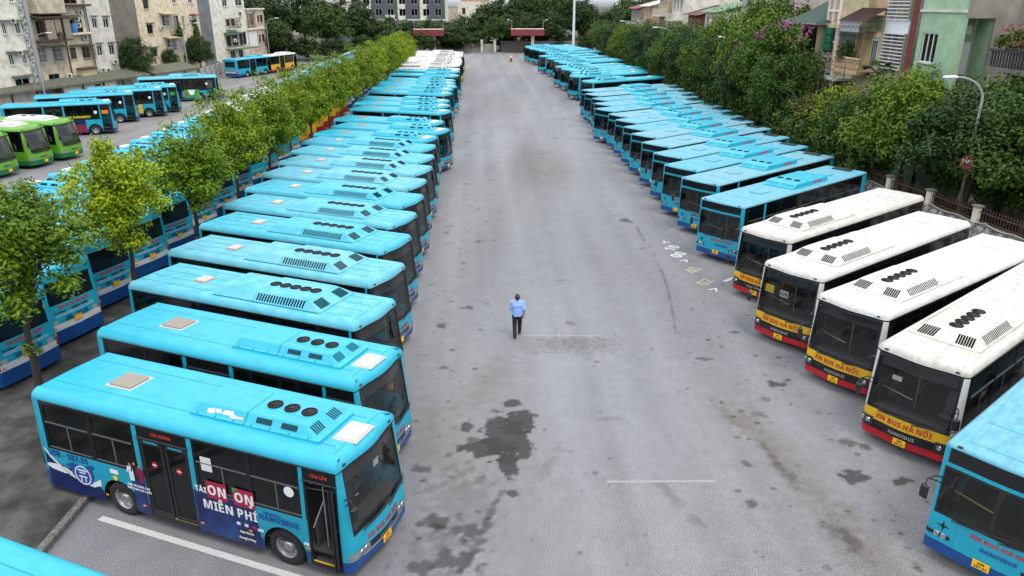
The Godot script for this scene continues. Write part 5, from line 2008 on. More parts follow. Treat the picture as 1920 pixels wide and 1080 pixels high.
func plant(called: String, label: String, group: String, at: Vector3, turn: float, trunk: Mesh, crown: Mesh, leaf_mat: Material, hc: float, scale_: Vector3, category := "tree") -> Node3D:
	var t := thing(called, label, category, at, turn, group)
	if trunk:
		part(t, "trunk", trunk, M.bark, Transform3D(Basis.from_scale(scale_), Vector3.ZERO))
	part(t, "crown", crown, leaf_mat, Transform3D(Basis.from_scale(scale_), Vector3(0, hc * scale_.y, 0)))
	return t

func build_trees() -> void:
	var r := RandomNumberGenerator.new()
	r.seed = 99
	# ---- street trees between the two left rows
	var crowns := []
	var trunks := []
	var greens := [[Color(0.065, 0.125, 0.004), Color(0.12, 0.20, 0.007)], [Color(0.17, 0.25, 0.005), Color(0.29, 0.37, 0.009)], [Color(0.085, 0.155, 0.005), Color(0.155, 0.245, 0.008)], [Color(0.11, 0.175, 0.005), Color(0.20, 0.275, 0.008)]]
	for k in 4:
		var size := Vector3(1.75, 2.15, 1.75)
		crowns.append(crown_mesh(300 + k, size, 150, 110, 0.44, Vector2(0.165, 0.07), greens[k][0], greens[k][1], 0.55, 0.35, false))
		trunks.append(trunk_mesh(320 + k, 0.115, 2.7, 5.0, size, 7))
	var g := "street trees between the parked rows"
	# x, z, variant, scale, height
	var street := [[-14.75, 20.8, 0, 1.18, 1.02], [-14.6, 27.1, 1, 1.05, 1.02], [-14.6, 33.6, 2, 1.10, 1.00], [-14.7, 39.6, 3, 1.05, 1.09], [-14.7, 45.1, 2, 1.13, 1.09], [-14.8, 50.5, 3, 0.95, 1.09], [-14.9, 56.3, 3, 1.04, 1.09], [-15.0, 62.0, 2, 1.00, 1.09], [-15.1, 68.0, 3, 1.04, 1.09], [-15.2, 74.0, 2, 1.06, 1.09], [-15.3, 80.0, 3, 1.04, 1.09], [-15.5, 86.0, 1, 1.06, 1.09], [-15.6, 92.0, 2, 1.09, 1.09], [-15.8, 98.5, 3, 1.09, 1.09], [-16.0, 105.0, 1, 1.14, 1.09], [-16.2, 112.0, 1, 1.19, 1.09], [-16.5, 119.0, 3, 1.19, 1.09]]
	for i in street.size():
		var e: Array = street[i]
		var look := "yellow-green" if e[2] == 1 else "green"
		var t := plant("street_tree", "%s street tree between the parked bus rows, %s from the camera" % [look, ordinal(i + 1)], g, V(e[0], 0.12, e[1]), r.randf() * TAU, trunks[e[2]], crowns[e[2]], M.leaf_street, 4.95, Vector3(e[3], e[4], e[3]))
		if i == 0:
			part(t, "shoot", crown_mesh(351, Vector3(0.22, 0.42, 0.22), 9, 40, 0.16, Vector2(0.16, 0.045), Color(0.10, 0.15, 0.01), Color(0.26, 0.31, 0.03)), M.leaf_street, Transform3D(Basis.IDENTITY, Vector3(0, 1.75, 0)))
	# ---- dense trees behind the white wall on the right
	var dense := []
	var dense_trunks := []
	var tones := [[Color(0.030, 0.066, 0.010), Color(0.055, 0.105, 0.014)], [Color(0.044, 0.088, 0.010), Color(0.085, 0.145, 0.014)], [Color(0.022, 0.050, 0.014), Color(0.040, 0.080, 0.018)], [Color(0.070, 0.125, 0.010), Color(0.125, 0.19, 0.014)]]
	for k in 4:
		var size := Vector3(3.6, 3.4, 3.6)
		dense.append(crown_mesh(400 + k, size, 190, 95, 0.8, Vector2(0.27, 0.12), tones[k][0], tones[k][1], 0.6, 0.55))
		dense_trunks.append(trunk_mesh(420 + k, 0.2, 3.2, 5.2, size, 6))
	var lime := crown_mesh(440, Vector3(2.0, 2.6, 2.0), 110, 60, 0.5, Vector2(0.22, 0.10), Color(0.11, 0.17, 0.008), Color(0.20, 0.25, 0.012), 0.5, 0.5)
	var rust := crown_mesh(441, Vector3(1.9, 2.2, 1.9), 90, 60, 0.5, Vector2(0.22, 0.09), Color(0.04, 0.07, 0.01), Color(0.13, 0.13, 0.015), 0.6, 0.5)
	var rust_tips := crown_mesh(442, Vector3(1.8, 2.3, 1.8), 16, 26, 0.22, Vector2(0.2, 0.07), Color(0.20, 0.08, 0.012), Color(0.36, 0.17, 0.02), 0.8, 0.9)
	var g2 := "dense trees behind the right wall"
	var big := [
		[25.6, 36.2, 0, 0.92, 0.92], [24.6, 39.6, 2, 0.98, 0.90], [23.3, 44.2, 3, 0.95, 0.92], [27.8, 41.8, 1, 0.95, 0.98], [22.5, 48.2, 0, 0.78, 0.80], [25.8, 47.5, 3, 0.7, 0.93],
		[22.3, 57.0, 2, 0.55, 0.62], [21.9, 60.8, 0, 0.86, 1.0], [21.9, 66.0, 1, 0.95, 1.22], [21.4, 69.0, 2, 0.85, 1.05], [22.6, 72.0, 3, 1.05, 1.31], [24.6, 74.0, 1, 1.1, 1.50], [22.0, 79.0, 0, 0.95, 1.15], [23.8, 84.0, 3, 1.1, 1.29],
		[21.8, 86.0, 1, 0.95, 1.08], [21.6, 93.0, 2, 1.0, 1.04], [23.4, 97.0, 0, 1.05, 1.10], [21.3, 100.5, 1, 1.0, 1.04], [21.1, 108.0, 2, 1.0, 1.01], [23.0, 112.0, 3, 1.05, 1.04], [20.8, 116.0, 2, 1.0, 0.99], [20.5, 124.5, 0, 1.0, 0.99], [22.5, 130.0, 1, 1.1, 1.04], [20.0, 134.0, 3, 1.0, 0.97], [19.6, 143.0, 2, 1.0, 0.94], [19.2, 152.0, 0, 1.0, 0.95], [19.0, 161.0, 1, 1.0, 0.94],
	]
	for i in big.size():
		var e: Array = big[i]
		plant("dense_tree", "dense dark green tree behind the right wall, %s from the camera" % ordinal(i + 1), g2, V(e[0], 0, e[1]), r.randf() * TAU, dense_trunks[e[2]], dense[e[2]], M.leaf_dense, 5.2, Vector3(e[3], e[4], e[3]))
	plant("lime_tree", "bright yellow-green tree over the rear ends of the boxy buses", "", V(22.0, 0, 51.0), 0.4, dense_trunks[0], lime, M.leaf_dense, 4.1, Vector3(1.05, 1.0, 1.05))
	var rt := plant("copper_tree", "small tree with copper-coloured shoot tips under the cream house", "", V(21.9, 0, 55.6), 0.4, dense_trunks[1], rust, M.leaf_dense, 3.3, Vector3(1.05, 1.0, 1.05))
	part(rt, "young_shoots", rust_tips, M.leaf_dense, Transform3D(Basis.IDENTITY, Vector3(0, 3.6, 0)))
	# ivy and hedge hanging over the wall below the crowns
	var hedge := crown_mesh(450, Vector3(1.5, 1.5, 5.0), 150, 50, 0.6, Vector2(0.28, 0.13), tones[0][0], tones[0][1], 0.5, 0.55)
	var hs := [[29.0, 31.0], [27.8, 36.5], [27.0, 42.0], [21.9, 47.5], [21.7, 52.5], [21.9, 58.0], [21.6, 67.0], [21.4, 76.0], [21.2, 85.0], [20.9, 94.0], [20.6, 103.0], [20.3, 112.0], [20.0, 121.0], [19.6, 130.0], [19.2, 139.0], [18.8, 148.0]]
	for i in hs.size():
		plant("wall_shrub", "leafy shrub hanging over the right wall behind the buses, %s from the camera" % ordinal(i + 1), "shrubs hanging over the right wall", V(hs[i][0] - 0.4, 0, hs[i][1]), 0.02 * i, null, hedge, M.leaf_dense, 2.1, Vector3(1.15, 1.25, 1.0), "shrub")
	# bougainvillea with pink blossom, two palms
	var blossom := crown_mesh(460, Vector3(1.6, 1.3, 2.8), 26, 22, 0.3, Vector2(0.17, 0.13), Color(0.28, 0.07, 0.20), Color(0.40, 0.13, 0.30), 0.6, 0.8)
	var bvine := crown_mesh(461, Vector3(1.7, 1.5, 2.8), 60, 46, 0.5, Vector2(0.24, 0.12), tones[1][0], tones[1][1], 0.6, 0.5)
	for e in [[21.6, 9.0, 62.6, "bougainvillea with pink blossom on the crowns below the pink house"], [21.2, 7.9, 68.5, "bougainvillea with pink blossom trailing lower over the right wall trees"]]:
		var t := thing("bougainvillea", e[3], "vine", V(e[0], 0, e[2]), 0.2, "flowering vines")
		part(t, "stem", bar_mesh(Vector3.ZERO, Vector3(0, e[1], 0), 0.06), M.bark)
		part(t, "foliage", bvine, M.leaf_dense, Transform3D(Basis.IDENTITY, Vector3(0, e[1], 0)))
		part(t, "blossom", blossom, M.petal, Transform3D(Basis.IDENTITY, Vector3(0, e[1] + 0.35, 0)))
	for e in [[23.2, 61.5, 7.0, "fan palm rising from the shrubs beside the cream house"], [25.2, 53.6, 7.2, "fan palm in front of the steel-barred balcony"]]:
		palm(e[0], e[1], e[2], e[3])
	# ---- trees at the far end and by the sheds
	var far := []
	for k in 3:
		var tn: Array = [[Color(0.030, 0.058, 0.016), Color(0.048, 0.085, 0.020)], [Color(0.036, 0.070, 0.016), Color(0.060, 0.10, 0.022)], [Color(0.026, 0.050, 0.016), Color(0.042, 0.072, 0.020)]][k]
		far.append(crown_mesh(500 + k, Vector3(5.2, 5.0, 5.2), 170, 56, 1.25, Vector2(0.62, 0.30), tn[0], tn[1], 0.6, 0.55))
	var ft := trunk_mesh(520, 0.3, 4.0, 7.0, Vector3(5, 5, 5), 6)
	var g3 := "trees closing the far end of the yard"
	var row := [[-66, 168, 0, 1.1, 1.15], [-59, 172, 1, 1.15, 1.2], [-52, 168, 2, 1.1, 1.15], [-46, 176, 0, 1.1, 1.2], [-40, 170, 1, 1.0, 1.0], [-36, 180, 2, 1.0, 1.05], [-31, 186, 1, 0.9, 0.72], [-25, 190, 0, 0.9, 0.62], [-19, 196, 1, 0.95, 0.66], [-12, 200, 2, 1.0, 0.72], [-6, 206, 0, 1.1, 0.95], [0, 204, 2, 1.1, 1.2], [6, 210, 0, 1.15, 1.3], [12, 206, 1, 1.1, 1.3], [18, 204, 2, 1.0, 1.05], [-55, 158, 1, 0.7, 0.62], [-48, 160, 0, 0.8, 0.7], [-74, 178, 2, 1.2, 1.25], [24, 200, 0, 0.9, 0.8], [-14, 190, 0, 0.75, 0.55], [-28, 178, 2, 0.7, 0.5], [-3, 196, 1, 0.8, 0.75], [9, 197, 2, 0.85, 0.85], [3, 196, 2, 0.8, 0.8], [30, 196, 1, 1.1, 1.15], [38, 204, 0, 1.2, 1.25], [47, 212, 2, 1.2, 1.3], [56, 206, 1, 1.2, 1.2], [33, 186, 2, 0.9, 0.9], [27, 180, 0, 0.9, 0.85]]
	for i in row.size():
		var e: Array = row[i]
		var where := "left of" if e[0] < -16 else ("between" if e[0] < 4 else "right of")
		plant("far_tree", "tall dark tree %s the red gate canopies, %s in the far belt" % [where, ordinal(i + 1)], g3, V(e[0], 0, e[1]), r.randf() * TAU, ft, far[e[2]], M.leaf_far, 6.8, Vector3(e[3], e[4], e[3]))
	var under := [[-70, 162], [-63, 160], [-57, 163], [-50, 163], [-44, 166], [-38, 166], [-33, 174], [-27, 181], [-21, 187], [-15, 194], [-8, 196], [-1, 200], [6, 200], [13, 199], [20, 196], [26, 190]]
	for i in under.size():
		plant("undergrowth_shrub", "dark leafy shrub at the foot of the far trees, %s in the belt" % ordinal(i + 1), "shrubs under the far trees", V(under[i][0], 0, under[i][1]), i * 1.3, null, far[2 if i % 2 else 0], M.leaf_far, 2.2 / 0.5, Vector3(0.85, 0.5, 0.6), "shrub")
	for e in [[-51.2, 106.0, 0.72, 0.86, "dark tree hanging over the olive shed roof between two apartment blocks"], [-49.9, 124.5, 0.66, 0.78, "dark tree at the corner of the second cream apartment block"], [-51.6, 117.5, 0.42, 0.6, "small bush tree at the foot of the second apartment block"]]:
		plant("courtyard_tree", e[4], "trees among the apartment blocks", V(e[0], 0, e[1]), e[0], dense_trunks[1], dense[2], M.leaf_dense, 5.2, Vector3(e[2], e[3], e[2]))

func palm(x: float, z: float, h: float, label: String) -> void:
	var t := thing("fan_palm", label, "palm", V(x, 0, z), 0.3, "palms")
	var tr := MB.new()
	tr.tube([Vector3.ZERO, Vector3(0.05, h * 0.5, 0), Vector3(0.1, h, 0.05)], [0.14, 0.11, 0.1], 8)
	part(t, "trunk", tr.mesh(), M.bark)
	var r := RandomNumberGenerator.new()
	r.seed = int(z * 10)
	for k in 17:
		var a := TAU * k / 17 + r.randf() * 0.3
		var up := r.randf_range(-0.25, 0.95)
		var d := Vector3(cos(a), up, sin(a)).normalized()
		var b := MB.new()
		b.colored = true
		var base := Vector3(0.1, h, 0.05)
		var hub := base + d * 0.75
		var side := d.cross(Vector3.UP).normalized()
		var nn := side.cross(d).normalized()
		for j in 13:
			var w := (j - 6) / 6.0
			var dir := (d + side * w * 1.1).normalized()
			var tip := hub + dir * (0.85 - 0.25 * absf(w)) + Vector3(0, -0.16 - 0.14 * absf(w), 0)
			var s := dir.cross(nn).normalized() * 0.05
			var sh := r.randf_range(0.8, 1.2)
			b.col = Color(0.045 * sh, 0.095 * sh, 0.014 * sh)
			b.quad(hub - s * 0.4, hub + s * 0.4, hub.lerp(tip, 0.5) + s, tip)
			b.tri(hub - s * 0.4, tip, hub.lerp(tip, 0.5) - s)
		b.tube([base, hub], [0.02], 4, false)
		part(t, "frond", b.mesh(), M.leaf_dense)

# ------------------------------------------------------------------ buildings
# A facade frame: x along the wall, y up, z out of the wall. a, b: plan points of its ends, the outside on the right of a->b seen from above is -z, so give them so that z points out.
func facade(called: String, label: String, a: Vector2, b: Vector2, category := "building", group := "") -> Node3D:
	var d := (b - a).normalized()
	return thing(called, label, category, V(a.x, 0, a.y), atan2(d.y, d.x), group)

# wall of width w and height h with rectangular openings [u0, v0, u1, v1], reveals going back by `deep`
func pierced(w0: float, w1: float, v0: float, v1: float, holes: Array, deep := 0.18, z := 0.0) -> ArrayMesh:
	var b := MB.new()
	var us := [w0, w1]
	var vs := [v0, v1]
	for h in holes:
		for k in [h[0], h[2]]:
			if k > w0 and k < w1:
				us.append(k)
		for k in [h[1], h[3]]:
			if k > v0 and k < v1:
				vs.append(k)
	us.sort()
	vs.sort()
	for i in us.size() - 1:
		for j in vs.size() - 1:
			if us[i + 1] - us[i] < 1e-4 or vs[j + 1] - vs[j] < 1e-4:
				continue
			var cu: float = (us[i] + us[i + 1]) / 2
			var cv: float = (vs[j] + vs[j + 1]) / 2
			var open := false
			for h in holes:
				if cu > h[0] and cu < h[2] and cv > h[1] and cv < h[3]:
					open = true
			if not open:
				b.quad(Vector3(us[i], vs[j], z), Vector3(us[i + 1], vs[j], z), Vector3(us[i + 1], vs[j + 1], z), Vector3(us[i], vs[j + 1], z))
	for h in holes:
		var p := [Vector3(h[0], h[1], z), Vector3(h[2], h[1], z), Vector3(h[2], h[3], z), Vector3(h[0], h[3], z)]
		for k in 4:
			var q: Vector3 = p[k]
			var s: Vector3 = p[(k + 1) % 4]
			b.quad(q, q + Vector3(0, 0, -deep), s + Vector3(0, 0, -deep), s)
	return b.mesh()

func add_window(o: Node3D, h: Array, frame: Material, z := 0.0, panes := 2, sill := true, deep := 0.14) -> void:
	var w: float = h[2] - h[0]
	var t: float = h[3] - h[1]
	var b := MB.new()
	var f := 0.07
	var zz := z - deep + 0.03
	b.box(Vector3((h[0] + h[2]) / 2, h[1] + f / 2, zz), Vector3(w, f, 0.06))
	b.box(Vector3((h[0] + h[2]) / 2, h[3] - f / 2, zz), Vector3(w, f, 0.06))
	for k in panes + 1:
		var x: float = lerpf(h[0] + f / 2, h[2] - f / 2, float(k) / panes)
		b.box(Vector3(x, (h[1] + h[3]) / 2, zz), Vector3(f, t - 2 * f, 0.06))
	var win := part(o, "window", b.mesh(), frame)
	part(win, "pane", box_mesh(Vector3((h[0] + h[2]) / 2, (h[1] + h[3]) / 2, zz - 0.015), Vector3(w - f, t - f, 0.012)), M.glass_house)
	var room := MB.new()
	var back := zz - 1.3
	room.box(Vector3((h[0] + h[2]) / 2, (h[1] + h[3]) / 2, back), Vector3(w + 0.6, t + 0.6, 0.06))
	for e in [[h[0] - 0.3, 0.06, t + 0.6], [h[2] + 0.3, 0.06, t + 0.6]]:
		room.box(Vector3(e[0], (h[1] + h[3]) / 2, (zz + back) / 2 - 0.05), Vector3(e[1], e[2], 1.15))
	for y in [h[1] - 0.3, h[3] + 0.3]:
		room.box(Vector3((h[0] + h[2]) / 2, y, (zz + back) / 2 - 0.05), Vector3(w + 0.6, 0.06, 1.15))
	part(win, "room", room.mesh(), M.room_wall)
	if sill:
		part(win, "sill", box_mesh(Vector3((h[0] + h[2]) / 2, h[1] - 0.04, z + 0.05), Vector3(w + 0.16, 0.08, 0.2), 0.01), M.plaster_pale)

func add_hood(o: Node3D, u0: float, u1: float, v: float, out: float, mat: Material, z := 0.0, called := "window_hood") -> void:
	var b := MB.new()
	b.box(Vector3((u0 + u1) / 2, v, z + out / 2), Vector3(u1 - u0, 0.08, out), 0.01, Basis(Vector3.RIGHT, 0.18))
	part(o, called, b.mesh(), mat)

func add_outdoor_unit(o: Node3D, u: float, v: float, z := 0.0, s := 1.0) -> void:
	var ac := part(o, "air_conditioner", box_mesh(Vector3(u, v, z + 0.24), Vector3(0.82, 0.56, 0.32) * s, 0.03), M.ac_white)
	var b := MB.new()
	b.lathe([Vector2(0.21 * s, 0.0), Vector2(0.21 * s, 0.012), Vector2(0.17 * s, 0.004), Vector2(0.0, 0.004)], 16, Transform3D(Basis(Vector3.RIGHT, PI / 2), Vector3(u - 0.14 * s, v, z + 0.24 + 0.162 * s)))
	part(ac, "fan", b.mesh(), M.black_trim)
	var br := MB.new()
	for k in [-0.28, 0.28]:
		br.box(Vector3(u + k * s, v - 0.31 * s, z + 0.2), Vector3(0.04, 0.04, 0.42))
	part(ac, "bracket", br.mesh(), M.rusty)

# barred cage standing out of the wall
func add_cage(o: Node3D, h: Array, out: float, mat: Material, z := 0.0, step := 0.16, called := "window_grille") -> void:
	var b := MB.new()
	var n := int((h[2] - h[0]) / step)
	for k in n + 1:
		var x: float = lerpf(h[0], h[2], float(k) / n)
		b.box(Vector3(x, (h[1] + h[3]) / 2, z + out), Vector3(0.025, h[3] - h[1], 0.025))
	for j in 4:
		var y: float = lerpf(h[1], h[3], j / 3.0)
		b.box(Vector3((h[0] + h[2]) / 2, y, z + out), Vector3(h[2] - h[0], 0.03, 0.03))
		for x in [h[0], h[2]]:
			b.box(Vector3(x, y, z + out / 2), Vector3(0.03, 0.03, out))
	for x in [h[0], h[2]]:
		for k in 3:
			b.box(Vector3(x, (h[1] + h[3]) / 2, z + out * (k + 0.5) / 3.0), Vector3(0.025, h[3] - h[1], 0.025))
	part(o, called, b.mesh(), mat)

func add_slab(o: Node3D, called: String, u0: float, u1: float, v: float, thick: float, z0: float, z1: float, mat: Material) -> void:
	part(o, called, box_mesh(Vector3((u0 + u1) / 2, v, (z0 + z1) / 2), Vector3(u1 - u0, thick, z1 - z0), 0.015), mat)

func add_block(o: Node3D, called: String, u0: float, u1: float, v0: float, v1: float, z0: float, z1: float, mat: Material, bevel := 0.0) -> MeshInstance3D:
	return part(o, called, box_mesh(Vector3((u0 + u1) / 2, (v0 + v1) / 2, (z0 + z1) / 2), Vector3(u1 - u0, v1 - v0, absf(z1 - z0)), bevel), mat)

func build_left_buildings() -> void:
	# ---- long apartment block: four bays of different plaster
	var o := facade("apartment_block", "long old apartment block at the left edge with caged balconies and outdoor units", Vector2(-57.7, 68.0), Vector2(-52.6, 103.4))
	var H := 17.5
	var bays := [[-12.0, 21.5, M.plaster_white], [21.5, 27.1, M.plaster_beige], [27.1, 31.5, M.plaster_cream], [31.5, 36.6, M.plaster_pale]]
	var wins := {
		0: [[17.85, 8.46, 18.47, 9.63], [19.76, 8.43, 20.47, 9.63], [17.84, 5.21, 18.54, 6.4], [19.81, 5.21, 20.4, 6.43], [17.98, 2.7, 20.19, 3.75], [17.85, 11.7, 18.47, 12.9], [19.76, 11.7, 20.47, 12.9], [14.5, 8.46, 15.2, 9.63], [14.5, 5.21, 15.2, 6.4]],
		1: [[22.9, 7.9, 24.2, 9.7], [25.0, 7.9, 26.4, 9.7], [22.25, 5.19, 23.6, 6.69], [24.7, 5.11, 26.3, 6.6], [23.2, 2.6, 25.0, 3.77], [22.7, 10.9, 23.9, 12.4], [25.0, 11.0, 26.4, 12.4]],
		2: [[27.57, 5.18, 28.66, 6.51], [29.75, 5.16, 31.2, 6.5], [29.7, 8.2, 30.8, 9.8], [27.9, 8.3, 29.2, 9.7], [28.3, 11.5, 30.6, 12.8]],
		3: [[32.67, 8.57, 33.61, 9.79], [34.83, 8.55, 35.9, 9.74], [32.62, 5.22, 33.65, 6.51], [35.01, 5.18, 36.09, 6.49], [32.73, 11.84, 33.65, 12.99], [35.12, 11.84, 36.0, 13.01]],
	}
	for k in 4:
		var by: Array = bays[k]
		var wall := part(o, "wall", pierced(by[0], by[1], 0.0, H, wins[k], 0.2), by[2])
		wall.set_meta("label", ["white plaster bay", "beige plaster bay", "cream plaster bay", "pale grey plaster bay"][k])
		for w in wins[k]:
			add_window(o, w, M.frame_white if k in [0, 3] else M.frame_brown, 0.0, 2, k != 3)
	# the body behind the facade, and its end wall
	add_block(o, "end_wall", 36.42, 36.62, 0.0, H, -11.0, -0.005, M.plaster_taupe)
	add_block(o, "rear_wall", -12.0, 36.4, 0.0, H, -11.0, -10.8, M.plaster_taupe)
	add_block(o, "roof", -12.0, 36.6, H, H + 0.3, -11.0, 0.3, M.plaster_taupe)
	# downpipes and the stained chimney shaft between the bays
	for p in [[21.55, 0.22, M.pipe_grey], [22.0, 0.12, M.pipe_grey], [27.12, 0.07, M.rusty], [31.45, 0.08, M.pipe_grey], [31.75, 0.05, M.rusty]]:
		part(o, "downpipe", bar_mesh(Vector3(p[0], 0.0, p[1] + 0.03), Vector3(p[0], H, p[1] + 0.03), p[1], 8), p[2])
	add_block(o, "stained_shaft", 20.7, 21.38, 0.0, H, 0.0, 0.16, M.lot_wall)
	for w in [[17.5, 18.8, 9.85], [19.5, 20.6, 9.85], [17.6, 19.0, 6.6], [19.5, 20.6, 6.6], [17.6, 20.5, 4.0]]:
		add_hood(o, w[0], w[1], w[2], 0.6, M.roof_olive)
	# bay two: tarpaulined cage, clad balcony, small grilles
	add_block(o, "balcony", 22.4, 27.0, 10.5, 11.95, 0.0, 1.0, M.plaster_beige, 0.02)
	add_slab(o, "rusty_edge", 22.3, 27.1, 10.45, 0.1, 0.0, 1.15, M.rusty)
	add_slab(o, "balcony_slab", 22.0, 27.0, 7.5, 0.14, 0.0, 1.2, M.rusty)
	add_cage(o, [22.1, 7.6, 26.9, 10.0], 1.15, M.rusty, 0.0, 0.2, "balcony_cage")
	add_hood(o, 21.9, 27.1, 10.15, 1.4, M.rusty, 0.0, "balcony_roof")
	var tarp := MB.new()
	for s in [[22.9, 24.3, 0.0, 2.2], [24.45, 25.35, 0.7, 2.3], [25.9, 26.9, 0.0, 2.25]]:
		var n := 8
		for i in n:
			var x0: float = lerpf(s[0], s[1], float(i) / n)
			var x1: float = lerpf(s[0], s[1], float(i + 1) / n)
			var za := 1.24 + 0.05 * sin(i * 1.9)
			var zb := 1.24 + 0.05 * sin((i + 1) * 1.9)
			var dip := 0.35 * sin(float(i) / n * PI)
			tarp.quad(Vector3(x0, 7.62 + s[2] + dip * 0.4, za), Vector3(x1, 7.62 + s[2] + dip * 0.3, zb), Vector3(x1, 7.6 + s[3], zb), Vector3(x0, 7.6 + s[3], za))
	part(o, "tarpaulin", tarp.mesh(), M.canvas)
	add_block(o, "side_cladding", 25.9, 27.0, 7.6, 10.0, 1.17, 1.2, M.plaster_grey)
	for w in [[22.15, 5.0, 23.75, 6.8], [24.6, 4.95, 26.4, 6.75]]:
		add_cage(o, w, 0.5, M.pipe_grey)
		add_hood(o, w[0] - 0.1, w[2] + 0.1, w[3] + 0.05, 0.65, M.roof_olive)
	# bay three: open balcony with a blue barrel
	add_slab(o, "balcony_slab", 27.3, 31.6, 8.1, 0.2, 0.0, 1.1, M.plaster_cream)
	add_slab(o, "balcony_slab", 27.3, 31.6, 11.35, 0.25, 0.0, 1.1, M.rusty)
	add_hood(o, 27.3, 29.6, 10.1, 1.0, M.roof_olive, 0.0, "balcony_roof")
	var bl := MB.new()
	bl.lathe([Vector2(0.0, 0.0), Vector2(0.42, 0.0), Vector2(0.46, 0.5), Vector2(0.42, 1.05), Vector2(0.0, 1.1)], 16, Transform3D(Basis.IDENTITY, Vector3(28.3, 8.22, 0.55)))
	part(o, "water_barrel", bl.mesh(), M.barrel_blue)
	add_cage(o, [29.7, 5.0, 31.5, 6.6], 0.55, M.rusty, 0.0, 0.14)
	add_hood(o, 27.5, 31.6, 6.75, 0.6, M.roof_olive)
	add_block(o, "lean_to", 28.2, 30.8, 3.05, 3.9, 0.0, 0.7, M.plaster_yellow, 0.02)
	add_hood(o, 28.0, 31.0, 4.0, 0.9, M.rusty)
	for w in wins[3]:
		add_hood(o, w[0] - 0.12, w[2] + 0.12, w[3] + 0.28, 0.35, M.roof_olive)
	for u in [[19.3, 9.8], [19.3, 6.45], [26.3, 3.35], [29.55, 9.75], [29.65, 9.05], [30.4, 10.5], [30.5, 7.6], [35.4, 4.35], [32.7, 3.5], [33.7, 3.4]]:
		add_outdoor_unit(o, u[0], u[1])
	# ---- second block: blank taupe end wall, cream front
	o = facade("apartment_block", "cream apartment block with brown shuttered windows and a blank taupe end wall", Vector2(-53.0, 112.5), Vector2(-50.4, 129.5))
	var w2 := [[1.89, 10.77, 3.16, 12.0], [1.88, 7.37, 3.28, 8.65], [1.91, 4.15, 3.43, 5.32], [5.9, 8.3, 7.9, 9.9], [6.2, 4.7, 8.9, 6.4], [9.05, 8.14, 10.38, 9.8], [11.2, 7.95, 11.94, 9.64], [9.76, 4.72, 10.5, 6.22], [11.45, 4.55, 12.46, 5.93], [9.35, 11.52, 10.43, 12.72], [13.76, 11.51, 14.92, 12.76], [13.9, 8.0, 14.9, 9.4], [13.6, 4.7, 14.8, 6.1]]
	part(o, "wall", pierced(0.0, 16.2, 0.0, 16.0, w2, 0.2), M.plaster_cream)
	for i in w2.size():
		add_window(o, w2[i], M.frame_brown if i < 3 else M.frame_white)
	add_block(o, "end_wall", -0.005, 0.2, 0.0, 16.0, -14.0, -0.005, M.plaster_taupe)
	add_block(o, "far_end_wall", 16.0, 16.2, 0.0, 16.0, -14.0, -0.005, M.plaster_taupe)
	add_block(o, "roof", -0.2, 16.4, 16.0, 16.3, -14.0, 0.2, M.plaster_taupe)
	add_cage(o, [5.5, 8.0, 8.3, 10.0], 0.8, M.pipe_grey)
	add_cage(o, [5.7, 4.5, 9.4, 6.6], 0.9, M.pipe_grey)
	add_hood(o, 5.3, 8.5, 10.1, 1.0, M.plaster_yellow)
	add_hood(o, 5.5, 9.6, 6.7, 1.1, M.plaster_yellow)
	for i in 3:
		add_hood(o, w2[i][0] - 0.2, w2[i][2] + 0.2, w2[i][3] + 0.2, 0.4, M.roof_olive)
	add_hood(o, 13.4, 15.6, 9.8, 0.9, M.gate_red)
	add_hood(o, 13.0, 15.2, 6.5, 0.9, M.gate_red)
	for u in [[5.25, 8.1], [13.6, 9.3], [8.1, 7.45], [6.5, 5.05]]:
		add_outdoor_unit(o, u[0], u[1])
	var ivy := crown_mesh(600, Vector3(0.5, 2.4, 0.35), 40, 30, 0.35, Vector2(0.24, 0.14), Color(0.03, 0.06, 0.01), Color(0.10, 0.13, 0.02))
	part(o, "creeper", ivy, M.leaf_dense, Transform3D(Basis.IDENTITY, Vector3(14.3, 7.2, 0.4)))
	part(o, "creeper", ivy, M.leaf_dense, Transform3D(Basis.from_scale(Vector3(1.2, 0.7, 1)), Vector3(9.0, 7.4, 0.7)))
	# ---- third: blank grey end wall, white tube house, lower brown house beside it
	o = facade("tube_house", "tall white tube house with a blank blue-grey end wall", Vector2(-51.6, 136.5), Vector2(-50.1, 148.6))
	var w3 := [[5.1, 7.6, 6.6, 8.8], [7.0, 7.6, 8.5, 8.8], [4.4, 4.2, 6.2, 6.0], [6.6, 4.2, 8.8, 6.0], [4.6, 10.9, 6.4, 12.2], [10.2, 9.2, 11.6, 9.9], [9.6, 4.1, 12.4, 6.5], [9.5, 11.0, 12.2, 13.0], [5.4, 1.2, 7.2, 3.4], [8.6, 1.2, 10.4, 3.4]]
	part(o, "wall", pierced(0.0, 12.9, 0.0, 15.0, w3, 0.25), M.plaster_white)
	for i in w3.size():
		add_window(o, w3[i], M.frame_white if i > 3 else M.frame_brown)
	add_block(o, "end_wall", -0.005, 0.2, 0.0, 15.0, -10.0, -0.005, M.plaster_grey)
	add_block(o, "far_end_wall", 12.7, 12.9, 0.0, 15.0, -10.0, -0.005, M.plaster_grey)
	add_block(o, "roof", 0.0, 13.0, 15.0, 15.3, -10.0, 0.3, M.plaster_grey)
	add_cage(o, [4.6, 7.2, 8.9, 9.0], 0.9, M.dash_grey)
	add_cage(o, [3.8, 4.0, 9.2, 6.3], 1.0, M.dash_grey)
	add_slab(o, "balcony_slab", 3.8, 9.2, 3.9, 0.15, 0.0, 1.1, M.plaster_white)
	add_slab(o, "balcony_slab", 4.6, 8.9, 7.1, 0.15, 0.0, 1.0, M.plaster_white)
	add_slab(o, "green_canopy", 4.8, 12.8, 3.75, 0.2, 1.1, 2.4, M.metal_green)
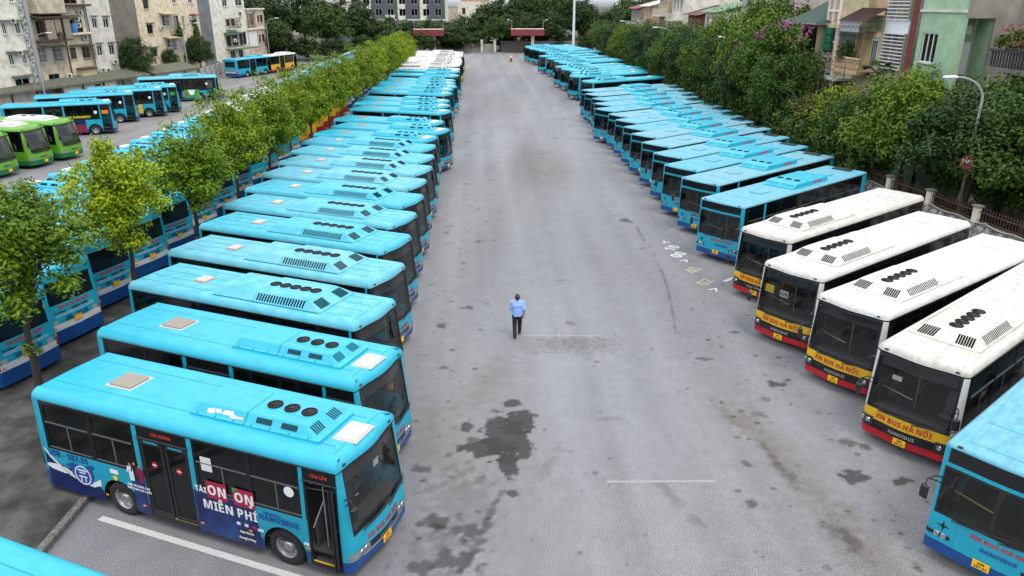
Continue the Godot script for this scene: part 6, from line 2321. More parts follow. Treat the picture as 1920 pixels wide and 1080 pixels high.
	add_hood(o, 3.7, 9.3, 6.45, 1.2, M.metal_green)
	for u in [[5.2, 5.2], [7.8, 7.9]]:
		add_outdoor_unit(o, u[0], u[1], 1.0)
	o = facade("narrow_house", "narrow house with bare brown brick front and white tarpaulin on its balcony", Vector2(-50.0, 149.4), Vector2(-48.9, 157.2))
	var w4 := [[0.4, 7.0, 4.0, 9.9], [0.4, 3.6, 4.0, 6.4], [4.7, 7.9, 5.6, 9.26], [5.9, 7.9, 7.1, 9.3], [4.5, 4.2, 5.4, 5.67], [5.9, 4.3, 7.1, 5.7]]
	part(o, "wall", pierced(0.0, 7.6, 0.0, 10.4, w4, 0.5), M.plaster_beige)
	for i in w4.size():
		if i > 1:
			add_window(o, w4[i], M.frame_brown)
	add_block(o, "recess_back", 0.3, 4.1, 3.0, 10.2, -1.6, -1.5, M.plaster_taupe)
	add_block(o, "tarpaulin", 0.6, 3.9, 3.5, 6.5, -0.1, -0.06, M.tarp_white)
	add_slab(o, "cornice", -0.1, 7.7, 10.4, 0.25, -0.2, 0.3, M.plaster_white)
	add_slab(o, "cornice", -0.1, 7.7, 6.8, 0.2, 0.0, 0.25, M.plaster_white)
	add_block(o, "end_wall", 0.0, 0.2, 0.0, 10.4, -9.0, -0.005, M.plaster_beige)
	add_block(o, "far_end_wall", 7.4, 7.6, 0.0, 10.4, -9.0, -0.005, M.plaster_beige)
	# ---- sheds along the yard
	for s in [[Vector2(-56.3, 76.5), Vector2(-49.4, 104.4), "long low shed with an olive felt roof in front of the old apartment block"], [Vector2(-49.0, 105.8), Vector2(-47.2, 116.0), "short low shed with an olive roof and white wall"]]:
		o = facade("shed", s[2], s[0], s[1], "shed", "sheds along the yard")
		var ln: float = (s[1] - s[0]).length()
		var b := MB.new()
		b.quad(Vector3(-0.3, 2.62, 0.7), Vector3(ln + 0.3, 2.62, 0.7), Vector3(ln + 0.3, 3.35, -2.4), Vector3(-0.3, 3.35, -2.4))
		b.quad(Vector3(-0.3, 2.40, 0.7), Vector3(ln + 0.3, 2.40, 0.7), Vector3(ln + 0.3, 2.62, 0.7), Vector3(-0.3, 2.62, 0.7))
		b.quad(Vector3(-0.3, 3.25, -2.4), Vector3(ln + 0.3, 3.25, -2.4), Vector3(ln + 0.3, 2.40, 0.7), Vector3(-0.3, 2.40, 0.7))
		b.quad(Vector3(ln + 0.3, 2.40, 0.7), Vector3(ln + 0.3, 3.25, -2.4), Vector3(ln + 0.3, 3.35, -2.4), Vector3(ln + 0.3, 2.62, 0.7))
		b.quad(Vector3(-0.3, 2.40, 0.7), Vector3(-0.3, 2.62, 0.7), Vector3(-0.3, 3.35, -2.4), Vector3(-0.3, 3.25, -2.4))
		part(o, "roof", b.mesh(), M.roof_olive)
		var longer := ln > 15.0
		var gaps := [[19.5, 0.0, 20.6, 2.2], [-1.0, 0.0, 14.5, 2.3], [23.4, 0.0, 26.9, 2.3]] if longer else []
		part(o, "wall", pierced(14.6 if longer else 0.0, 23.2 if longer else ln, 0.0, 2.5, gaps, 0.2), M.plaster_white)
		add_block(o, "rear_wall", 0.0, ln, 0.0, 3.2, -2.3, -2.1, M.plaster_beige)
		for k in int(ln / 3.4):
			add_block(o, "post", k * 3.4 + 0.3, k * 3.4 + 0.45, 0.0, 2.5, 0.15, 0.3, M.rusty)
	# ---- stained yard wall beyond the sheds
	o = facade("yard_wall", "stained low yard wall behind the buses at the far left", Vector2(-47.0, 116.5), Vector2(-49.8, 137.0), "wall")
	part(o, "wall", box_mesh(Vector3(10.3, 1.1, 0), Vector3(20.6, 2.2, 0.22), 0.02), M.lot_wall)
	for k in 7:
		add_block(o, "pier", k * 3.3, k * 3.3 + 0.35, 0.0, 2.45, -0.2, 0.2, M.plaster_taupe)

func build_right_buildings() -> void:
	# frames run from the far end to the near end so that z points to the yard
	# ---- pale green house with a blank grey-beige side wall
	var o := facade("green_house", "pale green house with an outdoor unit in its recess and a blank beige side wall", Vector2(26.1, 50.7), Vector2(26.3, 46.0))
	var g := [[0.5, 8.2, 2.2, 9.98]]
	part(o, "wall", pierced(0.0, 2.75, 0.0, 15.0, g, 0.1), M.plaster_green)
	add_window(o, g[0], M.frame_white, 0.0, 3)
	part(o, "wall", pierced(2.75, 4.7, 0.0, 15.0, [], 0.1), M.plaster_green)
	add_block(o, "cornice", -0.05, 4.7, 11.2, 11.34, 0.0, 0.14, M.plaster_pale)
	# side wall towards the camera, with a light well cut into it next to the corner
	var sw := add_block(o, "side_wall", 4.5, 4.7, 10.9, 15.0, -9.0, -0.003, M.plaster_taupe)
	sw.set_meta("label", "blank beige side wall")
	add_block(o, "side_wall", 4.5, 4.7, 0.0, 10.9, -9.0, -1.75, M.plaster_taupe)
	add_block(o, "well_back", 2.9, 3.0, 0.0, 10.9, -1.75, -0.1, M.plaster_green)
	add_block(o, "well_side", 3.0, 4.5, 0.0, 10.9, -1.9, -1.76, M.plaster_green)
	add_block(o, "well_side", 3.0, 4.69, 0.0, 10.9, -0.12, -0.01, M.plaster_green)
	add_block(o, "well_ceiling", 3.0, 4.5, 10.9, 11.0, -1.75, -0.12, M.plaster_green)
	var ac := add_block(o, "air_conditioner", 3.05, 3.42, 9.95, 10.5, -1.3, -0.45, M.ac_white, 0.03)
	var fan := MB.new()
	fan.lathe([Vector2(0.21, 0.0), Vector2(0.21, 0.012), Vector2(0.0, 0.004)], 16, Transform3D(Basis(Vector3.BACK, -PI / 2), Vector3(3.425, 10.22, -0.7)))
	part(ac, "fan", fan.mesh(), M.black_trim)
	add_block(o, "well_door", 3.0, 3.06, 7.6, 9.5, -1.6, -0.95, M.frame_white)
	# ---- brick-edged house with steel bars
	o = facade("barred_house", "narrow house with white steel bars on its balconies and a red brick edge", Vector2(25.85, 54.6), Vector2(26.05, 50.9))
	part(o, "wall", pierced(0.0, 3.0, 0.0, 15.0, [[0.2, 7.6, 2.6, 9.7], [0.2, 10.7, 2.8, 13.0]], 0.9), M.plaster_taupe)
	add_block(o, "room_back", 0.1, 2.9, 7.0, 13.2, -2.6, -2.5, M.room_wall)
	add_block(o, "parapet_panel", 0.0, 2.9, 9.8, 10.62, 0.0, 0.12, M.tarp_white)
	for row in [[7.5, 9.75], [10.65, 12.9]]:
		for k in 11:
			var y: float = lerpf(row[0], row[1], k / 10.0)
			add_block(o, "steel_bar", 0.1, 2.8, y, y + 0.06, 0.2, 0.27, M.frame_white)
		for u in [0.12, 1.2, 2.75]:
			add_block(o, "steel_upright", u, u + 0.06, row[0], row[1], 0.14, 0.2, M.pipe_grey)
	for y in 62:
		for k in 2:
			var off := 0.0 if y % 2 == 0 else 0.12
			if y * 0.2 < 4.0:
				continue
			add_block(o, "brick", 3.02 + k * 0.34 - off * 0.5, 3.33 + k * 0.34 - off * 0.5, y * 0.2, y * 0.2 + 0.18, -0.12, 0.06 + 0.012 * ((y * 7 + k * 3) % 3), M.brick_red)
	add_block(o, "brick_backing", 2.95, 3.68, 0.0, 13.0, -0.3, 0.03, M.concrete_post)
	# ---- house with brown awning, balustrade and stone-clad panel
	o = facade("awning_house", "cream house with a brown awning, stone-clad panel and balustraded balcony", Vector2(25.55, 61.6), Vector2(25.8, 54.8))
	part(o, "wall", pierced(0.0, 6.8, 0.0, 15.0, [[4.1, 7.2, 6.4, 9.8], [2.9, 7.0, 3.9, 9.6], [4.0, 10.9, 6.5, 12.6]], 0.8), M.plaster_yellow)
	add_block(o, "room_back", 2.6, 6.7, 6.5, 12.8, -2.6, -2.5, M.room_wall)
	for j in 11:
		for k in 4:
			var u := 0.15 + k * 0.64 + (0.16 if j % 2 else 0.0)
			add_block(o, "cladding_stone", u, minf(u + 0.62, 2.75), 7.0 + j * 0.235, 7.215 + j * 0.235, 0.0, 0.06 + 0.015 * ((j * 5 + k * 3) % 4), M.stone_cladding)
	add_slab(o, "ledge", -0.1, 3.2, 10.05, 0.3, 0.0, 1.0, M.plaster_yellow)
	var aw := MB.new()
	for k in 14:
		var x := 3.2 + k * 0.27
		aw.quad(Vector3(x, 10.5, 1.7), Vector3(x + 0.27, 10.5, 1.7), Vector3(x + 0.27, 11.35, 0.0), Vector3(x, 11.35, 0.0))
		aw.box(Vector3(x + 0.06, 10.96, 0.86), Vector3(0.05, 0.03, 1.9), 0.0, Basis(Vector3.RIGHT, 0.464))
	part(o, "awning", aw.mesh(), M.metal_brown)
	add_block(o, "net_blind", 3.3, 6.2, 9.75, 10.45, 1.5, 1.53, M.tarp_white)
	add_cage(o, [3.3, 9.4, 6.3, 10.5], 1.6, M.dash_grey, 0.0, 0.2, "blind_frame")
	add_slab(o, "balcony_slab", 3.0, 6.9, 7.05, 0.25, 0.0, 1.6, M.plaster_orange)
	add_slab(o, "balustrade_rail", 3.0, 6.9, 8.0, 0.12, 1.4, 1.6, M.plaster_orange)
	for k in 15:
		var bal := MB.new()
		bal.lathe([Vector2(0.05, 0.0), Vector2(0.085, 0.22), Vector2(0.045, 0.5), Vector2(0.07, 0.76)], 8, Transform3D(Basis.IDENTITY, Vector3(3.15 + k * 0.26, 7.18, 1.5)))
		part(o, "baluster", bal.mesh(), M.plaster_orange)
	add_block(o, "door", 5.2, 6.1, 7.2, 9.4, -0.2, -0.1, M.frame_white)
	for k in 3:
		add_block(o, "door_slot", 5.32 + k * 0.26, 5.46 + k * 0.26, 7.4, 9.2, -0.1, -0.08, M.glass_house)
	add_slab(o, "porch_roof", 0.3, 3.6, 6.3, 0.15, 0.0, 1.6, M.plaster_pale)
	part(o, "creeper", crown_mesh(610, Vector3(0.9, 0.9, 0.5), 26, 34, 0.4, Vector2(0.26, 0.1), Color(0.02, 0.05, 0.01), Color(0.07, 0.11, 0.02)), M.leaf_dense, Transform3D(Basis.IDENTITY, Vector3(4.3, 8.3, 1.2)))
	# ---- white and orange grid column with green shutters
	o = facade("grid_house", "slim white-framed house front with orange panels and a green shutter", Vector2(25.3, 63.6), Vector2(25.5, 61.8))
	add_block(o, "wall", 0.0, 1.8, 0.0, 15.0, -4.0, 0.0, M.plaster_orange)
	for u in [0.0, 0.85, 1.7]:
		add_block(o, "white_post", u, u + 0.12, 0.0, 15.0, 0.003, 0.14, M.frame_white)
	for k in 11:
		add_block(o, "white_rail", 0.12, 0.85, 3.0 + k * 1.15, 3.14 + k * 1.15, 0.003, 0.11, M.frame_white)
		add_block(o, "white_rail", 0.97, 1.7, 3.0 + k * 1.15, 3.14 + k * 1.15, 0.003, 0.11, M.frame_white)
	for k in 3:
		add_block(o, "green_shutter", 0.2, 1.3, 8.15 + k * 0.6, 8.66 + k * 0.6, 0.15, 0.3, M.shutter_green, 0.01)
	add_block(o, "shutter_frame", 0.12, 1.38, 8.05, 9.95, 0.1, 0.16, M.dash_grey)
	# ---- cream house with green pagoda roof
	o = facade("pagoda_house", "cream house with a curved green tiled roof and arched windows", Vector2(24.5, 69.4), Vector2(24.9, 63.8))
	part(o, "wall", pierced(0.0, 5.6, 0.0, 10.1, [[2.2, 7.75, 5.0, 9.9], [0.9, 5.0, 1.8, 6.5], [2.4, 5.0, 3.4, 6.5], [0.3, 7.8, 0.9, 9.7]], 0.2), M.plaster_yellow)
	add_window(o, [2.2, 7.75, 5.0, 9.9], M.dash_grey, 0.0, 4)
	add_window(o, [0.3, 7.8, 0.9, 9.7], M.dash_grey, 0.0, 2)
	for w in [[0.9, 5.0, 1.8, 6.5], [2.4, 5.0, 3.4, 6.5]]:
		add_window(o, w, M.shutter_green, 0.0, 2)
		var arc := MB.new()
		var pth := []
		for k in 11:
			var t := PI * k / 10
			pth.append(Vector3((w[0] + w[2]) / 2 - cos(t) * (w[2] - w[0]) * 0.58, w[3] - 0.1 + sin(t) * 0.5, 0.05))
		arc.tube(pth, [0.09], 6)
		part(o, "arch_moulding", arc.mesh(), M.plaster_yellow)
	add_block(o, "side_wall", 5.4, 5.6, 0.0, 10.1, -7.0, -0.003, M.plaster_yellow)
	add_block(o, "string_course", -0.1, 5.7, 7.25, 7.5, 0.0, 0.2, M.plaster_yellow)
	add_slab(o, "eaves", -0.9, 6.5, 10.15, 0.14, -7.5, 0.95, M.plaster_pale)
	# roof of tile courses, each a curved strip
	var apex := Vector3(2.8, 12.9, -3.2)
	for j in 9:
		var t0 := j / 9.0
		var t1 := (j + 1) / 9.0
		var c0 := 1.0 - pow(t0, 0.62)
		var c1 := 1.0 - pow(t1, 0.62)
		var y0 := lerpf(10.2, apex.y, t0)
		var y1 := lerpf(10.2, apex.y, t1) + 0.03
		var b := MB.new()
		var e0 := [Vector3(apex.x - 3.8 * c0, y0, apex.z + 4.2 * c0), Vector3(apex.x + 3.8 * c0, y0, apex.z + 4.2 * c0), Vector3(apex.x + 3.8 * c0, y0, apex.z - 4.2 * c0), Vector3(apex.x - 3.8 * c0, y0, apex.z - 4.2 * c0)]
		var e1 := [Vector3(apex.x - 3.8 * c1, y1, apex.z + 4.2 * c1), Vector3(apex.x + 3.8 * c1, y1, apex.z + 4.2 * c1), Vector3(apex.x + 3.8 * c1, y1, apex.z - 4.2 * c1), Vector3(apex.x - 3.8 * c1, y1, apex.z - 4.2 * c1)]
		for k in 4:
			b.quad(e0[k], e0[(k + 1) % 4], e1[(k + 1) % 4], e1[k])
		part(o, "tile_course", b.mesh(), M.tile_green)
	# ---- pink house and its grey neighbours
	o = facade("pink_house", "pale pink house with an orange string course behind the pagoda roof", Vector2(27.2, 77.0), Vector2(27.6, 69.6))
	var pw := [[0.8, 9.0, 2.4, 10.5], [4.0, 9.0, 5.6, 10.5]]
	part(o, "wall", pierced(0.0, 7.4, 0.0, 16.0, pw, 0.2), M.plaster_pink)
	for w in pw:
		add_window(o, w, M.frame_white)
	add_block(o, "string_course", -0.05, 7.45, 10.85, 11.05, 0.0, 0.12, M.plaster_orange)
	add_block(o, "side_wall", 7.2, 7.4, 0.0, 16.0, -8.0, -0.003, M.plaster_taupe)
	o = facade("grey_house", "tall grey house with a blank side wall and barred windows left of the pink house", Vector2(26.4, 92.0), Vector2(27.0, 84.5))
	var gw := [[1.5, 9.6, 3.4, 12.0], [4.5, 9.6, 6.4, 12.0]]
	part(o, "wall", pierced(0.0, 7.5, 0.0, 17.0, gw, 0.2), M.plaster_pale)
	for w in gw:
		add_window(o, w, M.frame_white)
		add_cage(o, [w[0] - 0.1, w[1] - 0.1, w[2] + 0.1, w[3] + 0.1], 0.5, M.pipe_grey)
	add_block(o, "side_wall", 7.3, 7.5, 0.0, 17.0, -8.0, -0.003, M.plaster_taupe)
	# ---- nearest house: only its flower balcony shows
	o = facade("balcony_house", "house at the right edge with a dark balcony full of flowers", Vector2(28.9, 45.4), Vector2(29.1, 38.0))
	part(o, "wall", pierced(0.0, 7.4, 0.0, 13.0, [[1.0, 5.6, 2.4, 7.2], [3.4, 9.0, 4.8, 11.0]], 0.2), M.plaster_taupe)
	add_window(o, [1.0, 5.6, 2.4, 7.2], M.frame_white)
	add_window(o, [3.4, 9.0, 4.8, 11.0], M.frame_white)
	add_block(o, "side_wall", 7.2, 7.4, 0.0, 13.0, -8.0, -0.003, M.plaster_taupe)
	add_slab(o, "balcony_slab", 0.6, 6.5, 8.2, 0.3, 0.0, 1.7, M.concrete_post)
	for k in 22:
		add_block(o, "baluster", 0.75 + k * 0.26, 0.83 + k * 0.26, 8.35, 9.2, 1.5, 1.58, M.dash_grey)
	add_slab(o, "balustrade_rail", 0.6, 6.5, 9.25, 0.12, 1.4, 1.68, M.dash_grey)
	add_outdoor_unit(o, 2.0, 7.3, 0.0, 1.1)
	part(o, "balcony_plants", crown_mesh(620, Vector3(2.4, 0.75, 0.6), 60, 40, 0.42, Vector2(0.2, 0.1), Color(0.03, 0.06, 0.01), Color(0.12, 0.15, 0.02)), M.leaf_dense, Transform3D(Basis.IDENTITY, Vector3(3.2, 9.8, 1.4)))
	part(o, "balcony_flowers", crown_mesh(621, Vector3(2.3, 0.8, 0.6), 22, 16, 0.25, Vector2(0.12, 0.1), Color(0.32, 0.05, 0.10), Color(0.5, 0.14, 0.2), 0.6, 0.85), M.petal, Transform3D(Basis.IDENTITY, Vector3(3.0, 9.95, 1.45)))
	# ---- smaller roofs and houses farther along the right side
	var row := [
		[26.0, 99.0, 8.0, 10.5, "plaster_white", "metal_green", "white house with a pale green metal roof along the right side"],
		[25.6, 108.5, 7.0, 10.0, "brick_red", "metal_brown", "house with a red-brown front and awning along the right side"],
		[25.0, 117.5, 7.0, 12.5, "plaster_white", "gate_red", "white house with arched windows and a red awning along the right side"],
		[24.4, 126.0, 6.5, 13.0, "plaster_yellow", "plaster_pale", "pale yellow house with a set-back tower along the right side"],
		[23.8, 136.0, 8.0, 11.0, "plaster_orange", "frame_white", "house with a white railed terrace along the right side"],
		[23.4, 147.0, 9.0, 10.5, "plaster_taupe", "gate_red", "house with a red tiled roof near the far end on the right"],
	]
	for e in row:
		o = facade("row_house", e[6], Vector2(e[0], e[1] + e[2]), Vector2(e[0] + 0.3, e[1]))
		var hh: float = e[3]
		var ww: float = e[2]
		var ws := []
		for k in 3:
			for j in 2:
				ws.append([0.7 + k * (ww - 1.0) / 3.0, hh - 1.9 - j * 3.2, 0.7 + k * (ww - 1.0) / 3.0 + 1.1, hh - 0.5 - j * 3.2])
		part(o, "wall", pierced(0.0, ww, 0.0, hh, ws, 0.2), M[e[4]])
		for w in ws:
			add_window(o, w, M.frame_white)
		add_block(o, "side_wall", ww - 0.2, ww, 0.0, hh, -8.0, -0.003, M[e[4]])
		add_block(o, "rear_wall", 0.0, ww, 0.0, hh, -8.2, -8.0, M[e[4]])
		var rf := MB.new()
		rf.quad(Vector3(-0.3, hh, 0.9), Vector3(ww + 0.3, hh, 0.9), Vector3(ww + 0.3, hh + 1.3, -4.0), Vector3(-0.3, hh + 1.3, -4.0))
		rf.quad(Vector3(-0.3, hh + 1.3, -4.0), Vector3(ww + 0.3, hh + 1.3, -4.0), Vector3(ww + 0.3, hh, -8.6), Vector3(-0.3, hh, -8.6))
		rf.tri(Vector3(ww, hh, 0.6), Vector3(ww, hh, -8.2), Vector3(ww, hh + 1.25, -4.0))
		part(o, "roof", rf.mesh(), M[e[5]])
		add_slab(o, "balcony_slab", 0.4, ww - 0.6, hh - 3.4, 0.2, 0.0, 1.2, M.plaster_pale)
		add_cage(o, [0.5, hh - 3.3, ww - 0.7, hh - 2.4], 1.15, M.frame_white, 0.0, 0.3, "balcony_railing")

func build_far_buildings() -> void:
	# slate-grey and white apartment building beyond the trees; it faces the camera
	var o := facade("modern_block", "slate grey and white apartment building above the trees at the far end", Vector2(-58.0, 262.0), Vector2(-22.0, 262.0))
	var ws := []
	for k in 9:
		for j in 3:
			ws.append([1.5 + k * 3.9, 7.2 + j * 3.6, 3.6 + k * 3.9, 9.4 + j * 3.6])
	part(o, "wall", pierced(0.0, 36.0, 0.0, 17.0, ws, 0.3), M.slate_blue_panel)
	for i in ws.size():
		add_window(o, ws[i], M.frame_white, 0.0, 2, false)
	for e in [[0.0, 7.5], [8.6, 11.8], [20.5, 23.0], [27.8, 30.0]]:
		part(o, "white_panel", pierced(e[0], e[1], 5.9, 17.0, ws, 0.05, 0.12), M.plaster_white)
	add_slab(o, "floor_band", 12.0, 20.0, 6.0, 0.4, 0.0, 0.5, M.plaster_white)
	add_slab(o, "floor_band", 23.5, 36.0, 6.0, 0.4, 0.0, 0.5, M.plaster_white)
	add_slab(o, "balcony_slab", 16.5, 19.5, 7.0, 1.0, 0.0, 1.4, M.plaster_white)
	add_slab(o, "roof", 0.0, 36.0, 17.1, 0.3, -14.0, 0.4, M.plaster_grey)
	add_block(o, "side_wall", 35.8, 36.0, 0.0, 17.0, -14.0, -0.01, M.plaster_pale)
	for k in 18:
		add_block(o, "base_panel", k * 2.0 + 0.05, k * 2.0 + 1.95, 1.0, 5.6, 0.02, 0.1, M.plaster_grey)
	o = facade("white_building", "white windowless-looking building between the far trees", Vector2(-17.0, 250.0), Vector2(-6.0, 250.0))
	var w2 := [[1.4, 8.0, 2.4, 9.8], [5.6, 8.0, 6.4, 9.6]]
	part(o, "wall", pierced(0.0, 11.0, 0.0, 11.6, w2, 0.2), M.plaster_white)
	for w in w2:
		add_window(o, w, M.frame_brown, 0.0, 2, false)
	add_block(o, "upper_storey", 1.0, 10.0, 11.6, 15.0, -6.0, -0.5, M.plaster_orange)
	o = facade("far_terrace", "pale distant terrace of houses above the far trees", Vector2(-90.0, 300.0), Vector2(0.0, 300.0))
	for k in 9:
		var hh := 9.0 + (k * 37 % 6)
		add_block(o, "house", k * 10.0, k * 10.0 + 9.8, 0.0, hh, -8.0, 0.0, [M.plaster_pale, M.plaster_white, M.plaster_beige, M.plaster_grey][k % 4])
	o = facade("far_office", "small cream building with a flat roof behind the tall mast", Vector2(17.0, 205.0), Vector2(24.0, 203.0))
	part(o, "wall", pierced(0.0, 7.2, 0.0, 8.0, [[1.0, 2.2, 3.0, 4.2], [4.0, 2.2, 6.0, 4.2]], 0.2), M.plaster_cream)
	add_window(o, [1.0, 2.2, 3.0, 4.2], M.dash_grey)
	add_window(o, [4.0, 2.2, 6.0, 4.2], M.dash_grey)
	add_slab(o, "canopy", -0.3, 7.5, 5.0, 0.3, -5.0, 0.8, M.metal_green)
	add_slab(o, "roof", -0.2, 7.4, 8.1, 0.2, -5.0, 0.3, M.plaster_pale)

func build_walls_and_gates() -> void:
	# ---- white stained wall on the right, with piers and dark railings
	var pts := [Vector2(25.4, 18.0), Vector2(23.1, 32.0), Vector2(21.45, 42.0), Vector2(21.2, 60.0), Vector2(20.4, 80.0), Vector2(19.6, 105.0), Vector2(18.6, 135.0), Vector2(17.6, 168.0)]
	for i in pts.size() - 1:
		var a: Vector2 = pts[i + 1]
		var b: Vector2 = pts[i]
		var ln := (b - a).length()
		var o := facade("yard_wall", "stained white yard wall with piers on the right, %s stretch from the camera" % ordinal(i + 1), a, b, "wall", "stretches of the right yard wall")
		part(o, "wall", box_mesh(Vector3(ln / 2, 0.85, -0.1), Vector3(ln, 1.7, 0.2), 0.02), M.lot_wall)
		part(o, "coping", box_mesh(Vector3(ln / 2, 1.74, -0.1), Vector3(ln, 0.08, 0.28), 0.015), M.concrete_post)
		var n := int(ln / 3.2)
		for k in n + 1:
			var u := ln * k / n
			var pier := part(o, "pier", box_mesh(Vector3(u, 2.1, -0.1), Vector3(0.3, 0.8, 0.3), 0.02), M.plaster_white)
			part(pier, "cap", box_mesh(Vector3(u, 2.54, -0.1), Vector3(0.42, 0.1, 0.42), 0.02), M.concrete_post)
		if i < 3:
			var rl := MB.new()
			rl.box(Vector3(ln / 2, 2.3, -0.1), Vector3(ln, 0.05, 0.04))
			rl.box(Vector3(ln / 2, 1.9, -0.1), Vector3(ln, 0.04, 0.04))
			for k in int(ln / 0.18):
				rl.box(Vector3(k * 0.18, 2.15, -0.1), Vector3(0.025, 0.8, 0.025))
			part(o, "railing", rl.mesh(), M.rusty)
			var cb := MB.new()
			var p := []
			for k in 25:
				p.append(Vector3(ln * k / 24.0, 1.9 - 0.14 * absf(sin(k * 0.7)), 0.06))
			cb.tube(p, [0.022], 5)
			part(o, "cable", cb.mesh(), M.cable)
	# ---- two gate canopies: a red fascia beam on one post
	for e in [[-17.9, 188.0, 7.3, 5.0, "red canopy beam on a white post, left of the two at the far gate", -23.4], [4.9, 190.0, 8.0, 5.2, "red canopy beam on a white post, right of the two at the far gate", -0.3]]:
		var t := thing("gate_canopy", e[4], "canopy", V(e[5] + e[2] / 2, 0, e[1]), 0.0, "gate canopies")
		part(t, "fascia", box_mesh(Vector3(0, 4.8, 0), Vector3(e[2], 1.45, 3.0), 0.04), M.gate_red)
		part(t, "roof_edge", box_mesh(Vector3(0, 5.57, 0), Vector3(e[2] - 0.2, 0.1, 2.8), 0.02), M.plaster_pale)
		part(t, "post", box_mesh(Vector3(e[2] * 0.16, 2.05, 0), Vector3(0.75, 4.1, 0.75), 0.04), M.plaster_pale)
		for s in [-1, 1]:
			var lp := MB.new()
			var x: float = s * (e[2] / 2 - 0.25)
			lp.tube([Vector3(x, 5.5, 0), Vector3(x, 6.9, 0), Vector3(x - s * 0.1, 7.3, 0.1), Vector3(x - s * -0.7, 7.6, 0.2)], [0.05], 6)
			var arm := part(t, "lamp_arm", lp.mesh(), M.lamp_grey)
			part(arm, "lamp_head", box_mesh(Vector3(x + s * 0.85, 7.62, 0.2), Vector3(0.6, 0.14, 0.25), 0.06), M.lamp_head)
	# low gate hut wall and bollard block between the canopies
	var hut := thing("gate_wall", "low pale wall with gate posts under the far trees", "wall", V(-12.0, 0, 193.0), 0.0)
	part(hut, "wall", box_mesh(Vector3(0, 1.0, 0), Vector3(16.0, 2.0, 0.3), 0.02), M.plaster_taupe)
	for x in [-7.8, -2.0, 4.6, 7.8]:
		part(hut, "post", box_mesh(Vector3(x, 1.5, 0.3), Vector3(0.6, 3.0, 0.5), 0.03), M.plaster_pale)
	var back := thing("gate_wall", "dark wall in the shade behind the right gate canopy", "wall", V(9.0, 0, 196.0), 0.0)
	part(back, "wall", box_mesh(Vector3(0, 1.2, 0), Vector3(24.0, 2.4, 0.3), 0.02), M.concrete_post)
	part(back, "coping", box_mesh(Vector3(0, 2.45, 0), Vector3(24.1, 0.12, 0.4), 0.02), M.plaster_taupe)

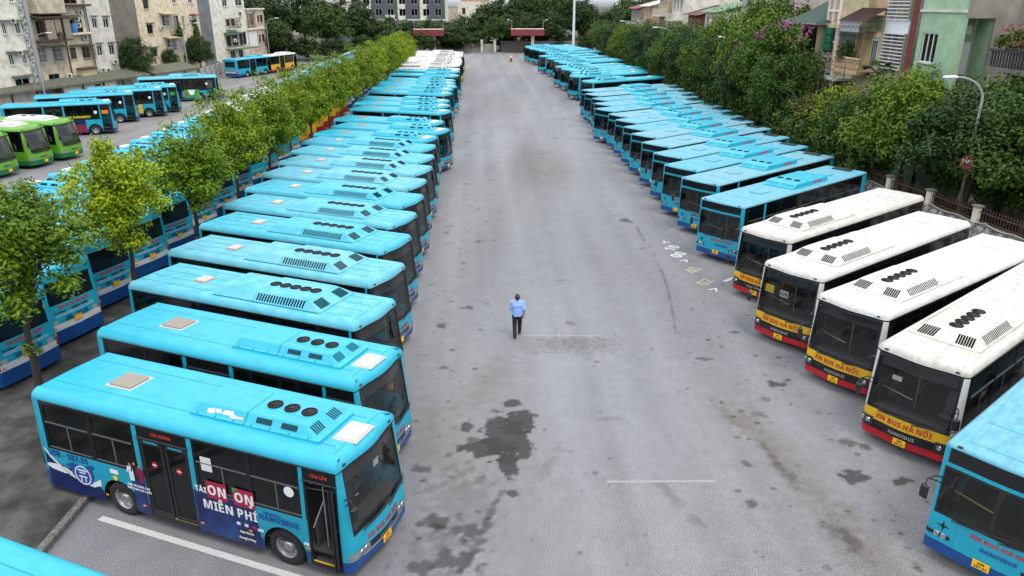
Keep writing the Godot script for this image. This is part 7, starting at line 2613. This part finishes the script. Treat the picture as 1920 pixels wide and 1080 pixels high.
# ------------------------------------------------------------------ the walker
# capsules [ax, ay, az, bx, by, bz, ra, rb] joined by a smooth minimum and meshed as surface nets
func blob(bones: Array, cell: float, k: float, cut := []) -> ArrayMesh:
	var lo := Vector3(INF, INF, INF)
	var hi := -lo
	for b in bones:
		for e in 2:
			var p := Vector3(b[e * 3], b[e * 3 + 1], b[e * 3 + 2])
			var rr: Vector3 = Vector3.ONE * (b[6 + e] + cell * 2 + k * 0.5)
			lo = lo.min(p - rr)
			hi = hi.max(p + rr)
	var nx := int((hi.x - lo.x) / cell) + 2
	var ny := int((hi.y - lo.y) / cell) + 2
	var nz := int((hi.z - lo.z) / cell) + 2
	var f := PackedFloat32Array()
	f.resize(nx * ny * nz)
	f.fill(1.0)
	for b in bones:
		var a := Vector3(b[0], b[1], b[2])
		var d := Vector3(b[3], b[4], b[5]) - a
		var dd := maxf(d.length_squared(), 1e-9)
		var reach: float = maxf(b[6], b[7]) + k + cell * 2
		var l2 := (a.min(a + d) - Vector3.ONE * reach - lo) / cell
		var h2 := (a.max(a + d) + Vector3.ONE * reach - lo) / cell
		for z in range(maxi(0, int(l2.z)), mini(nz, int(h2.z) + 2)):
			for y in range(maxi(0, int(l2.y)), mini(ny, int(h2.y) + 2)):
				for x in range(maxi(0, int(l2.x)), mini(nx, int(h2.x) + 2)):
					var p := lo + Vector3(x, y, z) * cell
					var t := clampf((p - a).dot(d) / dd, 0, 1)
					var dist := (p - a - d * t).length() - lerpf(b[6], b[7], t)
					var i := (z * ny + y) * nx + x
					var o := f[i]
					var h := clampf(0.5 + 0.5 * (o - dist) / k, 0, 1)
					f[i] = lerpf(o, dist, h) - k * h * (1.0 - h)
	# planes [nx, ny, nz, d]: keep the side where n.p < d
	if cut.size() > 0:
		for z in nz:
			for y in ny:
				for x in nx:
					var p := lo + Vector3(x, y, z) * cell
					var i := (z * ny + y) * nx + x
					for c in cut:
						f[i] = maxf(f[i], Vector3(c[0], c[1], c[2]).dot(p) - c[3])
	var index := {}
	var v := PackedVector3Array()
	var n := PackedVector3Array()
	for z in nz - 1:
		for y in ny - 1:
			for x in nx - 1:
				var mask := 0
				var vals := []
				for c in 8:
					var q := f[((z + (c >> 2)) * ny + y + ((c >> 1) & 1)) * nx + x + (c & 1)]
					vals.append(q)
					if q < 0.0:
						mask |= 1 << c
				if mask == 0 or mask == 255:
					continue
				var s := Vector3.ZERO
				var cnt := 0
				for e in [[0, 1], [2, 3], [4, 5], [6, 7], [0, 2], [1, 3], [4, 6], [5, 7], [0, 4], [1, 5], [2, 6], [3, 7]]:
					var a: float = vals[e[0]]
					var b: float = vals[e[1]]
					if (a < 0.0) != (b < 0.0):
						var t := a / (a - b)
						var pa := Vector3(e[0] & 1, (e[0] >> 1) & 1, e[0] >> 2)
						var pb := Vector3(e[1] & 1, (e[1] >> 1) & 1, e[1] >> 2)
						s += pa.lerp(pb, t)
						cnt += 1
				index[(z * ny + y) * nx + x] = v.size()
				v.append(lo + (Vector3(x, y, z) + s / cnt) * cell)
				n.append(Vector3(vals[1] + vals[3] + vals[5] + vals[7] - vals[0] - vals[2] - vals[4] - vals[6], vals[2] + vals[3] + vals[6] + vals[7] - vals[0] - vals[1] - vals[4] - vals[5], vals[4] + vals[5] + vals[6] + vals[7] - vals[0] - vals[1] - vals[2] - vals[3]).normalized())
	var ix := PackedInt32Array()
	var st := [1, nx, nx * ny]
	for z in range(1, nz - 1):
		for y in range(1, ny - 1):
			for x in range(1, nx - 1):
				var i := (z * ny + y) * nx + x
				for ax in 3:
					var j: int = i + st[ax]
					if (f[i] < 0.0) == (f[j] < 0.0):
						continue
					var u: int = st[(ax + 1) % 3]
					var w: int = st[(ax + 2) % 3]
					if not (index.has(i) and index.has(i - u) and index.has(i - w) and index.has(i - u - w)):
						continue
					var q := [index[i - u - w], index[i - w], index[i], index[i - u]]
					if f[i] < 0.0:
						ix.append_array(PackedInt32Array([q[0], q[2], q[1], q[0], q[3], q[2]]))
					else:
						ix.append_array(PackedInt32Array([q[0], q[1], q[2], q[0], q[2], q[3]]))
	var arr := []
	arr.resize(Mesh.ARRAY_MAX)
	arr[Mesh.ARRAY_VERTEX] = v
	arr[Mesh.ARRAY_NORMAL] = n
	arr[Mesh.ARRAY_INDEX] = ix
	var am := ArrayMesh.new()
	am.add_surface_from_arrays(Mesh.PRIMITIVE_TRIANGLES, arr)
	return am

func build_person() -> void:
	# walks away from the camera (towards -z), left foot behind on its toes
	var t := thing("person", "person in a light blue shirt and black trousers walking away across the aisle", "person", V(0.2, 0.0, 25.75), 0.06)
	var sole := 0.035
	# joints: x right, y up, z towards the camera
	var hipL := Vector3(-0.095, 0.90, 0.0)
	var hipR := Vector3(0.095, 0.90, 0.0)
	var kneeL := Vector3(-0.10, 0.50, -0.02)
	var ankL := Vector3(-0.105, 0.09 + sole, 0.20)
	var kneeR := Vector3(0.10, 0.50, -0.13)
	var ankR := Vector3(0.10, 0.09 + sole, -0.22)
	var shL := Vector3(-0.185, 1.395, 0.0)
	var shR := Vector3(0.185, 1.395, 0.0)
	var elL := Vector3(-0.235, 1.12, -0.05)
	var wrL := Vector3(-0.20, 0.98, -0.26)
	var elR := Vector3(0.25, 1.12, 0.06)
	var wrR := Vector3(0.245, 0.87, 0.02)
	var cap := func(a: Vector3, b: Vector3, ra: float, rb: float) -> Array:
		return [a.x, a.y, a.z, b.x, b.y, b.z, ra, rb]
	var body := [
		cap.call(Vector3(0, 0.95, 0), Vector3(0, 1.12, -0.01), 0.125, 0.12), cap.call(Vector3(-0.07, 1.28, -0.01), Vector3(0.07, 1.28, -0.01), 0.12, 0.12), cap.call(Vector3(0, 1.36, 0), Vector3(0, 1.5, -0.02), 0.075, 0.052),
		cap.call(hipL, kneeL, 0.085, 0.058), cap.call(kneeL, ankL, 0.056, 0.036), cap.call(hipR, kneeR, 0.085, 0.058), cap.call(kneeR, ankR, 0.056, 0.036),
		cap.call(ankL + Vector3(0, -0.04, 0.01), ankL + Vector3(0, -0.075, -0.16), 0.036, 0.028), cap.call(ankR + Vector3(0, -0.05, 0.02), ankR + Vector3(0, -0.08, -0.16), 0.036, 0.028),
		cap.call(shL, elL, 0.052, 0.041), cap.call(elL, wrL, 0.04, 0.026), cap.call(shR, elR, 0.052, 0.041), cap.call(elR, wrR, 0.04, 0.026),
		cap.call(Vector3(0, 1.57, -0.03), Vector3(0, 1.615, -0.01), 0.072, 0.086), cap.call(Vector3(0, 1.55, -0.05), Vector3(0, 1.53, -0.08), 0.05, 0.035),
		cap.call(Vector3(0, 1.575, -0.1), Vector3(0, 1.56, -0.118), 0.012, 0.015), cap.call(Vector3(-0.082, 1.575, 0.0), Vector3(-0.082, 1.60, 0.0), 0.014, 0.018), cap.call(Vector3(0.082, 1.575, 0.0), Vector3(0.082, 1.60, 0.0), 0.014, 0.018),
	]
	# hands: palm, four curled fingers of unequal length, thumb
	for h in [[wrL, (wrL - elL).normalized(), 1.0], [wrR, (wrR - elR).normalized(), -1.0]]:
		var w: Vector3 = h[0]
		var d: Vector3 = h[1]
		var fwd := Vector3(0, 0, -1)
		var side := (fwd - d * fwd.dot(d)).normalized()
		var inn: Vector3 = d.cross(side).normalized() * h[2]
		body.append(cap.call(w, w + d * 0.06, 0.025, 0.03))
		for k in 4:
			var base := w + d * 0.075 + side * (-0.03 + 0.02 * k)
			var ln: float = [0.05, 0.062, 0.066, 0.06][k]
			body.append(cap.call(base, base + d * ln * 0.6, 0.0095, 0.009))
			body.append(cap.call(base + d * ln * 0.6, base + d * ln + inn * 0.025, 0.009, 0.008))
		body.append(cap.call(w + d * 0.03 + side * 0.025, w + d * 0.075 + side * 0.055 + inn * 0.01, 0.011, 0.0085))
	part(t, "body", blob(body, 0.012, 0.022), M.skin)
	var shirt := [
		cap.call(Vector3(-0.06, 0.86, 0), Vector3(-0.06, 1.12, -0.01), 0.128, 0.132), cap.call(Vector3(0.06, 0.86, 0), Vector3(0.06, 1.12, -0.01), 0.128, 0.132),
		cap.call(Vector3(-0.08, 1.28, -0.01), Vector3(0.08, 1.28, -0.01), 0.138, 0.138), cap.call(shL * 0.9 + Vector3(0, 0.138, 0), shR * 0.9 + Vector3(0, 0.138, 0), 0.07, 0.07),
		cap.call(shL, elL.lerp(shL, 0.1), 0.078, 0.082), cap.call(shR, elR.lerp(shR, 0.1), 0.078, 0.082), cap.call(Vector3(0, 1.43, 0.0), Vector3(0, 1.47, -0.01), 0.07, 0.064),
	]
	part(t, "shirt", blob(shirt, 0.013, 0.05, [[0, -1, 0, -0.86], [0, 1, 0, 1.495]]), M.shirt_blue)
	var trousers := [
		cap.call(Vector3(-0.05, 0.93, 0.0), Vector3(0.05, 0.93, 0.0), 0.125, 0.125), cap.call(hipL + Vector3(0, -0.02, 0), kneeL, 0.105, 0.08), cap.call(kneeL, ankL, 0.08, 0.068), cap.call(hipR + Vector3(0, -0.02, 0), kneeR, 0.105, 0.08), cap.call(kneeR, ankR, 0.08, 0.068),
	]
	part(t, "trousers", blob(trousers, 0.013, 0.03, [[0, -1, 0, -0.075], [0, 1, 0, 1.0]]), M.trousers_black)
	for a in [ankL, ankR]:
		var p: Vector3 = a
		part(t, "shoe", blob([cap.call(p + Vector3(0, -0.07, 0.035), p + Vector3(0, -0.078, -0.09), 0.044, 0.048), cap.call(p + Vector3(0, -0.078, -0.09), p + Vector3(0, -0.09, -0.17), 0.048, 0.034)], 0.01, 0.02, [[0, -1, 0, -(p.y - 0.125)]]), M.shoe_black)
	part(t, "hair", blob([cap.call(Vector3(0, 1.60, 0.022), Vector3(0, 1.632, -0.02), 0.094, 0.086), cap.call(Vector3(0, 1.55, 0.05), Vector3(0, 1.58, 0.04), 0.05, 0.07)], 0.009, 0.03), M.hair_black)

# ------------------------------------------------------------------ lamps, signs, bits
func street_lamp(label: String, at: Vector3, h: float, reach: Vector3, r := 0.08) -> void:
	var t := thing("street_lamp", label, "street lamp", at, 0.0, "street lamps")
	var b := MB.new()
	var p := [Vector3.ZERO, Vector3(0, h * 0.5, 0), Vector3(0, h * 0.86, 0)]
	var rd := [r, r * 0.85, r * 0.7]
	for k in 7:
		var f := (k + 1) / 7.0
		p.append(Vector3(reach.x * (1.0 - cos(f * PI / 2)), h * 0.86 + h * 0.14 * sin(f * PI / 2), reach.z * (1.0 - cos(f * PI / 2))))
		rd.append(r * lerpf(0.68, 0.45, f))
	b.tube(p, rd, 10)
	part(t, "pole", b.mesh(), M.lamp_grey)
	var d := Vector3(reach.x, 0, reach.z).normalized()
	var head := MB.new()
	var turn := Basis(Vector3.UP, atan2(-d.z, d.x))
	head.box(Vector3(reach.x, h, reach.z) + d * 0.3, Vector3(0.75, 0.14, 0.28), 0.065, turn)
	part(t, "lamp_head", head.mesh(), M.lamp_head)
	var foot := MB.new()
	foot.box(Vector3(0, 0.05, 0), Vector3(0.4, 0.1, 0.4), 0.02)
	part(t, "base", foot.mesh(), M.concrete_post)

func build_small_things() -> void:
	street_lamp("tall grey street lamp over the right wall near the red round sign", V(23.2, 0, 37.8), 8.4, Vector3(-1.7, 0, 0.3), 0.09)
	street_lamp("street lamp head among the trees below the row houses", V(21.3, 0, 104.0), 8.6, Vector3(-2.2, 0, 0.2))
	street_lamp("street lamp half hidden in the right trees farther out", V(20.6, 0, 128.0), 8.8, Vector3(-2.6, 0, 0.2))
	street_lamp("street lamp sunk in the crowns left of the pink blossom", V(22.4, 0, 76.0), 8.6, Vector3(-1.9, 0, 0.2))
	street_lamp("street lamp in front of the long apartment block", V(-52.6, 0, 86.5), 8.6, Vector3(2.0, 0, 0.6))
	street_lamp("street lamp in front of the cream apartment block", V(-48.8, 0, 117.2), 8.8, Vector3(2.2, 0, 0.6))
	street_lamp("street lamp beside the narrow brown house at the far left", V(-46.5, 0, 150.0), 8.8, Vector3(2.0, 0, 0.5))
	# tall mast behind the right row
	var t := thing("light_mast", "very tall pale mast rising behind the far right buses", "mast", V(13.4, 0, 172.0), 0.0)
	var b := MB.new()
	b.tube([Vector3.ZERO, Vector3(0, 12, 0), Vector3(0, 26, 0)], [0.30, 0.24, 0.14], 12)
	part(t, "pole", b.mesh(), M.lamp_head)
	part(t, "base", box_mesh(Vector3(0, 0.15, 0), Vector3(1.0, 0.3, 1.0), 0.04), M.concrete_post)
	# round red sign on a dark post by the wall
	t = thing("round_sign", "round dark red sign with white letters in the leaves above the right wall", "sign", V(22.65, 0, 36.9), -1.0)
	part(t, "post", bar_mesh(Vector3(0, 0, 0), Vector3(0, 4.6, 0), 0.07, 8), M.rusty)
	var s := MB.new()
	s.lathe([Vector2(0.0, -0.02), Vector2(0.36, -0.02), Vector2(0.36, 0.02), Vector2(0.0, 0.02)], 28, Transform3D(Basis(Vector3.RIGHT, PI / 2), Vector3(0, 4.35, 0.1)))
	part(t, "disc", s.mesh(), M.sign_red)
	part(t, "lettering", text_mesh("PAAT", 0.15, bold), M.text_white, Transform3D(Basis.IDENTITY, Vector3(0, 4.42, 0.126)))
	# red hydrant-like bollard at the far end, litter
	t = thing("bollard", "small red and white bollard at the far end of the aisle", "bollard", V(-0.2, 0, 163.0), 0.0)
	part(t, "post", bar_mesh(Vector3.ZERO, Vector3(0, 0.75, 0), 0.28, 10), M.text_red)
	part(t, "band", bar_mesh(Vector3(0, 0.75, 0), Vector3(0, 1.1, 0), 0.2, 10), M.text_white)
	# placards and cloth seen through windscreens; they lie on the dashboards
	t = thing("windscreen_card", "pale card with 52B leaning inside a windscreen of the white-roofed buses", "card", Vector3.ZERO, 0.0)
	card(t, 9.81, 24.93, 217.3, 0.18, 1.95, 0.34, 0.24, M.sticker_white, "52B")
	t = thing("windscreen_card", "yellow card inside the same windscreen as the 52B card", "card", Vector3.ZERO, 0.0)
	card(t, 9.81, 24.93, 217.3, 0.78, 2.0, 0.36, 0.3, M.text_yellow, "")
	t = thing("windscreen_card", "white card high in the windscreen of the nearest yellow and red bus", "card", Vector3.ZERO, 0.0)
	card(t, 10.83, 17.91, 219.5, 0.5, 2.12, 0.26, 0.14, M.sticker_white, "")
	t = thing("windscreen_card", "white card in the windscreen of the bus with the open door", "card", Vector3.ZERO, 0.0)
	card(t, -3.0, 13.99, -21.3, -0.25, 2.2, 0.2, 0.18, M.sticker_white, "")

func card(t: Node3D, fx: float, fz: float, deg: float, lateral: float, y: float, w: float, h: float, mat: Material, words: String) -> void:
	var a := deg_to_rad(deg)
	var fw := Vector2(cos(a), sin(a))
	var rt := Vector2(sin(a), -cos(a))
	var p := Vector2(fx, fz) - fw * 0.16 + rt * lateral
	t.position = V(p.x, y - h / 2, p.y)
	t.rotation.y = a + PI / 2
	part(t, "sheet", box_mesh(Vector3(0, h / 2, 0), Vector3(w, h, 0.008)), mat)
	if words != "":
		part(t, "lettering", text_mesh(words, h * 0.55, bold), M.text_black, Transform3D(Basis.IDENTITY, Vector3(0, h / 2, 0.008)))
